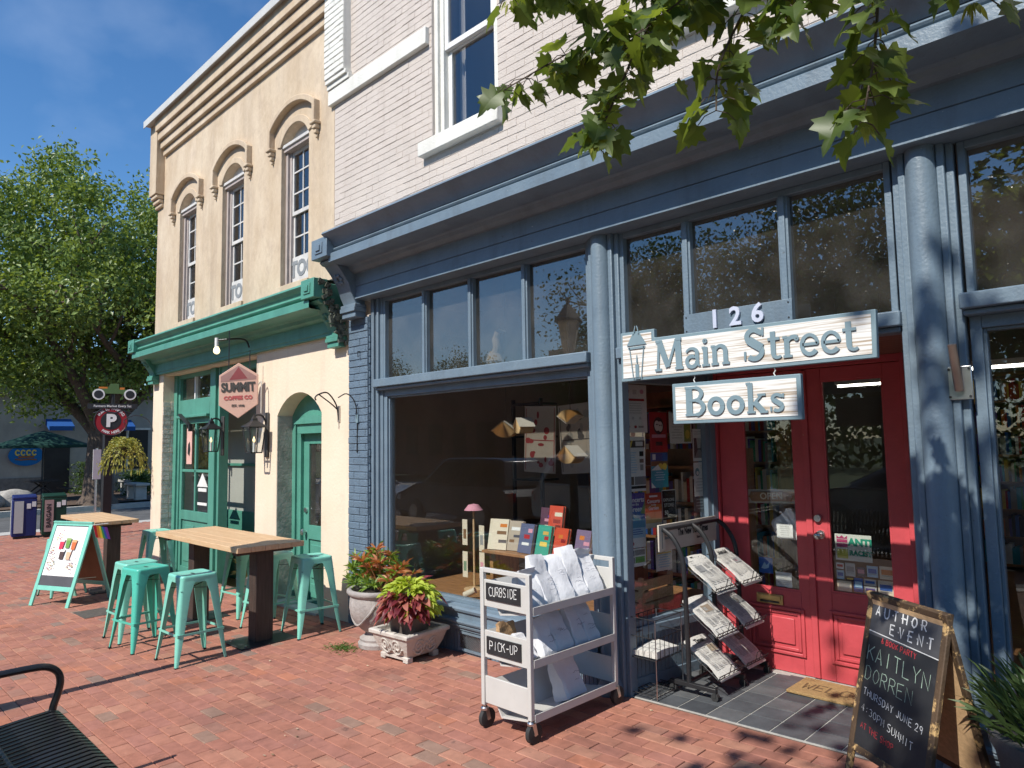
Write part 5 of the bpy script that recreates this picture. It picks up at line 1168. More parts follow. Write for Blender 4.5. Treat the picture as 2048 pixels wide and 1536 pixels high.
def paper_bag(label, base, w, h, d, rx, rz, seed, m=m_bag, name='paper_bag', crum=.011, ink=True, fold=0.0):
    "soft bag: w along y, d along x, leaning back by rx about y"
    r = random.Random(seed); secs = []; NL = 13; NP = 22
    for j in range(NL):
        t = j / (NL - 1); ww = w * (1 - .04 * math.sin(math.pi * t)); dd = d * (1 - t) ** .7 + .012 + (.01 if j else -.005)
        S = []
        for i in range(NP):
            u = i / NP
            if u < .40: p = (-.5 + u / .40, -.5)
            elif u < .5: p = (.5, -.5 + (u - .40) / .10)
            elif u < .90: p = (.5 - (u - .5) / .40, .5)
            else: p = (-.5, .5 - (u - .90) / .10)
            Y, X = p[0] * ww, p[1] * dd
            nz_ = noise.noise(Vector((Y * 5 + seed * 3.1, X * 6, t * 2.6 + seed))); n2 = noise.noise(Vector((Y * 13 + seed, X * 9, t * 7)))
            Z = h * t
            if fold and t > .72: X += fold * (t - .72) * h * 2.2; Z = h * (.72 + (t - .72) * .35)
            S.append((X + crum * (nz_ * 1.3 + n2 * .45) * (1 if j else .2), Y + crum * .6 * n2, Z + crum * .5 * nz_ * t + (.02 * noise.noise(Vector((Y * 12 + seed, 0, 7))) if j == NL - 1 else 0)))
        secs.append(S)
    R4 = Matrix.Translation(Vector(base)) @ Matrix.Rotation(rz, 4, 'Z') @ Matrix.Rotation(rx, 4, 'Y')
    t_ = thing(name, label, 'bag', base, 0, 'paper parcels on the book cart')
    o = part('paper', loft(MB(), secs).xf(R4), m, t_, smooth=True, angle=28)
    if ink:
        q = MB(); rr_ = random.Random(seed + 50)
        for k in range(rr_.randint(2, 4)):
            z_ = h * rr_.uniform(.25, .62); y_ = rr_.uniform(-.25, .1) * w; pts = [(y_ + .008 * i, z_ + rr_.uniform(-.004, .006)) for i in range(rr_.randint(5, 9))]
            ribbon(q, pts, .0022)
        q.v = [(crum * 1.3 * 0 + (d * (1 - b / h) ** .7 + .012 + .01) / 2 + crum * 1.25, a, b) for a, b, c in q.v]
        part('scribble', q.xf(R4), cmat((.25, .25, .30)), t_)
    return t_
L0 = -.20
tops = [(-.855, .135, .28, .10, -.40, 'crumpled white paper bag with a folded-over top at the left of the top shelf', .3), (-.725, .135, .31, .11, -.34, 'slim white paper bag second from the left on the top shelf', 0), (-.590, .150, .30, .12, -.42, 'broad white paper bag in the middle of the top shelf', 0), (-.450, .135, .33, .11, -.34, 'upright white paper bag right of the middle on the top shelf', 0), (-.305, .150, .35, .13, -.40, 'tall twisted white paper bag at the right end of the top shelf', .25)]
for k, (y, w, h, d, rx, lab, fo2) in enumerate(tops): paper_bag(lab, (cx1 - .105, y, .690), w, h, d, rx, RD(RND.uniform(-12, 12)), 20 + k, fold=fo2)
mids = [(-.865, .09, .18, .06, -.75, 'small white parcel lying low at the left of the middle shelf'), (-.74, .115, .23, .085, -.32, 'white paper parcel second on the middle shelf'), (-.59, .14, .25, .085, -.44, 'wide white paper parcel at the centre of the middle shelf'), (-.44, .11, .26, .08, -.30, 'white paper parcel right of centre on the middle shelf'), (-.31, .12, .275, .09, -.42, 'white paper parcel at the right end of the middle shelf')]
for k, (y, w, h, d, rx, lab) in enumerate(mids): paper_bag(lab, (cx1 - .105, y, .392), w, h, d, rx, RD(RND.uniform(-10, 10)), 40 + k)
paper_bag('brown kraft envelope tucked behind the white parcels on the middle shelf', (cx0 + .15, -.88, .42), .15, .17, .03, -.25, RD(8), 61, m_kraft, 'kraft_envelope', ink=False)
paper_bag('single white paper bag alone on the bottom shelf of the cart', (cx1 - .11, -.50, .09), .20, .265, .10, -.38, RD(4), 71)

# ================================================================ newspaper rack, wire stand, mat
m_news = mat('newsprint', (.68, .66, .61), .85, .05, 10, spots=(.50, .49, .46), sposs=70, spt=(.50, .60))
nr = thing('newspaper_rack', 'black tubular newspaper rack on casters against the entry side window', 'rack', (-2.62, .70, gz(-2.6, .7)))
zr = gz(-2.62, .7)
YR = (.275, .66, 1.03)
for y in YR:
    part('upright', MB().tube(crv([(-2.60, y, zr + .07), (-2.60, y, zr + .40), (-2.61, y, zr + .80), (-2.63, y, zr + .93), (-2.69, y, zr + 1.03), (-2.76, y, zr + 1.08)], 5), .017, 10), m_black, nr, smooth=True)
    part('foot', MB().box(-2.74, -2.40, y - .016, y + .016, zr + .055, zr + .085), m_black, nr, bevel=.004)
    for x in (-2.41, -2.72): part('caster', MB().cyl((x, y - .014, zr + .030), (x, y + .014, zr + .030), .026, n=14).box(x - .008, x + .008, y - .018, y + .018, zr + .028, zr + .06), m_rubber, nr, smooth=True, angle=30)
part('header_rail', MB().cyl((-2.76, YR[0], zr + 1.08), (-2.76, YR[2], zr + 1.08), .012, n=8), m_black, nr); part('base_rail', MB().cyl((-2.60, YR[0], zr + .09), (-2.60, YR[2], zr + .09), .012, n=8), m_black, nr)
tiers = (.76, .47, .20)
for a, b in ((YR[0], YR[1]), (YR[1], YR[2])):
    for z in tiers:
        q = MB(); n = 6
        for k in range(n):
            y = a + .03 + (b - a - .06) * k / (n - 1); q.tube([(-2.66, y, zr + z + .11), (-2.40, y, zr + z - .07), (-2.385, y, zr + z - .045)], .0032, 5)
        for x, dz in ((-2.66, .11), (-2.52, .013), (-2.40, -.07), (-2.385, -.045)): q.cyl((x, a + .02, zr + z + dz), (x, b - .02, zr + z + dz), .0035, n=5)
        q.tube([(-2.388, (a + b) / 2 - .03, zr + z - .05), (-2.375, (a + b) / 2 - .03, zr + z + .005), (-2.375, (a + b) / 2 + .03, zr + z + .005), (-2.388, (a + b) / 2 + .03, zr + z - .05)], .003, 5)
        part('wire_tray', q, m_black, nr)
hd = part('header_board', MB().box(-2.772, -2.760, YR[0] - .06, YR[2] - .02, zr + .93, zr + 1.115), mat('header_cream', (.55, .50, .42), .7, .04), nr, bevel=.004)
HM = frame_m((-2.7585, .56, zr + 1.02), (0, 1, 0), (0, 0, 1))
part('lettering', MB().mesh(text_me('The New York Times', .066, 0, .0028, 'CENTER'), HM @ Matrix.Translation((.11, .022, 0)) @ Matrix.Diagonal((.72, 1.05, 1, 1))), cmat(BLK), hd)
part('lettering', MB().mesh(text_me('Read it here', .026, 0, .001), HM @ Matrix.Translation((.22, -.035, 0))), cmat(BLK), hd)
part('lettering', MB().mesh(text_me('Main\nStreet\nBooks', .030, 0, .001, 'LEFT'), HM @ Matrix.Translation((-.275, .03, 0))), cmat((.12, .2, .25)), hd)
part('header_emblem', MB().prism([(-.012, .05), (.012, .05), (0, .075)], 'z', 0, .001).prism([(-.003, -.07), (.003, -.07), (.003, .05), (-.003, .05)], 'z', 0, .001).xf(HM @ Matrix.Translation((-.305, 0, 0))), cmat((.06, .08, .1)), hd)
PL_ = ['newspaper on the %s tray of the %s column of the black rack' % (a, b) for b in ('front', 'door-side') for a in ('top', 'middle', 'bottom')]
i = 0
for (a, b) in ((YR[0], YR[1]), (YR[1], YR[2])):
    for z in tiers:
        r = random.Random(80 + i); w = .27; L_ = .33; secs = []
        for j in range(9):
            t = j / 8; x = -2.665 + .27 * t; zz = zr + z + .128 - .185 * t - .025 * max(0, t - .7) * 3 + r.uniform(-.004, .004)
            yc = (a + b) / 2 + r.uniform(-.004, .004); S = []
            for k in range(7): u = k / 6 - .5; S.append((x, yc + u * w, zz + .004 * math.cos(u * 4 + r.uniform(-.3, .3)) + .006 * math.sin(t * 5 + i)))
            for k in range(6, -1, -1): u = k / 6 - .5; S.append((x, yc + u * w, zz - .010))
            secs.append(S)
        o = part('newspaper', loft(MB(), secs), m_news, None, smooth=True, angle=40)
        M4 = frame_m(((-2.54), (a + b) / 2, zr + z + .128 - .092 + .0165), (0, 1, 0), (-.27, 0, .185))
        q = MB()
        def rc(x0, y0, x1, y1, k): q.mat(k); q.add([M4 @ Vector(p) for p in ((x0, y0, 0), (x1, y0, 0), (x1, y1, 0), (x0, y1, 0))], [(0, 1, 2, 3)])
        rc(-.11, .098, .11, .122, 0) if r.random() < .4 else q.mesh(text_me(r.choice(('News', 'Times', 'Herald')), .045, 0, .002), M4 @ Matrix.Translation((0, .108, 0)))
        rc(-.115, .088, .115, .091, 0); px0 = r.choice((-.115, -.04, .02)); pw_ = r.uniform(.07, .11); ph_ = r.uniform(.05, .075); py0 = r.uniform(-.03, .01); rc(px0, py0, px0 + pw_, py0 + ph_, 1); rc(px0 + .01, py0 + .012, px0 + pw_ * .45, py0 + ph_ * .7, 3)
        for cl_ in range(4):
            for k in range(22):
                x0 = -.115 + cl_ * .058; y0 = .080 - k * .0095
                if x0 < px0 + pw_ and x0 + .052 > px0 and py0 - .004 < y0 < py0 + ph_ + .004: continue
                if r.random() < .08: continue
                rc(x0, y0, x0 + .052 * r.uniform(.85, 1), y0 + .0042, 2)
        part('front_page', q, [cmat(BLK), cmat(r.choice([GRY, (.16, .30, .40), (.30, .24, .18), (.2, .2, .2)])), cmat((.42, .41, .39)), cmat(r.choice([LGR, CRM, PNK]))], o)
        tag(o, PL_[i], 'newspaper', 'newspapers in the rack'); i += 1
ws = thing('wire_stand', 'low bent-wire magazine stand with one free paper beside the blue column', 'stand', (-2.80, .12, gz(-2.8, .12)))
zs_ = gz(-2.8, .1); q = MB()
X0_, X1_, Y0_, Y1_ = -2.90, -2.70, .04, .36
for x, y in ((X0_, Y0_), (X1_, Y0_), (X1_, Y1_), (X0_, Y1_)): part('wire_leg', MB().tube([(x, y, zs_ + .01), (x, y, zs_ + .52)], .0035, 6), m_steel, ws)
for z in (.03, .26, .40, .52): part('wire_hoop', MB().tube([(X0_, Y0_, zs_ + z), (X1_, Y0_, zs_ + z), (X1_, Y1_, zs_ + z), (X0_, Y1_, zs_ + z), (X0_, Y0_, zs_ + z)], .0032, 5), m_black, ws)
for k in range(1, 6): y = Y0_ + (Y1_ - Y0_) * k / 6; q.tube([(X1_, y, zs_ + .26), (X1_, y, zs_ + .40)], .0024, 5).tube([(X0_, y, zs_ + .26), (X0_, y, zs_ + .52)], .0024, 5).tube([(X0_, y, zs_ + .26), (X1_, y, zs_ + .26)], .0024, 5).tube([(X0_, y, zs_ + .03), (X1_, y, zs_ + .03)], .0024, 5)
for k in range(1, 4): x = X0_ + (X1_ - X0_) * k / 4; q.tube([(x, Y0_, zs_ + .03), (x, Y1_, zs_ + .03)], .0024, 5).tube([(x, Y0_, zs_ + .26), (x, Y0_, zs_ + .52)], .0024, 5)
part('wire_grid', q, m_black, ws)
o = part('free_paper', loft(MB(), [[(x, Y0_ + .02 + u * .28, zs_ + .275 + .03 + .012 * math.sin(u * 3.1 + x * 9)) for u in (0, .25, .5, .75, 1)] + [(x, Y0_ + .02 + u * .28, zs_ + .268) for u in (1, .75, .5, .25, 0)] for x in (X0_ + .01, -2.85, -2.80, -2.75, X1_ - .005)]), m_news, None, smooth=True)
tag(o, 'free paper lying on the low wire stand by the blue column', 'newspaper')
dm = thing('doormat', 'tan coir doormat with dark Welcome lettering before the red doors', 'doormat', (-1.8, .88, gz(-1.8, .88)))
m_coir = mat('coir', (.52, .33, .14), .95, .15, 60, bump=.9, bs=220)
zm = gz(-1.8, .88) + .008
part('mat', MB().box(-2.13, -1.48, .70, 1.03, zm - .004, zm + .014), m_coir, dm, bevel=.004)
mbq = MB(); serif = 0; chalk(mbq, 'WELCOME', 0, 0, .11, .018, 0, 2, 2.2, .05); wd = max(v[0] for v in mbq.v)
part('lettering', mbq.xf(Matrix.Translation((-2.07, .80, zm + .0152)) @ Matrix.Diagonal((.53 / wd, 1, 1, 1))), cmat((.16, .10, .05)), dm)
# ================================================================ planters and plants
m_urn = mat('grey_cast_stone', (.36, .33, .31), .85, .22, 6, bump=.35, bs=40, spots=(.46, .43, .41), sposs=5)
m_cast = mat('pale_cast_stone', (.52, .48, .43), .85, .16, 7, bump=.35, bs=45, spots=(.36, .32, .28), sposs=6)
m_soil = mat('potting_soil', (.03, .022, .016), .95, .4, 30, bump=.8, bs=60)
def blade(mb, base, tip, w, bend=0.0, n=4, side=None):
    "narrow leaf from base to tip, arching by bend"
    base = Vector(base); tip = Vector(tip); d = tip - base; s = (side or d.cross(Vector((RND.uniform(-1, 1), RND.uniform(-1, 1), .3)))).normalized(); vs = []
    for i in range(n + 1):
        t = i / n; p = base + d * t + Vector((0, 0, 1)) * bend * 4 * t * (1 - t); ww = w * (math.sin(math.pi * min(.96, t * .82 + .12)) if i < n else .05) / 2
        vs += [p - s * ww, p + s * ww]
    return mb.add(vs, [(2*i, 2*i+1, 2*i+3, 2*i+2) for i in range(n)])
def broad(mb, base, d, w, l, nrm, fold=.25):
    "pointed broad leaf"
    b = Vector(base); d = Vector(d).normalized(); s = d.cross(Vector(nrm)).normalized(); u = s.cross(d)
    P = [b, b + d*l*.28 + s*w*.46 + u*fold*w, b + d*l*.30, b + d*l*.28 - s*w*.46 + u*fold*w, b + d*l*.62 + s*w*.36 + u*fold*w*.7 - u*l*.08, b + d*l*.64 - u*l*.05, b + d*l*.62 - s*w*.36 + u*fold*w*.7 - u*l*.08, b + d*l - u*l*.22]
    return mb.add(P, [(0, 1, 2), (0, 2, 3), (1, 4, 5, 2), (2, 5, 6, 3), (4, 7, 5), (5, 7, 6)])
ux, uy = -5.36, -.30; ug = gz(ux, uy) + .006
un = thing('stone_urn', 'tall grey cast-stone urn with a carved swag beside the blue brick pier', 'planter', (ux, uy, ug))
prof = [(0, 0), (.175, 0), (.180, .035), (.160, .055), (.165, .075), (.120, .10), (.112, .125), (.135, .14), (.19, .19), (.235, .26), (.255, .34), (.252, .405), (.244, .435), (.262, .452), (.278, .470), (.276, .492), (.262, .502), (.238, .498), (.226, .47), (.0, .455)]
part('bowl', MB().lathe(prof, (ux, uy, ug), 40), m_urn, un, smooth=True, angle=50)
sw = MB()
for k in range(3):
    a0 = RD(200 + k * 120); pts = []
    for i in range(13):
        t = i / 12; a = a0 + t * RD(120); z = .40 - .20 * math.sin(math.pi * t) ** .8; r = .252 if z > .30 else .252 - (.30 - z) * .55
        pts.append((ux + (r + .006) * math.cos(a), uy + (r + .006) * math.sin(a), ug + z))
    sw.tube(pts, .010, 6)
part('swag', sw, m_urn, un, smooth=True)
part('soil', MB().disc((ux, uy, ug + .47), .232), m_soil, un)
m_lime = leaf_mat('fresh_green_leaf', (.10, .20, .035), (.26, .40, .07)); m_orange = leaf_mat('copper_leaf', (.30, .075, .03), (.62, .27, .12)); m_grn2 = leaf_mat('mid_green_leaf', (.05, .12, .03), (.14, .24, .05)); m_cole = leaf_mat('lime_coleus', (.30, .42, .04), (.52, .60, .08)); m_burg = leaf_mat('burgundy_leaf', (.10, .012, .02), (.26, .045, .06)); m_pinkl = leaf_mat('salmon_leaf', (.38, .10, .08), (.50, .20, .15))
pt = thing('urn_shrub', 'bushy green and copper-leaved shrub growing in the tall grey urn', 'plant', (ux, uy, ug + .46))
r = random.Random(31); gr = MB(); orr = MB(); stm = MB()
for k in range(62):                                     # tufts of narrow leaves
    a = r.uniform(0, 2 * math.pi); q = r.uniform(0, 1) ** .6 * .25; c = Vector((ux - .07 + q * math.cos(a), uy + q * .9 * math.sin(a), ug + .52 + r.uniform(.0, .30) * (1 - q * 1.2)))
    for j in range(17):
        th = r.uniform(0, 2 * math.pi); ph = r.uniform(-.3, 1.2); d = Vector((math.cos(th) * math.cos(ph), math.sin(th) * math.cos(ph), math.sin(ph))); blade(gr, c, c + d * r.uniform(.06, .11), .014, .008, 3)
for k in range(24):                                     # copper whorls
    c = Vector((ux + .10 + r.gauss(0, .11), uy + r.gauss(-.02, .10), ug + .60 + r.uniform(-.06, .26)))
    if k > 15: c = Vector((ux + .28 + r.gauss(0, .08), uy + r.gauss(-.02, .07), ug + .55 + r.uniform(-.02, .14)))
    stm.tube([(ux + .05, uy, ug + .47), c], .006, 5)
    for j in range(13):
        th = 2 * math.pi * j / 13 + r.uniform(-.2, .2); ph = r.uniform(.0, .8); d = Vector((math.cos(th) * math.cos(ph), math.sin(th) * math.cos(ph), math.sin(ph))); blade(orr if r.random() < .75 else gr, c, c + d * r.uniform(.07, .13), .022, .012, 3)
for nm, b_, m_ in (('green_foliage', gr, m_lime), ('copper_foliage', orr, m_orange), ('stems', stm, m_wood)): part(nm, b_, m_, pt)['kind'] = 'stuff'
# square planter, inner pot and coleus
qx, qy = -4.865, -.335; qg = gz(qx, qy) + .006
sq = thing('square_planter', 'low square pale stone planter with carved scrolls in front of the urn', 'planter', (qx, qy, qg), RD(4))
def ring(h, z, s=1): return [(-h, -h, z), (h, -h, z), (h, h, z), (-h, h, z)]
part('trough', loft(MB(), [ring(.150, .035), ring(.165, .06), ring(.195, .12), ring(.215, .185), ring(.222, .200), ring(.238, .205), ring(.240, .232), ring(.232, .240), ring(.195, .240), ring(.185, .20)]), m_cast, sq, world=False, bevel=.004)
for sx in (-1, 1):
    for sy in (-1, 1): part('foot', MB().box(sx * .14 - .03, sx * .14 + .03, sy * .14 - .03, sy * .14 + .03, 0, .045), m_cast, sq, world=False, bevel=.006)
part('plinth_bar', MB().box(-.165, .165, -.165, -.13, .018, .048), m_cast, sq, world=False, bevel=.005)
def scroll(sgn):
    pts = []
    for i in range(40): t = i / 39; a = t * 2.3 * 2 * math.pi / 1.6; rr2 = .052 * (1 - t * .82); pts.append((sgn * (.075 - rr2 * math.cos(a) * .95), .13 + rr2 * math.sin(a)))
    return pts
for face in range(2):
    cv = MB()
    for s in (-1, 1):
        for P in (scroll(s), [(s * .128, .11), (s * .10, .075), (s * .055, .062), (s * .02, .09)], [(s * .012, .085), (s * .02, .12), (0.0, .15)], [(s * .03, .07), (s * .045, .10), (s * .03, .125)]):
            cv.tube(crv([(x, -.200 - (z - .13) * .30, z) for x, z in P], 2) if len(P) < 10 else [(x, -.200 - (z - .13) * .30, z) for x, z in P], .0075, 6)
    part('carved_scroll', cv.xf(Matrix.Rotation(RD(90 * face), 4, 'Z')), m_cast, sq, world=False, smooth=True)
ip = thing('round_pot', 'plain brown round pot standing in the square stone planter', 'pot', (qx, qy, qg + .05))
part('body', MB().lathe([(0, 0), (.145, 0), (.165, .30), (.172, .34), (.16, .345), (.15, .33), (0, .32)], (qx, qy, qg + .06), 32), mat('brown_glazed_pot', (.13, .105, .09), .5, .2, 5), ip, smooth=True, angle=40)
co = thing('coleus_plant', 'lime and burgundy coleus spilling over the round pot', 'plant', (qx, qy, qg + .38))
r = random.Random(12); lm_, bg_, pk_ = MB(), MB(), MB()
for k in range(560):
    a = r.uniform(0, 2 * math.pi); ph = r.uniform(-.35, 1.45); rad = r.uniform(.6, 1)
    c = Vector((qx + .04 + .255 * rad * math.cos(a) * math.cos(ph), qy - .02 + .235 * rad * math.sin(a) * math.cos(ph), qg + .43 + .20 * rad * math.sin(ph)))
    out_ = Vector((math.cos(a), math.sin(a), .15 - .7 * (1 - max(0, ph)) ))
    view_ = math.cos(a - RD(-62))
    tgt = (bg_ if r.random() < .70 else pk_) if (view_ > .55 and ph < .75 and r.random() < .85) or r.random() < .06 else lm_
    big = 1.35 if tgt is not lm_ else 1.0
    broad(tgt, c, out_ + Vector((r.uniform(-.5, .5), r.uniform(-.5, .5), r.uniform(-.3, .4))), r.uniform(.034, .055) * big, r.uniform(.06, .095) * big, Vector((r.uniform(-.4, .4), r.uniform(-.6, .1), 1)))
for nm, b_, m_ in (('lime_foliage', lm_, m_cole), ('burgundy_foliage', bg_, m_burg), ('salmon_foliage', pk_, m_pinkl)): part(nm, b_, m_, co)['kind'] = 'stuff'
# weeds and fallen bits at the urn's foot
wd_ = MB(); r = random.Random(3)
for k in range(260):
    c = Vector((-5.52 + r.gauss(0, .09), -.56 + r.gauss(0, .05), 0)); c.z = gz(c.x, c.y) + .006; a = r.uniform(0, 6.28); blade(wd_, c, c + Vector((math.cos(a) * .04, math.sin(a) * .04, r.uniform(.004, .022))), .006, .006, 2)
o = part('ground_weeds', wd_, m_grn2, None); o['kind'] = 'stuff'; o['label'] = 'small green weeds between the pavers at the urn'; o['category'] = 'weeds'
lt = MB(); r = random.Random(8)
for k in range(60):
    x, y = r.uniform(-6.5, -1.5), r.uniform(-2.2, -.1); s_ = r.uniform(.006, .016); c = Vector((x, y, gz(x, y) + .008)); a = r.uniform(0, 6.28)
    lt.mat(r.randint(0, 1)); lt.add([c + Vector((math.cos(a + q) * s_, math.sin(a + q) * s_ * .6, r.uniform(0, .006))) for q in (0, 1.6, 3.1, 4.7)], [(0, 1, 2, 3)])
o = part('leaf_litter', lt, [cmat((.50, .38, .26)), cmat((.26, .17, .10))], None); o['kind'] = 'stuff'; o['label'] = 'scattered dry leaf bits on the brick walk'; o['category'] = 'litter'
# right-hand pot in the shade
rx_, ry_ = -.40, -.50; rg = gz(rx_, ry_) + .006
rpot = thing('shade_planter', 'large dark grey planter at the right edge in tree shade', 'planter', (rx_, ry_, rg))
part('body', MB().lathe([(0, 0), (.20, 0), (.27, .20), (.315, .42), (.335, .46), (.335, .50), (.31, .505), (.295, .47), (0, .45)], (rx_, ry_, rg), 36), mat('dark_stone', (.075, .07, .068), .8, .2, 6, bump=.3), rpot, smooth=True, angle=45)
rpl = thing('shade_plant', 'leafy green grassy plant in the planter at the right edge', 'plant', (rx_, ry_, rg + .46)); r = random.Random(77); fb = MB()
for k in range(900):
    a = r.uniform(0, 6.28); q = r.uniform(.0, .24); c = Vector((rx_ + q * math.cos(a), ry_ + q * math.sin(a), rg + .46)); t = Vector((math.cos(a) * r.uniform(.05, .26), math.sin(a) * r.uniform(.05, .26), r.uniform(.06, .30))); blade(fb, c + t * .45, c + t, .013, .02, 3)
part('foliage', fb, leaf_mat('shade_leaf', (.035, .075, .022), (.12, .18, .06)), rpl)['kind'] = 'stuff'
# white pot with a plant behind the table
wx, wy = -8.05, -.28; wg = gz(wx, wy) + .006
wp = thing('white_pot', 'small white pot with a wispy plant between the stools and the wall', 'pot', (wx, wy, wg)); part('body', MB().lathe([(0, 0), (.085, 0), (.10, .30), (.105, .31), (.09, .31), (0, .28)], (wx, wy, wg), 24), m_sash, wp, smooth=True, angle=40)
fb = MB(); r = random.Random(5)
for k in range(90): a = r.uniform(0, 6.28); c = Vector((wx, wy, wg + .30)); t = Vector((math.cos(a) * r.uniform(.05, .2), math.sin(a) * r.uniform(.05, .2), r.uniform(.05, .26))); blade(fb, c, c + t, .016, .04, 4)
part('foliage', fb, leaf_mat('sage_leaf', (.16, .20, .10), (.36, .38, .22)), wp)['kind'] = 'stuff'
# hanging fern on the corner
fx, fy, fz = -12.30, -.33, 1.72
hk2 = thing('fern_hook', 'thin curved iron hook at the far corner of the tan building', 'bracket', (-12.06, 0, 2.1)); part('arm', MB().tube(crv([(-12.02, -.005, 1.98), (-12.10, -.05, 2.16), (-12.2, -.2, 2.24), (fx, fy, 2.18), (fx, fy - .02, 2.12)], 4), .007, 6), m_black, hk2, smooth=True)
fe = thing('hanging_fern', 'round hanging basket of arching yellow-green fern at the far corner', 'plant', (fx, fy, fz)); r = random.Random(44); fb = MB()
part('basket', MB().lathe([(0, -.14), (.10, -.12), (.16, 0), (.17, .02), (.15, .02), (0, 0)], (fx, fy, fz), 20), m_soil, fe, smooth=True)
part('wire', MB().tube([(fx + .15, fy, fz), (fx, fy, 2.13)], .003, 4).tube([(fx - .08, fy + .13, fz), (fx, fy, 2.13)], .003, 4).tube([(fx - .08, fy - .13, fz), (fx, fy, 2.13)], .003, 4), m_black, fe)
for k in range(120):
    a = r.uniform(0, 6.28); l = r.uniform(.28, .44); up = r.uniform(.05, .26); d = Vector((math.cos(a), math.sin(a), 0)); prev = None
    for i in range(9):
        t = (i + 1) / 9; p = Vector((fx, fy, fz + .02)) + d * l * t * (1 - .15 * t) + Vector((0, 0, up * 4 * t * (1 - t) * .8 - .30 * t * t * r.uniform(.8, 1.2)))
        if prev is not None:
            s = (p - prev).cross(Vector((0, 0, 1))).normalized()
            for q in (-1, 1): blade(fb, p, p + s * q * .05 * (1.1 - t) + (p - prev) * .5, .016, 0, 2)
            blade(fb, prev, p, .008, 0, 1)
        prev = p
part('fronds', fb, leaf_mat('fern_leaf', (.20, .24, .04), (.48, .44, .12)), fe)['kind'] = 'stuff'
# steel cover in the walk
cvx, cvy = -9.15, -1.53; cg = gz(cvx, cvy)
cvr = part('utility_cover', MB().add([(x, y, gz(x, y) + z) for z in (.004, .0095) for x, y in ((cvx - .24, cvy - .16), (cvx + .24, cvy - .16), (cvx + .24, cvy + .16), (cvx - .24, cvy + .16))], [(4, 5, 6, 7), (0, 1, 5, 4), (1, 2, 6, 5), (2, 3, 7, 6), (3, 0, 4, 7)]), mat('rusty_steel', (.10, .085, .07), .7, .3, 20, bump=.3), None)
tag(cvr, 'dark square utility cover set in the bricks by the menu board', 'cover'); cvr['kind'] = 'thing' if False else 'structure'
# ================================================================ posters and decals on the glass
SP0, SD, SN, SLn = SL
def on_side(a0, z1, a1, z0, off=-.027):
    c = SP0 + SD * (a0 + a1) / 2 + SN * off + Vector((0, 0, (z0 + z1) / 2)); return frame_m(c, SD, (0, 0, 1)), a1 - a0, z1 - z0
def side_poster(label, a0, z1, a1, z0, bg, items, off=-.027): M_, w, h = on_side(a0, z1, a1, z0, off); return poster('poster', label, 'poster', M_, w, h, bg, items, 'posters inside the entry side window')
side_poster('tall white notice with a dark red bar at the top left of the side window', .05, 2.09, .30, 1.745, WHT, [('r', .1, .66, .8, .05, RED), ('o', .2, .86, .08, .05, PNK), ('o', .8, .86, .08, .05, PNK), ('r', .42, .80, .16, .1, LGR), ('l', .15, .60, .7, 5, .05, LGR), ('o', .22, .12, .06, .03, GRY), ('o', .5, .12, .06, .03, RED), ('r', .62, .1, .22, .04, GRY), ('o', .4, .3, .05, .03, LGR), ('o', .7, .3, .05, .03, LGR)])
side_poster('white events sheet with black photo bands under the tall notice', .05, 1.715, .265, 1.325, WHT, [('r', .0, .80, 1, .13, (.10, .09, .08)), ('r', .55, .83, .35, .08, WHT), ('p', [(.2, .80), (.35, .93), (.42, .93), (.32, .80)], YEL), ('l', .06, .70, .55, 9, .045, LBL), ('r', .72, .64, .2, .09, BLK), ('r', .72, .52, .2, .07, (.2, .14, .12)), ('r', .74, .38, .16, .11, GRY), ('r', 0, .12, .42, .15, (.14, .10, .07)), ('r', .46, .12, .54, .15, (.25, .25, .26)), ('r', 0, .05, 1, .05, BLK)])
side_poster('dark red poster with two white theatre masks', .325, 1.895, .515, 1.60, RED, [('o', .5, .66, .30, .22, BLK), ('o', .42, .66, .15, .13, (.70, .62, .58)), ('o', .60, .64, .15, .13, (.70, .62, .58)), ('o', .38, .69, .03, .02, BLK), ('o', .47, .69, .03, .02, BLK), ('o', .57, .67, .03, .02, BLK), ('o', .66, .67, .03, .02, BLK), ('r', .1, .36, .8, .08, PNK), ('r', .3, .16, .4, .1, BLK)])
side_poster('blue poster with a pair of round faces below the red one', .325, 1.595, .51, 1.34, TEA, [('r', 0, .76, 1, .24, (.05, .10, .30)), ('r', .1, .80, .18, .16, WHT), ('r', 0, .62, 1, .14, BRN), ('o', .55, .6, .14, .1, YEL), ('o', .80, .6, .14, .1, YEL), ('p', [(0, .5), (.4, .66), (.6, .5)], WHT), ('l', .15, .42, .7, 4, .07, LBL), ('p', [(0, 0), (0, .16), (.25, 0)], WHT)])
side_poster('white flyer with a green picture corner behind the lower hanging sign', .545, 1.89, .80, 1.66, WHT, [('l', .08, .8, .5, 8, .09, LGR), ('r', .64, .05, .32, .6, (.30, .32, .08)), ('o', .8, .3, .1, .15, YEL)])
side_poster('small white sheet with a grey street photo near the door', .81, 1.77, .955, 1.52, WHT, [('r', .08, .10, .84, .62, (.10, .10, .10)), ('p', [(.3, .72), (.7, .72), (.62, .40), (.38, .40)], LGR), ('p', [(.1, .10), (.9, .10), (.6, .36), (.4, .36)], GRY), ('l', .1, .9, .8, 2, .07, LGR)])
side_poster('white letter with a teal round mark near the door', .81, 1.51, .955, 1.25, WHT, [('o', .28, .72, .18, .12, (.12, .30, .34)), ('o', .30, .69, .1, .06, WHT), ('l', .08, .5, .84, 5, .09, LGR), ('l', .5, .9, .4, 3, .05, LGR)])
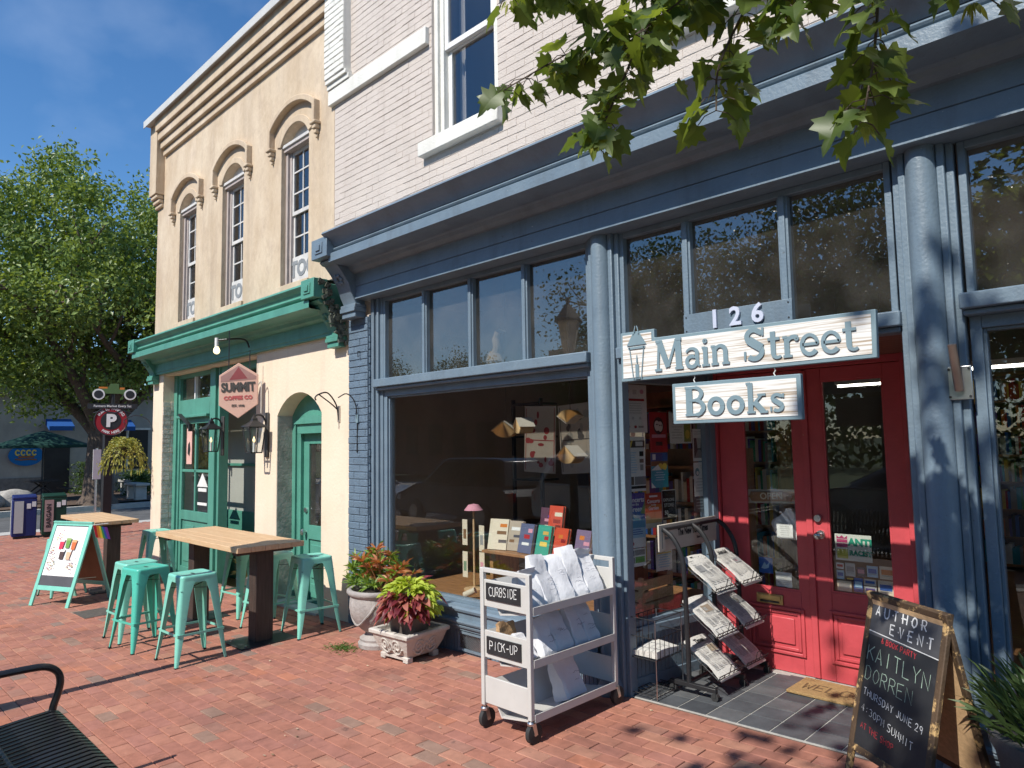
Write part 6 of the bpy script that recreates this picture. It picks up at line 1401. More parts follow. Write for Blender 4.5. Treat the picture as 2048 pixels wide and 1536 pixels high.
side_poster('tall purple to blue concerts poster at the left of the side window', .05, 1.315, .245, .93, LBL, [('r', 0, .72, 1, .28, PUR), ('r', 0, .52, 1, .20, (.08, .18, .42)), ('r', 0, .36, 1, .16, (.10, .32, .50)), ('r', 0, .0, 1, .18, WHT), ('t', 'Concerts', .5, .87, .048, .001, WHT), ('t', 'on the', .5, .79, .026, .0005, WHT), ('t', 'Green', .5, .70, .052, .001, WHT), ('o', .3, .08, .07, .035, RED), ('p', [(.75, .62), (1, .85), (1, .6)], (.20, .34, .12)), ('l', .15, .32, .7, 3, .04, BLU)])
side_poster('red to orange concerts poster beside the blue concerts poster', .25, 1.305, .425, 1.055, (.70, .45, .20), [('r', 0, .66, 1, .34, (.48, .07, .03)), ('r', 0, .45, 1, .21, ORG), ('r', 0, 0, 1, .14, CRM), ('r', .25, .88, .5, .05, WHT), ('t', 'Concerts', .5, .76, .036, .001, WHT), ('t', 'in the', .5, .66, .022, .0005, WHT), ('t', 'Garden', .5, .56, .036, .001, WHT)])
side_poster('black poster with pale lettering in the middle of the side window', .43, 1.32, .585, 1.10, BLK, [('t', 'EXPLORE', .5, .66, .030, .0005, LGR), ('t', 'STORE', .5, .48, .036, .0005, LGR), ('t', '50', .3, .24, .040, .001, WHT), ('r', 0, 0, .03, 1, LGR), ('r', .97, 0, .03, 1, LGR), ('r', 0, .97, 1, .03, LGR)])
side_poster('small crooked card with green and grey photos below the concerts poster', .07, .925, .24, .80, WHT, [('r', .05, .60, .25, .3, BLK), ('r', .34, .62, .6, .3, GRY), ('r', .05, .2, .28, .32, GRY), ('r', .36, .2, .56, .34, (.16, .42, .10))])
side_poster('white leaflet with dark photos half behind the newspaper rack', .345, .985, .52, .74, WHT, [('r', .08, .55, .5, .38, (.09, .10, .16)), ('r', .6, .6, .3, .3, GRY), ('l', .1, .45, .8, 6, .07, LBL), ('r', .05, .5, .9, .03, YEL)])
side_poster('dark square notice near the door above the rack header', .80, 1.245, .95, 1.13, (.10, .10, .10), [('l', .1, .8, .8, 4, .2, GRY)])
DG = DY + .040
def door_poster(label, x0, x1, z0, z1, bg, items, cat='sticker', grp='stickers and notes on the door glass'): return poster('door_sticker', label, cat, FACE((x0 + x1) / 2, DG + .004, (z0 + z1) / 2), x1 - x0, z1 - z0, bg, items, grp)
o = door_poster('green and white square door placard reading ANTI RACIST', -1.925, -1.685, .835, 1.015, (.66, .68, .62), [('t', 'ANTI', .69, .70, .066, .004, (.03, .30, .20)), ('t', 'RACIST', .69, .30, .044, .003, (.03, .30, .20)), ('r', .05, .68, .30, .12, (.45, .06, .16)), ('r', .05, .5, .3, .15, (.50, .10, .22)), ('p', [(.05, .82), (.05, .95), (.12, .86), (.2, .95), (.27, .86), (.35, .95), (.35, .82)], (.45, .06, .16)), ('r', .05, .08, .30, .35, (.50, .50, .10))], 'placard', None)
ST2 = [(-1.925, -1.875, .775, .815, WHT, RED, 'tiny white and red sticker'), (-1.865, -1.80, .73, .82, LGR, GRY, 'grey shield sticker'), (-1.79, -1.735, .735, .80, (.10, .08, .12), PNK, 'dark round-print sticker'), (-1.725, -1.655, .74, .815, LBL, BLU, 'pale blue and navy sticker'), (-1.645, -1.555, .735, .82, CRM, ORG, 'cream sticker with a leaf print'), (-1.925, -1.875, .705, .765, LBL, BLU, 'small blue card logo'), (-1.865, -1.81, .70, .725, BLK, YEL, 'small black sticker'), (-1.925, -1.83, .625, .695, CRM, GRY, 'wide cream card'), (-1.815, -1.755, .63, .725, BLU, LBL, 'deep blue card logo'), (-1.748, -1.67, .682, .725, LGR, BLU, 'grey card logo'), (-1.748, -1.67, .63, .676, LGR, PUR, 'grey and violet card logo'), (-1.66, -1.56, .625, .725, CRM, BLU, 'large cream card logo')]
for x0, x1, z0, z1, a, b, nm in ST2: door_poster(nm + ' in the sticker block on the right red door', x0, x1, z0, z1, a, [('r', .12, .35, .76, .4, b), ('l', .15, .25, .7, 1, .12, GRY)])
door_poster('small square blue sticker low on the left red door', -2.49, -2.385, .685, .80, BLU, [('p', [(.15, .3), (.4, .7), (.55, .5), (.8, .75), (.7, .35), (.4, .25)], LBL)])
door_poster('white typed note low on the left red door', -2.365, -2.245, .60, .705, WHT, [('l', .1, .8, .8, 6, .13, LGR)])
door_poster('white sheet taped over the hanging bag on the left red door', -2.34, -2.22, .955, 1.055, WHT, [('l', .1, .8, .8, 5, .15, LGR)])
op = thing('open_sign', 'carved wooden OPEN sign on a pale board inside the left red door', 'sign', (-2.36, DG + .02, 1.18))
MO = FACE(-2.36, DG + .012, 1.255) @ Matrix.Rotation(RD(2), 4, 'Z')
part('backing', MB().prism([(-.20, -.052), (.20, -.052), (.20, .052), (-.20, .052)], 'z', -.008, 0).xf(MO), cmat((.50, .45, .36)), op)
part('wood_plaque', MB().prism([(-.17, -.036), (.15, -.036), (.185, -.02), (.185, .02), (.15, .036), (-.17, .036), (-.18, .012), (-.195, 0), (-.18, -.012)], 'z', .001, .010).xf(MO), m_wood, op, bevel=.003)
part('lettering', MB().mesh(text_me('OPEN', .068, .001, .0012), MO @ Matrix.Translation((-.01, 0, .0115))), cmat((.70, .62, .48)), op)
# bag hanging inside the door
secs = []; r = random.Random(6)
for j in range(10):
    t = j / 9; w_ = .10 + .05 * math.sin(math.pi * min(1, t * 1.2)) - .09 * max(0, t - .7) * 3; S = []
    for i_ in range(16):
        a = 2 * math.pi * i_ / 16; n_ = noise.noise(Vector((math.cos(a) * 2, math.sin(a) * 2, t * 5))) * .02; S.append((-2.27 + (w_ + n_) * math.cos(a), DG + .10 + (.05 + n_) * math.sin(a), .94 + .22 * t + n_ * .5))
    secs.append(S)
o = part('plastic_bag', loft(MB(), secs), m_bag, None, smooth=True); tag(o, 'white crumpled carrier bag hanging behind the left door glass', 'bag')

# ================================================================ inside the shop
def book_thing(label, c, w, h, d, col, spine, rz=0, lean=12, title=None, group='books in the window display', deco=None):
    t = thing('book', label, 'book', c, rz, group)
    R3 = Matrix.Translation((0, 0, 0)) @ Matrix.Rotation(RD(-lean), 4, 'X')
    part('cover', MB().box(-w / 2, w / 2, -d / 2, -d / 2 + .003, 0, h).box(-w / 2, w / 2, d / 2 - .003, d / 2, 0, h).box(-w / 2, -w / 2 + .003, -d / 2, d / 2, 0, h).xf(R3), cmat(col, .5), t, world=False)
    part('pages', MB().box(-w / 2 + .003, w / 2 - .004, -d / 2 + .003, d / 2 - .003, .004, h - .004).xf(R3), cmat(CRM), t, world=False)
    q = MB(); M_ = R3 @ FACE(0, -d / 2 - .0008, h / 2); q.mat(0)
    r = random.Random(int(abs(c[0]) * 1000) + int(abs(c[2]) * 77))
    pal = deco or [WHT, YEL, (.05, .05, .06)]
    for k in range(3):
        x, y = r.uniform(-.3, .1) * w, (-.25 + k * .22 + r.uniform(-.05, .05)) * h; a, b = r.uniform(.3, .55) * w, r.uniform(.08, .16) * h; q.mat(k % len(pal)); q.add([M_ @ Vector(p) for p in ((x, y, 0), (x + a, y, 0), (x + a, y + b, 0), (x, y + b, 0))], [(0, 1, 2, 3)])
    if title: q.mat(0); q.mesh(text_me(title, min(.04, w * .24), 0, .0008), M_ @ Matrix.Translation((0, h * .36, .0006)))
    part('cover_print', q, [cmat(p) for p in pal], t, world=False)
    return t
pf = thing('window_platform', 'brown wooden window-display platform with a raised book ledge', 'platform', (-4.45, .6, .0))
part('deck', MB().box(-5.76, -3.17, .15, 1.15, -.02, .315), m_wood, pf, bevel=.004)
n_ = 9
for k in range(n_): part('plank', MB().box(-5.75, -3.18, .155 + k * .11, .262 + k * .11, .315, .322), m_wood, pf)
part('ledge', MB().box(-4.72, -3.22, .36, .80, .715, .74).box(-4.70, -4.66, .44, .78, .322, .715).box(-3.28, -3.24, .44, .78, .322, .715), m_wood, pf, bevel=.004)
BK = [(-4.60, .50, .20, .27, CRM, 'pale book at the left end of the window ledge', 12, [(.10, .08, .08), BRN, ORG]), (-4.44, .54, .17, .26, (.45, .38, .30), 'tan mottled book second on the window ledge', 8, [BRN, (.08, .08, .1), WHT]), (-4.26, .50, .17, .25, (.12, .14, .24), 'dark blue patterned book on the window ledge', -4, [WHT, RED, PNK]), (-4.06, .50, .17, .25, (.05, .36, .26), 'green book with yellow print on the window ledge', -6, [YEL, RED, (.6, .4, .1)]), (-3.87, .50, .16, .24, (.62, .09, .04), 'orange-red book on the window ledge', -8, [YEL, (.25, .02, .02), ORG]), (-3.64, .50, .17, .24, (.22, .16, .26), 'violet-grey book at the right of the window ledge', -8, [WHT, PNK, ORG]), (-3.46, .54, .16, .24, (.50, .36, .30), 'peach book last on the window ledge', -8, [WHT, PUR, BRN])]
for x, y, w, h, col, lab, a, pal in BK: book_thing(lab, (x, y - .06, .742), w, h, .03, col, col, RD(a), 14, None, deco=pal)
stk_ = [((-4.10, .66, .742 + k * .034), c) for k, c in enumerate(((.60, .07, .03), (.16, .13, .12), (.62, .10, .05), (.62, .08, .04)))]
for k, ((x, y, z), c) in enumerate(stk_):
    t = thing('stacked_book', ['lowest orange-red book', 'dark book second', 'orange-red book third', 'topmost orange-red book'][k] + ' of the flat stack behind the ledge', 'book', (x, y, z), RD(3 * k), 'books in the window display')
    part('cover', MB().box(-.12, .12, -.085, .085, 0, .004).box(-.12, .12, -.085, .085, .028, .032).box(-.12, -.116, -.085, .085, .004, .028), cmat(c, .5), t, world=False); part('pages', MB().box(-.115, .115, -.08, .08, .004, .028), cmat(CRM), t, world=False)
book_thing('bright orange book standing on the flat stack of books', (-4.07, .62, .88), .17, .26, .03, (.62, .09, .05), 0, RD(-5), 10, None, deco=[(.20, .03, .02), (.30, .04, .03), CRM])
book_thing('dark maroon book standing behind the orange one', (-4.24, .70, .86), .16, .25, .03, (.12, .05, .08), 0, RD(-5), 8, None, deco=[CRM, PNK, PUR])
sp = thing('bookmark_spinner', 'wooden spinner rack holding pale bookmarks in the window', 'rack', (-5.03, .55, .322))
part('base', MB().lathe([(0, 0), (.10, 0), (.10, .012), (.02, .02), (.012, .03)], (-5.03, .55, .322), 24), m_lwood, sp, smooth=True, angle=40); part('pole', MB().cyl((-5.03, .55, .33), (-5.03, .55, 1.05), .010, n=10), m_lwood, sp, smooth=True)
for k, (dx, dy, z) in enumerate(((-.09, -.03, .85), (.09, .02, .80), (-.09, -.03, .55), (.09, .02, .55))): part('card', MB().box(-5.03 + dx - .035, -5.03 + dx + .035, .55 + dy - .004, .55 + dy, z - .12, z + .12), cmat(CRM), sp); part('card_print', MB().box(-5.03 + dx - .02, -5.03 + dx + .02, .55 + dy - .0055, .55 + dy - .0042, z - .06, z + .03), cmat([BRN, GRY, (.2, .3, .2), PNK][k]), sp)
part('cap', MB().lathe([(.0, .06), (.05, .05), (.09, 0), (.08, 0)], (-5.03, .55, 1.06), 16), cmat(PNK), sp, smooth=True)
rc = part('paper_cone', MB().lathe([(.085, 0), (.08, .02), (.02, .16), (0, .17)], (-4.55, .30, .322), 20), cmat((.55, .05, .03)), None, smooth=True); tag(rc, 'red cone ornament at the front of the window platform', 'ornament')
wr = part('rolled_paper', MB().cyl((-4.80, .22, .352), (-4.71, .27, .40), .028, n=16), cmat((.62, .55, .44)), None, smooth=True); tag(wr, 'short roll of cream paper lying on the window platform', 'paper roll')
# open books hung as lamps
def hung_book(x, y, z, s, lab, rz, tip=0):
    t = thing('hanging_book', lab, 'paper book', (x, y, z), rz, 'open books hung in the window')
    R3 = Matrix.Rotation(tip, 4, 'Y')
    part('cover', MB().add([(-s, -.07, -s * .72), (0, -.07, 0), (s, -.07, -s * .72), (-s, .07, -s * .72), (0, .07, 0), (s, .07, -s * .72)], [(0, 1, 4, 3), (1, 2, 5, 4)]).xf(R3), cmat((.42, .38, .33)), t, world=False)
    q = MB()
    for k in range(15):
        a = RD(215 + k * 110 / 14); L_ = s * 1.1; q.add([Vector((0, -.065, -.012)), Vector((0, .065, -.012)), Vector((math.cos(a) * L_, .065, math.sin(a) * L_ - .012)), Vector((math.cos(a) * L_, -.065, math.sin(a) * L_ - .012))], [(0, 1, 2, 3)])
    part('pages', q.xf(R3), mat('aged_page', (.66, .46, .24), .8, .1), t, world=False)
    part('thread', MB().tube([(0, 0, 0), (0, 0, 2.2 - z + .9)], .0015, 4), m_dark, t, world=False)
hung_book(-4.36, .34, 1.88, .12, 'open book hung face down at the left of the window', RD(20)); hung_book(-4.13, .32, 1.90, .11, 'open book hung beside the black shelf frame', RD(-30)); hung_book(-3.60, .30, 1.83, .09, 'upturned open book hung at the right of the window', RD(10), math.pi); hung_book(-3.63, .34, 1.66, .12, 'lowest open book hung with fanned pages at the right', RD(-10))
# tea towels on a line at the back of the display
for x, lab, c1, c2 in ((-4.75, 'white tea towel with a red tree print hung behind the window books', (.30, .05, .06), (.25, .04, .05)), (-4.28, 'white tea towel with black figures hung in the middle', (.08, .08, .09), GRY), (-3.72, 'dark-printed tea towel hung at the right of the display', (.05, .06, .12), (.16, .10, .10))):
    q = random.Random(int(-x * 100)); it = []
    for k in range(16): it.append(('o', q.uniform(.12, .88), q.uniform(.1, .9), q.uniform(.03, .10), q.uniform(.02, .06), q.choice([c1, c2])))
    it += [('r', .04, .03, .02, .94, c1), ('r', .94, .03, .02, .94, c1), ('r', .04, .48, .92, .012, c1)]
    poster('tea_towel', lab, 'tea towel', FACE(x, 1.20, 1.72) @ Matrix.Rotation(RD(q.uniform(-3, 3)), 4, 'Z'), .42, .66, (.42, .39, .36), it, 'tea towels in the window')
bs_ = thing('black_shelf_frame', 'slim black open shelf frame standing behind the display', 'shelf', (-5.05, 1.5, 0))
for x in (-5.35, -4.95): part('post', MB().box(x - .012, x + .012, 1.42, 1.46, 0, 2.15), m_black, bs_)
for z in (.4, .85, 1.3, 1.75, 2.1): part('shelf', MB().box(-5.35, -4.95, 1.40, 1.70, z - .01, z + .01), m_black, bs_)
# bookcases along walls, filled
def bookcase(label, x0, x1, y, h, depth, face, seed):
    t = thing('bookcase', label, 'bookcase', ((x0 + x1) / 2, y, 0)); r = random.Random(seed)
    part('carcass', MB().box(x0, x0 + .03, y, y + depth, 0, h).box(x1 - .03, x1, y, y + depth, 0, h).box(x0 + .03, x1 - .03, y + depth - .01, y + depth, 0, h), m_wood, t)
    n = int(h / .34)
    for k in range(n + 1): part('shelf', MB().box(x0 + .03, x1 - .03, y, y + depth - .01, .05 + k * .34, .075 + k * .34), m_wood, t)
    row = MB(); cols = [RED, BLU, CRM, GRN, ORG, BRN, WHT, PUR, TEA, YEL, BLK, GRY]
    for k in range(n):
        x = x0 + .04
        while x < x1 - .08:
            w = r.uniform(.018, .045); row.mat(r.randrange(12)); row.box(x, x + w - .002, y + .02, y + .20, .077 + k * .34, .077 + k * .34 + r.uniform(.19, .28)); x += w
    part('book_row', row, [cmat(c) for c in cols], t)['kind'] = 'stuff'
    return t
bookcase('full wooden bookcase at the back of the shop behind the display window', -5.9, -3.3, 3.4, 2.3, .3, 0, 1); bookcase('full wooden bookcase deep behind the entry side window', -4.4, -3.05, 2.0, 1.6, .28, 0, 2); bookcase('tall full bookcase at the back wall behind the red doors', -3.2, .8, 6.7, 2.5, .3, 0, 3); bookcase('low bookcase behind the right-hand display window', -.3, 2.1, 2.6, 1.3, .3, 0, 4)
cr = thing('wooden_crate', 'slatted pine crate in the entry side window', 'crate', (-3.25, .55, .0)); 
for k in range(3):
    part('slat', MB().box(-3.45, -3.05, .40, .415, .42 + k * .085, .49 + k * .085), m_lwood, cr); part('slat', MB().box(-3.05, -3.035, .40, .80, .42 + k * .085, .49 + k * .085), m_lwood, cr)
for x, y in ((-3.05, .40), (-3.05, .79), (-3.45, .40)): part('corner_post', MB().box(x - .02, x + .012, y - .005, y + .025, .41, .68), m_lwood, cr)
tb = thing('side_table', 'wooden table under the crate in the side window', 'table', (-3.25, .8, 0)); part('top', MB().box(-3.7, -3.0, .25, 1.5, .36, .41), m_wood, tb); 
for x, y in ((-3.65, .3), (-3.05, .3), (-3.65, 1.42), (-3.05, 1.42)): part('leg', MB().box(x - .025, x + .025, y - .025, y + .025, 0, .36), m_wood, tb)
# ceiling fixtures
for x, y, z, lab in ((-2.95, 5.0, 2.30, 'lit fluorescent fixture seen through the right red door'), (-2.60, 6.0, 2.35, 'second lit fluorescent fixture deeper in the shop'), (-1.30, 3.6, 2.28, 'lit fluorescent fixture seen through the right-hand window'), (-.70, 4.4, 2.3, 'farther lit fixture through the right-hand window')):
    t = thing('ceiling_light', lab, 'light', (x, y, z), 0, 'fluorescent fixtures in the shop')
    part('housing', MB().box(x - .30, x + .30, y - .06, y + .06, z + .03, z + .08), m_sash, t); part('tube', MB().cyl((x - .28, y, z + .015), (x + .28, y, z + .015), .014, n=10), emit_mat('fluorescent_tube', (1, .97, .88), 5.0), t); part('rod', MB().cyl((x - .25, y, z + .08), (x - .25, y, 3.40), .006, n=6).cyl((x + .25, y, z + .08), (x + .25, y, 3.40), .006, n=6), m_black, t)
# goose on the transom ledge
gs = thing('goose_figure', 'pale wooden goose figure on the ledge behind the transom glass', 'ornament', (-4.40, .26, 2.345))
part('ledge_board', MB().box(-5.76, -3.17, .16, .42, 2.28, 2.345), m_plaster, gs)
part('body', MB().lathe([(0, 0), (.06, .01), (.085, .06), (.06, .12), (.03, .15)], (-4.45, .28, 2.345), 16, sx=1.3).tube(crv([(-4.45, .28, 2.44), (-4.40, .28, 2.52), (-4.41, .28, 2.60), (-4.38, .28, 2.66)], 4), [.035] * 9 + [.028] * 4, 10), cmat((.55, .45, .34)), gs, smooth=True)
part('head', MB().tube([(-4.40, .28, 2.655), (-4.36, .28, 2.67), (-4.32, .28, 2.66), (-4.28, .28, 2.645)], [.02, .028, .018, .006], 10), m_black, gs, smooth=True)
# ================================================================ trees
m_bark = mat('grey_brown_bark', (.115, .085, .065), .95, .35, 5, stretch=(5, 5, 1), bump=1.0, bs=14)
def leaf_quad(mb, c, s, r):
    n = Vector((r.gauss(0, 1), r.gauss(0, 1), r.gauss(.55, .8))).normalized(); u = n.orthogonal().normalized(); a = r.uniform(0, 6.28); u = (Quaternion(n, a) @ u); v = n.cross(u)
    mb.add([c - u * s * .5, c + v * s * .32 + n * s * .08, c + u * s * .55 - n * s * .12, c - v * s * .32 + n * s * .08], [(0, 1, 2, 3)])
def limb_tree(mb, base, dirv, L, rad, depth, r, tips):
    p = Vector(base); d = Vector(dirv).normalized(); pts = [p.copy()]; rs = [rad]
    n = 4
    for i in range(n):
        d = (d + Vector((r.uniform(-.18, .18), r.uniform(-.18, .18), r.uniform(-.02, .14)))).normalized(); p = p + d * L / n; pts.append(p.copy()); rs.append(rad * (1 - .5 * (i + 1) / n))
    mb.tube(pts, rs, 9 if depth > 2 else 6); tips.append((p.copy(), depth))
    if depth <= 0: return
    for k in range(3 if depth > 1 else 2):
        a = r.uniform(0, 6.28); t = Quaternion(d, a) @ d.orthogonal().normalized(); q = pts[r.choice((2, 3, 4))]
        limb_tree(mb, q, d * .75 + t * r.uniform(.5, .9), L * r.uniform(.6, .78), rad * .52, depth - 1, r, tips)
def crown_mesh(mb, tips, nleaf, s, spread, r, squash=.8):
    for k in range(nleaf):
        c, dp = r.choice(tips); sp = spread * (1.15 if dp < 2 else .8)
        q = Vector((r.gauss(0, sp), r.gauss(0, sp), r.gauss(0, sp * squash))); leaf_quad(mb, c + q, s * r.uniform(.7, 1.25), r)
m_tleaf = leaf_mat('street_maple_leaf', (.075, .13, .028), (.27, .36, .085), .32)
m_tleaf2 = leaf_mat('far_tree_leaf', (.035, .075, .018), (.085, .14, .03), .25)
def street_tree(label, loc, trunkh, seed, L, rad, nleaf, s, spread, m, group=None, centre=None, radii=None, flare=True):
    t = thing('maple_tree', label, 'tree', loc, 0, group); r = random.Random(seed); tr = MB(); tips = []
    b = Vector((0, 0, 0)); tr.tube([b + Vector((0, 0, -.1)), b + Vector((0, 0, .25)), b + Vector((.03, .02, trunkh * .55)), b + Vector((0.02, .05, trunkh))], [rad * 1.7, rad * 1.15, rad, rad * .92], 14)
    for k in range(6): a = 2 * math.pi * k / 6 + r.uniform(-.3, .3); limb_tree(tr, (0.02, .05, trunkh - r.uniform(.1, .5)), (math.cos(a) * .8, math.sin(a) * .8, r.uniform(.7, 1.4)), L, rad * .55, 3, r, tips)
    limb_tree(tr, (0.02, .05, trunkh - .1), (0, 0, 1), L * 1.2, rad * .7, 3, r, tips)
    part('trunk', tr, m_bark, t, world=False, smooth=True, angle=60)
    cr_ = MB(); tips2 = [q for q in tips if q[1] < 3]
    if centre:                                          # fill the crown evenly as a rounded mass of clumps
        cl = []
        while len(cl) < 190:
            p = Vector((r.uniform(-1, 1), r.uniform(-1, 1), r.uniform(-1, 1)))
            if .35 < p.length < 1: cl.append((Vector(centre) + Vector((p.x * radii[0], p.y * radii[1], p.z * radii[2])), 1))
        tips2 = tips2 + cl * 2
    crown_mesh(cr_, tips2, nleaf, s, spread, r)
    part('crown', cr_, m, t, world=False)['kind'] = 'stuff'
    return t
street_tree('large green maple with a forked trunk at the far left', (-29.9, 4.05, gz(-29.9, 4) + .10), 2.7, 5, 4.0, .46, 66000, .165, .36, m_tleaf, None, (.2, -1.2, 8.0), (5.2, 4.9, 4.6))
# ---- trees across the street (they show in the glass)
t0 = street_tree('green street tree across the road behind the camera', (-14.5, -20.5, -.2), 2.6, 8, 3.2, .26, 22000, .17, .50, m_tleaf2, 'trees across the street', (0, 0, 6.6), (3.6, 3.6, 3.2))
for k, (x, y, s_, a) in enumerate(((-8.2, -21.5, 1.12, 1.2), (-1.5, -20.8, 1.0, 2.3), (4.6, -22, 1.15, .4), (-20.5, -23.5, .8, 3.2), (10.5, -21, 1.0, 4.0), (-46, -27, .9, 1.0), (-38, -30, .85, 2.0))):
    c = copy_tree(t0); c.location = (x, y, -.2); c.rotation_euler = (0, 0, a); c.scale = (s_, s_, s_)
    c['label'] = ['second', 'third', 'fourth', 'fifth', 'sixth', 'seventh', 'eighth'][k] + ' street tree across the road, seen only in the glass'
# ---- brick block across the street
m_redbrick = mat('far_red_brick', (.24, .11, .08), .9, .2, 20, coord='World')
fb_ = thing('brick_block', 'low brick block with a chimney across the street, reflected in the transoms', 'building', (-34, -26, -.3))
part('wall', MB().box(-44, -25, -33, -26, -.4, 5.6).box(-44.1, -24.9, -33.1, -25.9, 5.6, 5.9), m_redbrick, fb_); part('chimney', MB().box(-27.8, -26.2, -28.5, -27, 5.9, 7.2), m_redbrick, fb_)
for k in range(7): part('window', MB().box(-42.8 + k * 2.5, -41.4 + k * 2.5, -26.05, -25.95, 1.0, 3.0), m_dark, fb_)
# ---- cars parked along the street
def make_car(label, loc, rz, col, kind, seed):
    t = thing('parked_car', label, 'car', loc, rz, 'cars parked along the street'); m = mat('car_paint_' + kind + str(seed), col, .25, .02, coat=.6); suv = kind == 'suv'
    h0 = .95 if not suv else 1.05; H = 1.45 if not suv else 1.75; gl_ = mat('car_glass', (.02, .022, .025), .08, .05)
    low = [(-2.25, .32), (2.25, .32), (2.30, .55), (2.22, .78), (1.35, h0), (-2.05, h0 + .03), (-2.28, .80), (-2.30, .5)]
    secs = [[(x, y, z) for x, z in low] for y in (-.70, .70)]
    wid = [[(x * .985, -.86, z) for x, z in low], [(x, -.90, z) if z < .75 else (x, -.84, z) for x, z in low]]
    part('body', loft(MB(), [[(x * .97, -.82, z) for x, z in low], [(x, -.90, z) for x, z in low], [(x, .90, z) for x, z in low], [(x * .97, .82, z) for x, z in low]]), m, t, world=False, bevel=.05, seg=3)
    cab = [(1.25, h0 - .02), (.45, H - .05), (.2, H), (-1.25 if not suv else -1.75, H), (-1.45 if not suv else -1.9, H - .06), (-2.0 if not suv else -2.15, h0)]
    def cs(y, k): return [(x * k, y, z) for x, z in cab]
    part('cabin', loft(MB(), [[(x, -.60 if z > h0 + .1 else -.80, z) for x, z in cab], [(x, .60 if z > h0 + .1 else .80, z) for x, z in cab]]), m, t, world=False, bevel=.03)
    for s in (-1, 1):
        g_ = [(1.0, h0 + .04), (.40, H - .12), (-.35, H - .10), (-.35, h0 + .05)]; g2 = [(-.45, h0 + .05), (-.45, H - .10), (-1.2 if not suv else -1.65, H - .12), (-1.7 if not suv else -1.95, h0 + .07)]
        for g in (g_, g2): part('side_window', MB().add([(x, s * (.815 - .2 * (z - h0) / (H - h0)), z) for x, z in g], [(0, 1, 2, 3)]), gl_, t, world=False)
        for x in (1.38, -1.38):
            w = part('wheel', MB().tube([(x, s * .72, .33), (x, s * .735, .33), (x, s * .895, .33), (x, s * .91, .33)], [.28, .33, .33, .29], 22), m_rubber, t, world=False, smooth=True, angle=35); part('rim', MB().cyl((x, s * .86, .33), (x, s * .918, .33), .20, n=10), m_steel, w, world=False)
        part('headlight', MB().box(2.12, 2.27, s * .72 - .14, s * .72 + .14, .62, .76), m_sash, t, world=False); part('tail_light', MB().box(-2.31, -2.2, s * .72 - .12, s * .72 + .12, .68, .90), cmat(RED), t, world=False)
    part('windscreen', MB().add([(1.27, -.66, h0 + .04), (1.27, .66, h0 + .04), (.50, .54, H - .08), (.50, -.54, H - .08)], [(0, 1, 2, 3)]), gl_, t, world=False)
    return t
CARS = [(-19.5, (.55, .55, .55), 'sedan', 'silver sedan at the far left of the parked row'), (-14.2, (.06, .065, .07), 'suv', 'charcoal sport utility car in the parked row'), (-9.0, (.62, .62, .61), 'suv', 'white sport utility car opposite the display window'), (-3.8, (.12, .14, .18), 'sedan', 'slate blue sedan opposite the red doors'), (1.4, (.60, .60, .60), 'suv', 'white sport utility car behind the camera on the right'), (6.6, (.10, .02, .02), 'sedan', 'dark red sedan at the right of the parked row')]
for k, (x, c, kd, lab) in enumerate(CARS): make_car(lab, (x, -8.6, gz(x, -8.6) - .13), RD(2 - 180 * (k % 2)), c, kd, k)
# ================================================================ street lamp whose shadow crosses the walk
lx, ly = -6.20, -3.25; lg_ = gz(lx, ly)
sl_ = thing('street_lamp', 'black post-top street lantern just left of the frame, casting the long shadow', 'street lamp', (lx, ly, lg_))
part('post', MB().lathe([(.16, 0), (.16, .08), (.12, .14), (.085, .55), (.06, .62), (.050, 1.4), (.042, 2.9), (.055, 2.95), (.035, 3.02)], (lx, ly, lg_), 18), m_black, sl_, smooth=True, angle=40)
part('lantern', MB().lathe([(.07, 3.02), (.10, 3.08), (.17, 3.46), (.16, 3.47)], (lx, ly, lg_), 6), mat('frosted_lantern', (.45, .42, .36), .4), sl_); part('roof', MB().lathe([(.22, 3.46), (.20, 3.50), (.08, 3.66), (.03, 3.72), (.02, 3.80), (0, 3.82)], (lx, ly, lg_), 6), m_black, sl_)
# ================================================================ far left: signs, boxes, café corner
px_, py_ = -18.9, 1.27; pg = gz(px_, py_)
sp_ = thing('parking_sign_post', 'dark post with a round red public parking sign and a green truck cut-out on top', 'sign', (px_, py_, pg))
part('post', MB().box(px_ - .09, px_ + .09, py_ - .09, py_ + .09, pg, 2.55), m_black, sp_)
SM = frame_m((px_ + .20, py_, 2.40), Vector((.30, .95, 0)), (0, 0, 1))
dsk = part('sign_disc', MB().cyl((0, 0, -.02), (0, 0, .02), .36, n=36).xf(SM), cmat((.30, .02, .03)), sp_)
part('disc_centre', MB().disc((0, 0, .023), .215, n=30).xf(SM), m_black, dsk); part('rim', MB().tube([(.35 * math.cos(t * math.pi / 18), .35 * math.sin(t * math.pi / 18), .02) for t in range(37)], .014, 6, False).xf(SM), m_black, dsk)
part('letter_p', MB().mesh(text_me('P', .40, .004, .02), SM @ Matrix.Translation((0, -.01, .03))), m_sash, dsk)
for s_, a0, st in (('PUBLIC PARKING', 150, -1), ('PARK HERE', 235, 1)):
    for k, ch in enumerate(s_):
        a = RD(a0 + st * k * (120 / 13 if st < 0 else 70 / 8)); part('rim_letter', MB().mesh(text_me(ch, .085, 0, .002), SM @ Matrix.Translation((.285 * math.cos(a), .285 * math.sin(a), .024)) @ Matrix.Rotation(a - math.pi / 2 if st < 0 else a + math.pi / 2, 4, 'Z')), m_sash, dsk) if ch != ' ' else None
tk = MB(); TM = frame_m((px_ + .22, py_ + .02, 3.03), Vector((.30, .95, 0)), (0, 0, 1))
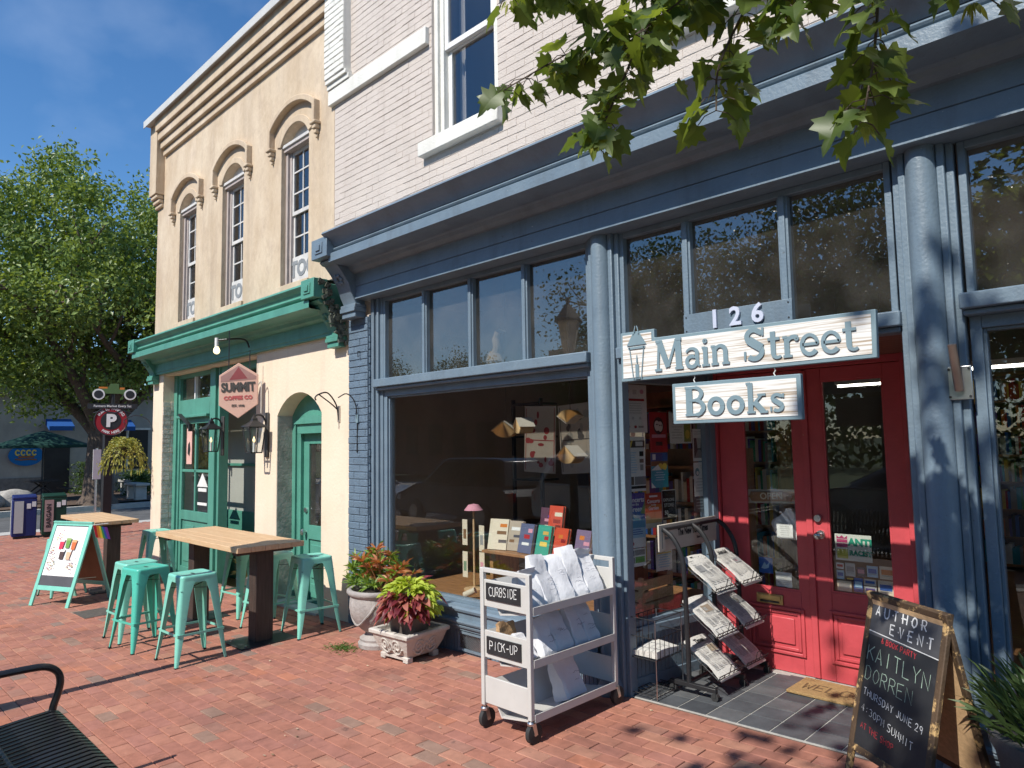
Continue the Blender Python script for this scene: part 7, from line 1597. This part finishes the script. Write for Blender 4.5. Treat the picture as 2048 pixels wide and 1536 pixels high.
part('truck_body', MB().prism([(-.42, .02), (.50, .02), (.50, .12), (.12, .12), (.12, .26), (-.06, .26), (-.12, .14), (-.36, .13), (-.44, .06)], 'z', -.02, .02).xf(TM), cmat((.09, .16, .06)), sp_); part('produce', MB().box(.14, .24, .12, .17, -.02, .02).box(-.30, -.12, .14, .18, -.02, .015).xf(TM), cmat(ORG), sp_)
for x in (-.30, .36): part('truck_wheel', MB().cyl((x, 0, -.03), (x, 0, .03), .13, n=24).xf(TM), m_sash, sp_); part('wheel_hub', MB().cyl((x, 0, -.032), (x, 0, .034), .095, n=24).xf(TM), m_black, sp_)
part('market_board', MB().box(-.52, .52, -.34, -.22, -.02, .02).xf(TM), m_black, sp_); part('lettering', MB().mesh(text_me('Farmers Market Every Sat', .075, 0, .001), TM @ Matrix.Translation((0, -.28, .023))), m_sash, sp_)
part('scroll_bracket', MB().tube([(-.40, -.45, 0), (-.2, -.38, 0), (0, -.46, 0), (.2, -.38, 0), (.40, -.45, 0)], .018, 6).tube([(0, -.22, -.03), (0, 0, -.03)], .03, 6).xf(TM), m_black, sp_)
pp = thing('slim_sign_pole', 'slim steel pole with a narrow white tag in front of the dark post', 'pole', (-18.0, .78, pg)); part('pole', MB().cyl((-18.0, .80, pg), (-18.0, .80, 1.75), .025, n=8), m_steel, pp); part('tag', MB().box(-17.98, -17.96, .72, .88, 1.05, 1.72), m_sash, pp)
def news_box(label, x, y, col, front, txt):
    g = gz(x, y); t = thing('news_box', label, 'news box', (x, y, g), RD(-8), 'newspaper boxes by the side street')
    part('cabinet', MB().box(-.26, .26, -.24, .24, .06, .92).prism([(-.26, .92), (.26, .92), (.26, .98), (-.20, 1.02)], 'y', -.24, .24), cmat(col, .4), t, world=False, bevel=.015); part('plinth', MB().box(-.22, .22, -.20, .20, 0, .06), m_black, t, world=False)
    part('front_strip', MB().box(.262, .27, -.20, -.02, .14, .88).box(-.22, -.04, -.25, -.242, .14, .88), cmat(front), t, world=False); part('label_patch', MB().box(.262, .268, .04, .12, .70, .82).box(.262, .268, .14, .22, .74, .86), m_sash, t, world=False)
    if txt: part('lettering', MB().mesh(text_me(txt, .13, 0, .004), frame_m((.273, -.11, .51), (0, 0, 1), (0, -1, 0))), m_black, t, world=False)
news_box('dark green newspaper box with a vertical worded strip', -19.9, .42, (.012, .045, .03), (.40, .28, .26), 'BARGAIN'); news_box('blue newspaper box with white strips behind the green one', -20.2, -.12, (.02, .03, .13), (.50, .52, .50), None)
# pale café building behind the tree
cb = thing('cafe_building', 'long low pale building with a blue round sign behind the tree', 'building', (-38.5, 6, -.3)); m_cafe = mat('pale_render', (.40, .365, .32), .9, .12, 1.2, layers=(((.22, .20, .18), .8, .5, .75, .5, (1, 1, .4)),))
part('wall', MB().box(-44, -38, -9, 26, -.4, 4.3), m_cafe, cb); part('roof', MB().box(-44.3, -37.7, -9.3, 26.3, 4.3, 4.6), mat('grey_roofing', (.14, .14, .15), .8), cb)
for k in range(5): w_ = part('window', MB().box(-38.01, -37.96, 6.5 + k * 3.4, 8.4 + k * 3.4, .8, 2.7), m_dark, cb); part('window_frame', MB().box(-37.97, -37.93, 6.4 + k * 3.4, 8.5 + k * 3.4, 2.7, 2.8).box(-37.97, -37.93, 7.4 + k * 3.4, 7.5 + k * 3.4, .8, 2.7), m_cream, w_)
for y_ in (4.0, 6.6): part('awning', MB().prism([(-38, 3.2), (-37.3, 2.85), (-37.3, 2.65), (-38, 2.95)], 'y', y_, y_ + 1.0), cmat((.02, .09, .30)), cb)
ov = part('round_sign', MB().lathe([(0, 0), (1, 0), (1, .1), (0, .1)], (0, 0, 0), 32, sx=.66, sy=.47).xf(frame_m((-37.95, 3.27, 1.55), (0, 1, 0), (0, 0, 1))), cmat((.015, .16, .42)), cb); SA = frame_m((-37.84, 3.27, 1.55), (0, 1, 0), (0, 0, 1)); qa = MB()
for k in range(4): ribbon(qa, _e(-.33 + k * .21, .12, .075, .11, 30, 330, 10), .06)
part('sign_art', qa.xf(SA), cmat(YEL), ov); part('sign_art', ribbon(ribbon(MB(), [(-.42, -.16), (-.2, -.2), (.1, -.17), (.4, -.2)], .06), [(-.3, -.08), (.3, -.06)], .09).xf(SA @ Matrix.Translation((0, 0, .01))), cmat((.30, .12, .04)), ov)
um = thing('market_umbrella', 'dark green market umbrella in front of the pale building', 'umbrella', (-33.5, 3.0, -.2)); part('pole', MB().cyl((-33.5, 3.0, -.3), (-33.5, 3.0, 2.5), .035, n=8), m_black, um); part('canopy', MB().lathe([(0, 2.55), (.5, 2.40), (1.75, 1.95), (1.75, 1.85)], (-33.5, 3.0, 0), 8), cmat((.01, .045, .035)), um)
tb2 = thing('picnic_table', 'dark picnic table under the green umbrella', 'table', (-33.5, 3.0, -.25)); part('top', MB().box(-34.2, -32.8, 2.5, 3.5, .50, .56), m_black, tb2)
for y in (2.2, 3.8): part('seat', MB().box(-34.2, -32.8, y - .14, y + .14, .18, .22), m_black, tb2)
for x in (-34, -33): part('leg', MB().bar((x, 2.3, -.25), (x, 3.2, .5), .06, .06).bar((x, 3.7, -.25), (x, 2.8, .5), .06, .06), m_black, tb2)
for k, (x, y, s_) in enumerate(((-31.2, .3, 1.0), (-31.5, 1.7, .75), (-31.0, -1.2, .9))):
    q = MB(); r = random.Random(k + 90); vs_ = []; n1, n2 = 9, 14
    q.lathe([(math.sin(math.pi * i / n1) * 1.0 + .001, -math.cos(math.pi * i / n1)) for i in range(n1 + 1)], (0, 0, 0), n2)
    q.v = [tuple(Vector(v) * (1 + .28 * noise.noise(Vector(v) * 1.4 + Vector((k * 5, 0, 0))))) for v in q.v]
    q.xf(Matrix.Translation((x, y, -.05)) @ Matrix.Diagonal((.7 * s_, .95 * s_, .52 * s_, 1))); o = part('boulder', q, mat('pale_boulder', (.38, .36, .33), .9, .25, 4, bump=.6, bs=14), None, smooth=True, angle=60); tag(o, ['large pale boulder', 'smaller pale boulder', 'left-hand pale boulder'][k] + ' at the edge of the mulch bed', 'boulder', 'boulders along the mulch bed')
for k, (x, y, z) in enumerate(((-27.5, 5.6, .3), (-31, 6.4, .3))):
    t = thing('stone_bench', ['low grey bench beside the tree trunk', 'low grey bench right of the tree'][k], 'bench', (x - 3, y, -.2)); part('seat', MB().box(x - 3.8, x - 2.3, y - .25, y + .25, z, z + .1), m_conc, t, bevel=.02); part('leg', MB().box(x - 3.6, x - 3.4, y - .2, y + .2, -.25, z), m_conc, t); part('leg', MB().box(x - 2.7, x - 2.5, y - .2, y + .2, -.25, z), m_conc, t)
def shrub(label, x, y, w, h, seed, m):
    z = gz(x, y) + .05; t = thing('shrub', label, 'shrub', (x, y, z), 0, 'shrubs by the pale building'); r = random.Random(seed); q = MB()
    for k in range(1500):
        p = Vector((r.gauss(0, .4), r.gauss(0, .4), r.uniform(0, 1))); s_ = 1 - .35 * p.z; leaf_quad(q, Vector((x + p.x * w * s_, y + p.y * w * s_, z + p.z * h)), r.uniform(.07, .14), r)
    part('foliage', q, m, t)['kind'] = 'stuff'; part('stem', MB().tube([(x, y, z - .1), (x + .03, y, z + h * .4)], .03, 6), m_bark, t)
for k, (x, y, w, h, lab) in enumerate(((-34.8, .2, 1.0, 1.1, 'rounded dark shrub left of the umbrella'), (-36.6, 5.4, .9, 1.5, 'tall dark shrub against the pale wall'), (-36.8, 7.6, 1.1, 1.0, 'low shrub right of the tree trunk'), (-33.4, 6.6, .8, .9, 'small shrub beside the grey bench'), (-36.9, 10.2, 1.2, 1.6, 'broad shrub at the far end of the pale wall'), (-36.4, -1.8, 1.2, 1.4, 'dense shrub at the left edge of the pale wall'))): shrub(lab, x, y, w, h, 200 + k, m_tleaf2)
part('door', MB().box(-38.02, -37.94, 4.0, 5.0, -.2, 2.1), m_dark, cb); part('wainscot', MB().box(-38.01, -37.95, -8.9, 3.9, -.3, .55), mat('stone_plinth', (.20, .18, .16), .9, .25, 6, bump=.5, bs=12), cb)
hb = MB(); r = random.Random(15)                       # far belt of trees that closes the view
for k in range(9000):
    c = Vector((r.uniform(-62, -50), r.uniform(-20, 45), 0)); c.z = r.uniform(0, 8.5 + 2.2 * noise.noise(Vector((c.y * .12, 3, 0)))); leaf_quad(hb, c, r.uniform(.6, 1.1), r)
o = part('tree_belt', hb, m_tleaf2, None); o['kind'] = 'stuff'; o['label'] = 'far belt of green trees beyond the pale building'; o['category'] = 'trees'
hb = MB()
for k in range(24000):
    x = r.uniform(-70, 60); c = Vector((x, r.uniform(-52, -42), r.uniform(-.3, 8 + 2 * noise.noise(Vector((x * .1, 9, 0)))))); leaf_quad(hb, c, r.uniform(.4, .7), r)
o = part('tree_belt', hb, m_tleaf2, None); o['kind'] = 'stuff'; o['label'] = 'belt of trees far across the street, seen in the glass'; o['category'] = 'trees'
# ================================================================ the maple over the camera
m_mleaf = leaf_mat('maple_leaf', (.075, .125, .028), (.185, .25, .06), .5, .4); m_seed = leaf_mat('maple_key', (.22, .26, .05), (.38, .40, .09), .4)
def maple_leaf():
    "five-lobed leaf, folded a little along its midrib; stem at the origin, tip towards +x"
    half = [(0, 0), (-.10, .22), (-.06, .42), (.10, .40), (.18, .62), (.32, .50), (.46, .56), (.50, .34), (.62, .30), (.58, .20), (.80, .14), (1.0, 0)]
    vs = []; fs = []
    mid = [(0, 0), (.12, 0), (.30, 0), (.48, 0), (.62, 0), (1.0, 0)]
    def Z(x, y): return .16 * abs(y) - .20 * max(0, x - .35) ** 2 - .35 * max(0, abs(y) - .4) ** 2
    for s in (1, -1):
        o = len(vs); P = [(0, 0), (-.10, .22), (-.07, .40), (.10, .36), (.20, .64), (.33, .44), (.50, .54), (.52, .30), (.66, .27), (.62, .16), (.82, .12), (1.0, 0), (.62, 0), (.34, 0), (.14, 0)]
        vs += [(x, s * y, Z(x, y)) for x, y in P]
        F_ = [(0, 1, 14), (1, 2, 3, 14), (3, 13, 14), (3, 4, 5, 13), (5, 7, 12, 13), (5, 6, 7), (7, 8, 9, 12), (9, 10, 11, 12)]
        fs += [tuple(o + i for i in (f if s > 0 else f[::-1])) for f in F_]
    return vs, fs
mv, mf = maple_leaf(); ml_me = []
for k in range(7):                                       # curled, twisted and torn variants
    rk = random.Random(k + 300); cu_, tw_, sk_ = rk.uniform(-.35, .55), rk.uniform(-.5, .5), rk.uniform(.82, 1.15)
    ml_me.append(MB().add([(x, y * sk_ + .03 * math.sin(x * 9 + k), z - cu_ * x * x * .5 + tw_ * x * y * .6 + .05 * math.sin(x * 7 + y * 9 + k)) for x, y, z in mv], mf).me('leaf', m_mleaf, True, 60))
mp_ = thing('overhead_maple', 'maple branch of large lobed leaves hanging into the top right', 'tree', (1.7, -6.6, gz(1.7, -6) - .1)); MI = inv_of(mp_)
tr = MB(); tr.tube([(1.7, -6.6, -.2), (1.68, -6.58, 1.0), (1.6, -6.5, 2.6), (1.5, -6.4, 3.6)], [.24, .17, .15, .13], 14)
for P, r0 in (([(1.5, -6.4, 3.5), (.9, -5.2, 4.3), (.2, -3.4, 4.1), (-.35, -2.2, 3.6), (-.75, -1.98, 3.36)], .07), ([(1.5, -6.4, 3.4), (2.0, -6.3, 5.2), (1.8, -6.2, 7.4), (1.6, -6.1, 9.2)], .11), ([(1.7, -6.3, 5.0), (.6, -6.0, 6.2), (-.6, -5.9, 7.0)], .06), ([(1.8, -6.2, 6.0), (3.2, -6.0, 7.2), (4.2, -6.0, 7.8)], .06)):
    q = crv(P, 4); tr.tube(q, [r0 * (1 - .82 * i / len(q)) for i in range(len(q))], 9)
part('trunk', tr, m_bark, mp_, smooth=True, angle=60)
rv = random.Random(21); twig = MB(); NL_ = 0
TW = [([(-.75, -1.98, 3.36), (-1.085, -1.93, 3.26), (-1.33, -2.06, 3.10), (-1.53, -2.15, 3.05), (-1.72, -2.27, 2.95)], 50), ([(-1.25, -2.02, 3.13), (-1.32, -2.10, 2.90), (-1.36, -2.15, 2.76), (-1.40, -2.18, 2.68)], 23), ([(-1.0, -1.93, 3.28), (-1.20, -2.00, 3.30), (-1.50, -2.20, 3.32), (-1.66, -2.3, 3.26)], 30),
      ([(-.75, -1.98, 3.36), (-.89, -1.99, 3.08), (-1.0, -2.04, 2.85), (-1.0, -2.08, 2.68)], 30), ([(-.50, -2.1, 3.48), (-.53, -2.07, 2.92), (-.55, -2.08, 2.68), (-.585, -2.09, 2.50)], 36), ([(-.40, -2.15, 3.5), (-.36, -2.09, 2.90), (-.33, -2.08, 2.72)], 16), ([(-.75, -1.98, 3.36), (-.92, -2.02, 3.2), (-1.10, -2.12, 3.05), (-1.2, -2.2, 2.96)], 30), ([(-.6, -2.02, 3.4), (-.70, -2.05, 3.05), (-.78, -2.08, 2.86)], 28), ([(-.2, -2.3, 3.6), (-.15, -2.15, 3.0), (-.18, -2.10, 2.84)], 16), ([(-.9, -1.9, 3.4), (-1.3, -1.95, 3.38), (-1.6, -2.1, 3.36)], 22)]
for P, n in TW:
    q = crv(P, 6); twig.tube(q, [.0045 * (1 - .7 * i / len(q)) + .0012 for i in range(len(q))], 6)
    for k in range(n):
        i_ = min(len(q) - 1, int((k + .6) / n * len(q) * .92 + len(q) * .08)); b = q[i_]; a = rv.uniform(0, 6.28)
        out_ = Vector((math.cos(a), math.sin(a), rv.uniform(-.25, .15))); L_ = rv.uniform(.03, .075); e_ = b + out_ * L_ + Vector((0, 0, -.02)); twig.tube([b, b + out_ * L_ * .6, e_], .0016, 4)
        d = (out_ * rv.uniform(.3, .9) + Vector((0, 0, -rv.uniform(.35, 1.0)))).normalized(); nrm = (Vector((rv.gauss(0, .5), rv.gauss(-.2, .5), 1.0)) - d * d.dot(Vector((0, 0, 1)))).normalized()
        x_ = d; z_ = (nrm - x_ * nrm.dot(x_)).normalized(); y_ = z_.cross(x_); s_ = rv.uniform(.070, .118)
        m4 = Matrix((x_, y_, z_)).transposed().to_4x4(); m4.translation = e_
        o = obj('leaf', rv.choice(ml_me), mp_); o.matrix_local = MI @ m4 @ Matrix.Diagonal((s_, s_, s_, 1)); NL_ += 1
    for k in range(max(2, n // 7)):                      # bunches of winged keys
        b = q[rv.randrange(len(q) // 3, len(q))]; sd_ = MB()
        for j in range(rv.randint(7, 12)):
            a = rv.uniform(0, 6.28); d = Vector((math.cos(a) * .4, math.sin(a) * .4, -1)).normalized(); c = b + Vector((math.cos(a) * .012, math.sin(a) * .012, -.02)); blade(sd_, c, c + d * rv.uniform(.03, .05), .011, .003, 3)
        part('seed_cluster', sd_, m_seed, mp_)
part('twigs', twig, m_bark, mp_, smooth=True)
ex = MB()                                               # the thicker leafage higher on the same twigs
for P, n in TW:
    q = crv(P, 6)
    for k in range(int(n * 1.0)):
        b = q[int(rv.random() ** 1.3 * len(q) * .62)] + Vector((rv.gauss(0, .07), rv.gauss(0, .07), rv.gauss(.05, .06))); d = Vector((rv.gauss(0, .6), rv.gauss(0, .6), -rv.uniform(.2, 1))).normalized(); z_ = Vector((rv.gauss(0, .5), rv.gauss(-.2, .5), 1)); z_ = (z_ - d * z_.dot(d)).normalized(); m3 = Matrix((d, z_.cross(d), z_)).transposed(); s_ = rv.uniform(.065, .105)
        if b.z < 2.98 + .25 * (b.x + .6): continue
        ex.add([b + m3 @ (Vector(v) * s_) for v in mv], mf)
part('upper_leafage', ex, m_mleaf, mp_)['kind'] = 'stuff'
cr_ = MB(); rv = random.Random(4); cl = []
while len(cl) < 90:
    p = Vector((rv.uniform(-1, 1), rv.uniform(-1, 1), rv.uniform(-1, 1)))
    if p.length < 1: cl.append(Vector((1.75 + 3.3 * p.x, -6.2 + 1.8 * p.y, 7.3 + 2.3 * p.z)))
for k in range(16): cl.append(Vector((rv.uniform(-1.65, .3), rv.uniform(-6.6, -5.6), 0))); cl[-1].z = -1.035 * (cl[-1].y + rv.uniform(.45, 1.3))
for k in range(2600):
    c = rv.choice(cl) + Vector((rv.gauss(0, .30), rv.gauss(0, .30), rv.gauss(0, .24))); s_ = rv.uniform(.10, .16)
    if c.z - 1.035 * abs(c.y) > 1.7 and c.x < -1.0: continue
    m3 = Quaternion(Vector((rv.gauss(0, 1), rv.gauss(0, 1), rv.gauss(0, 1))).normalized(), rv.uniform(0, 1.1)).to_matrix() @ Matrix.Rotation(rv.uniform(0, 6.28), 3, 'Z')
    cr_.add([c + m3 @ (Vector(v) * s_) for v in mv], mf)
part('crown', cr_, m_mleaf, mp_)['kind'] = 'stuff'
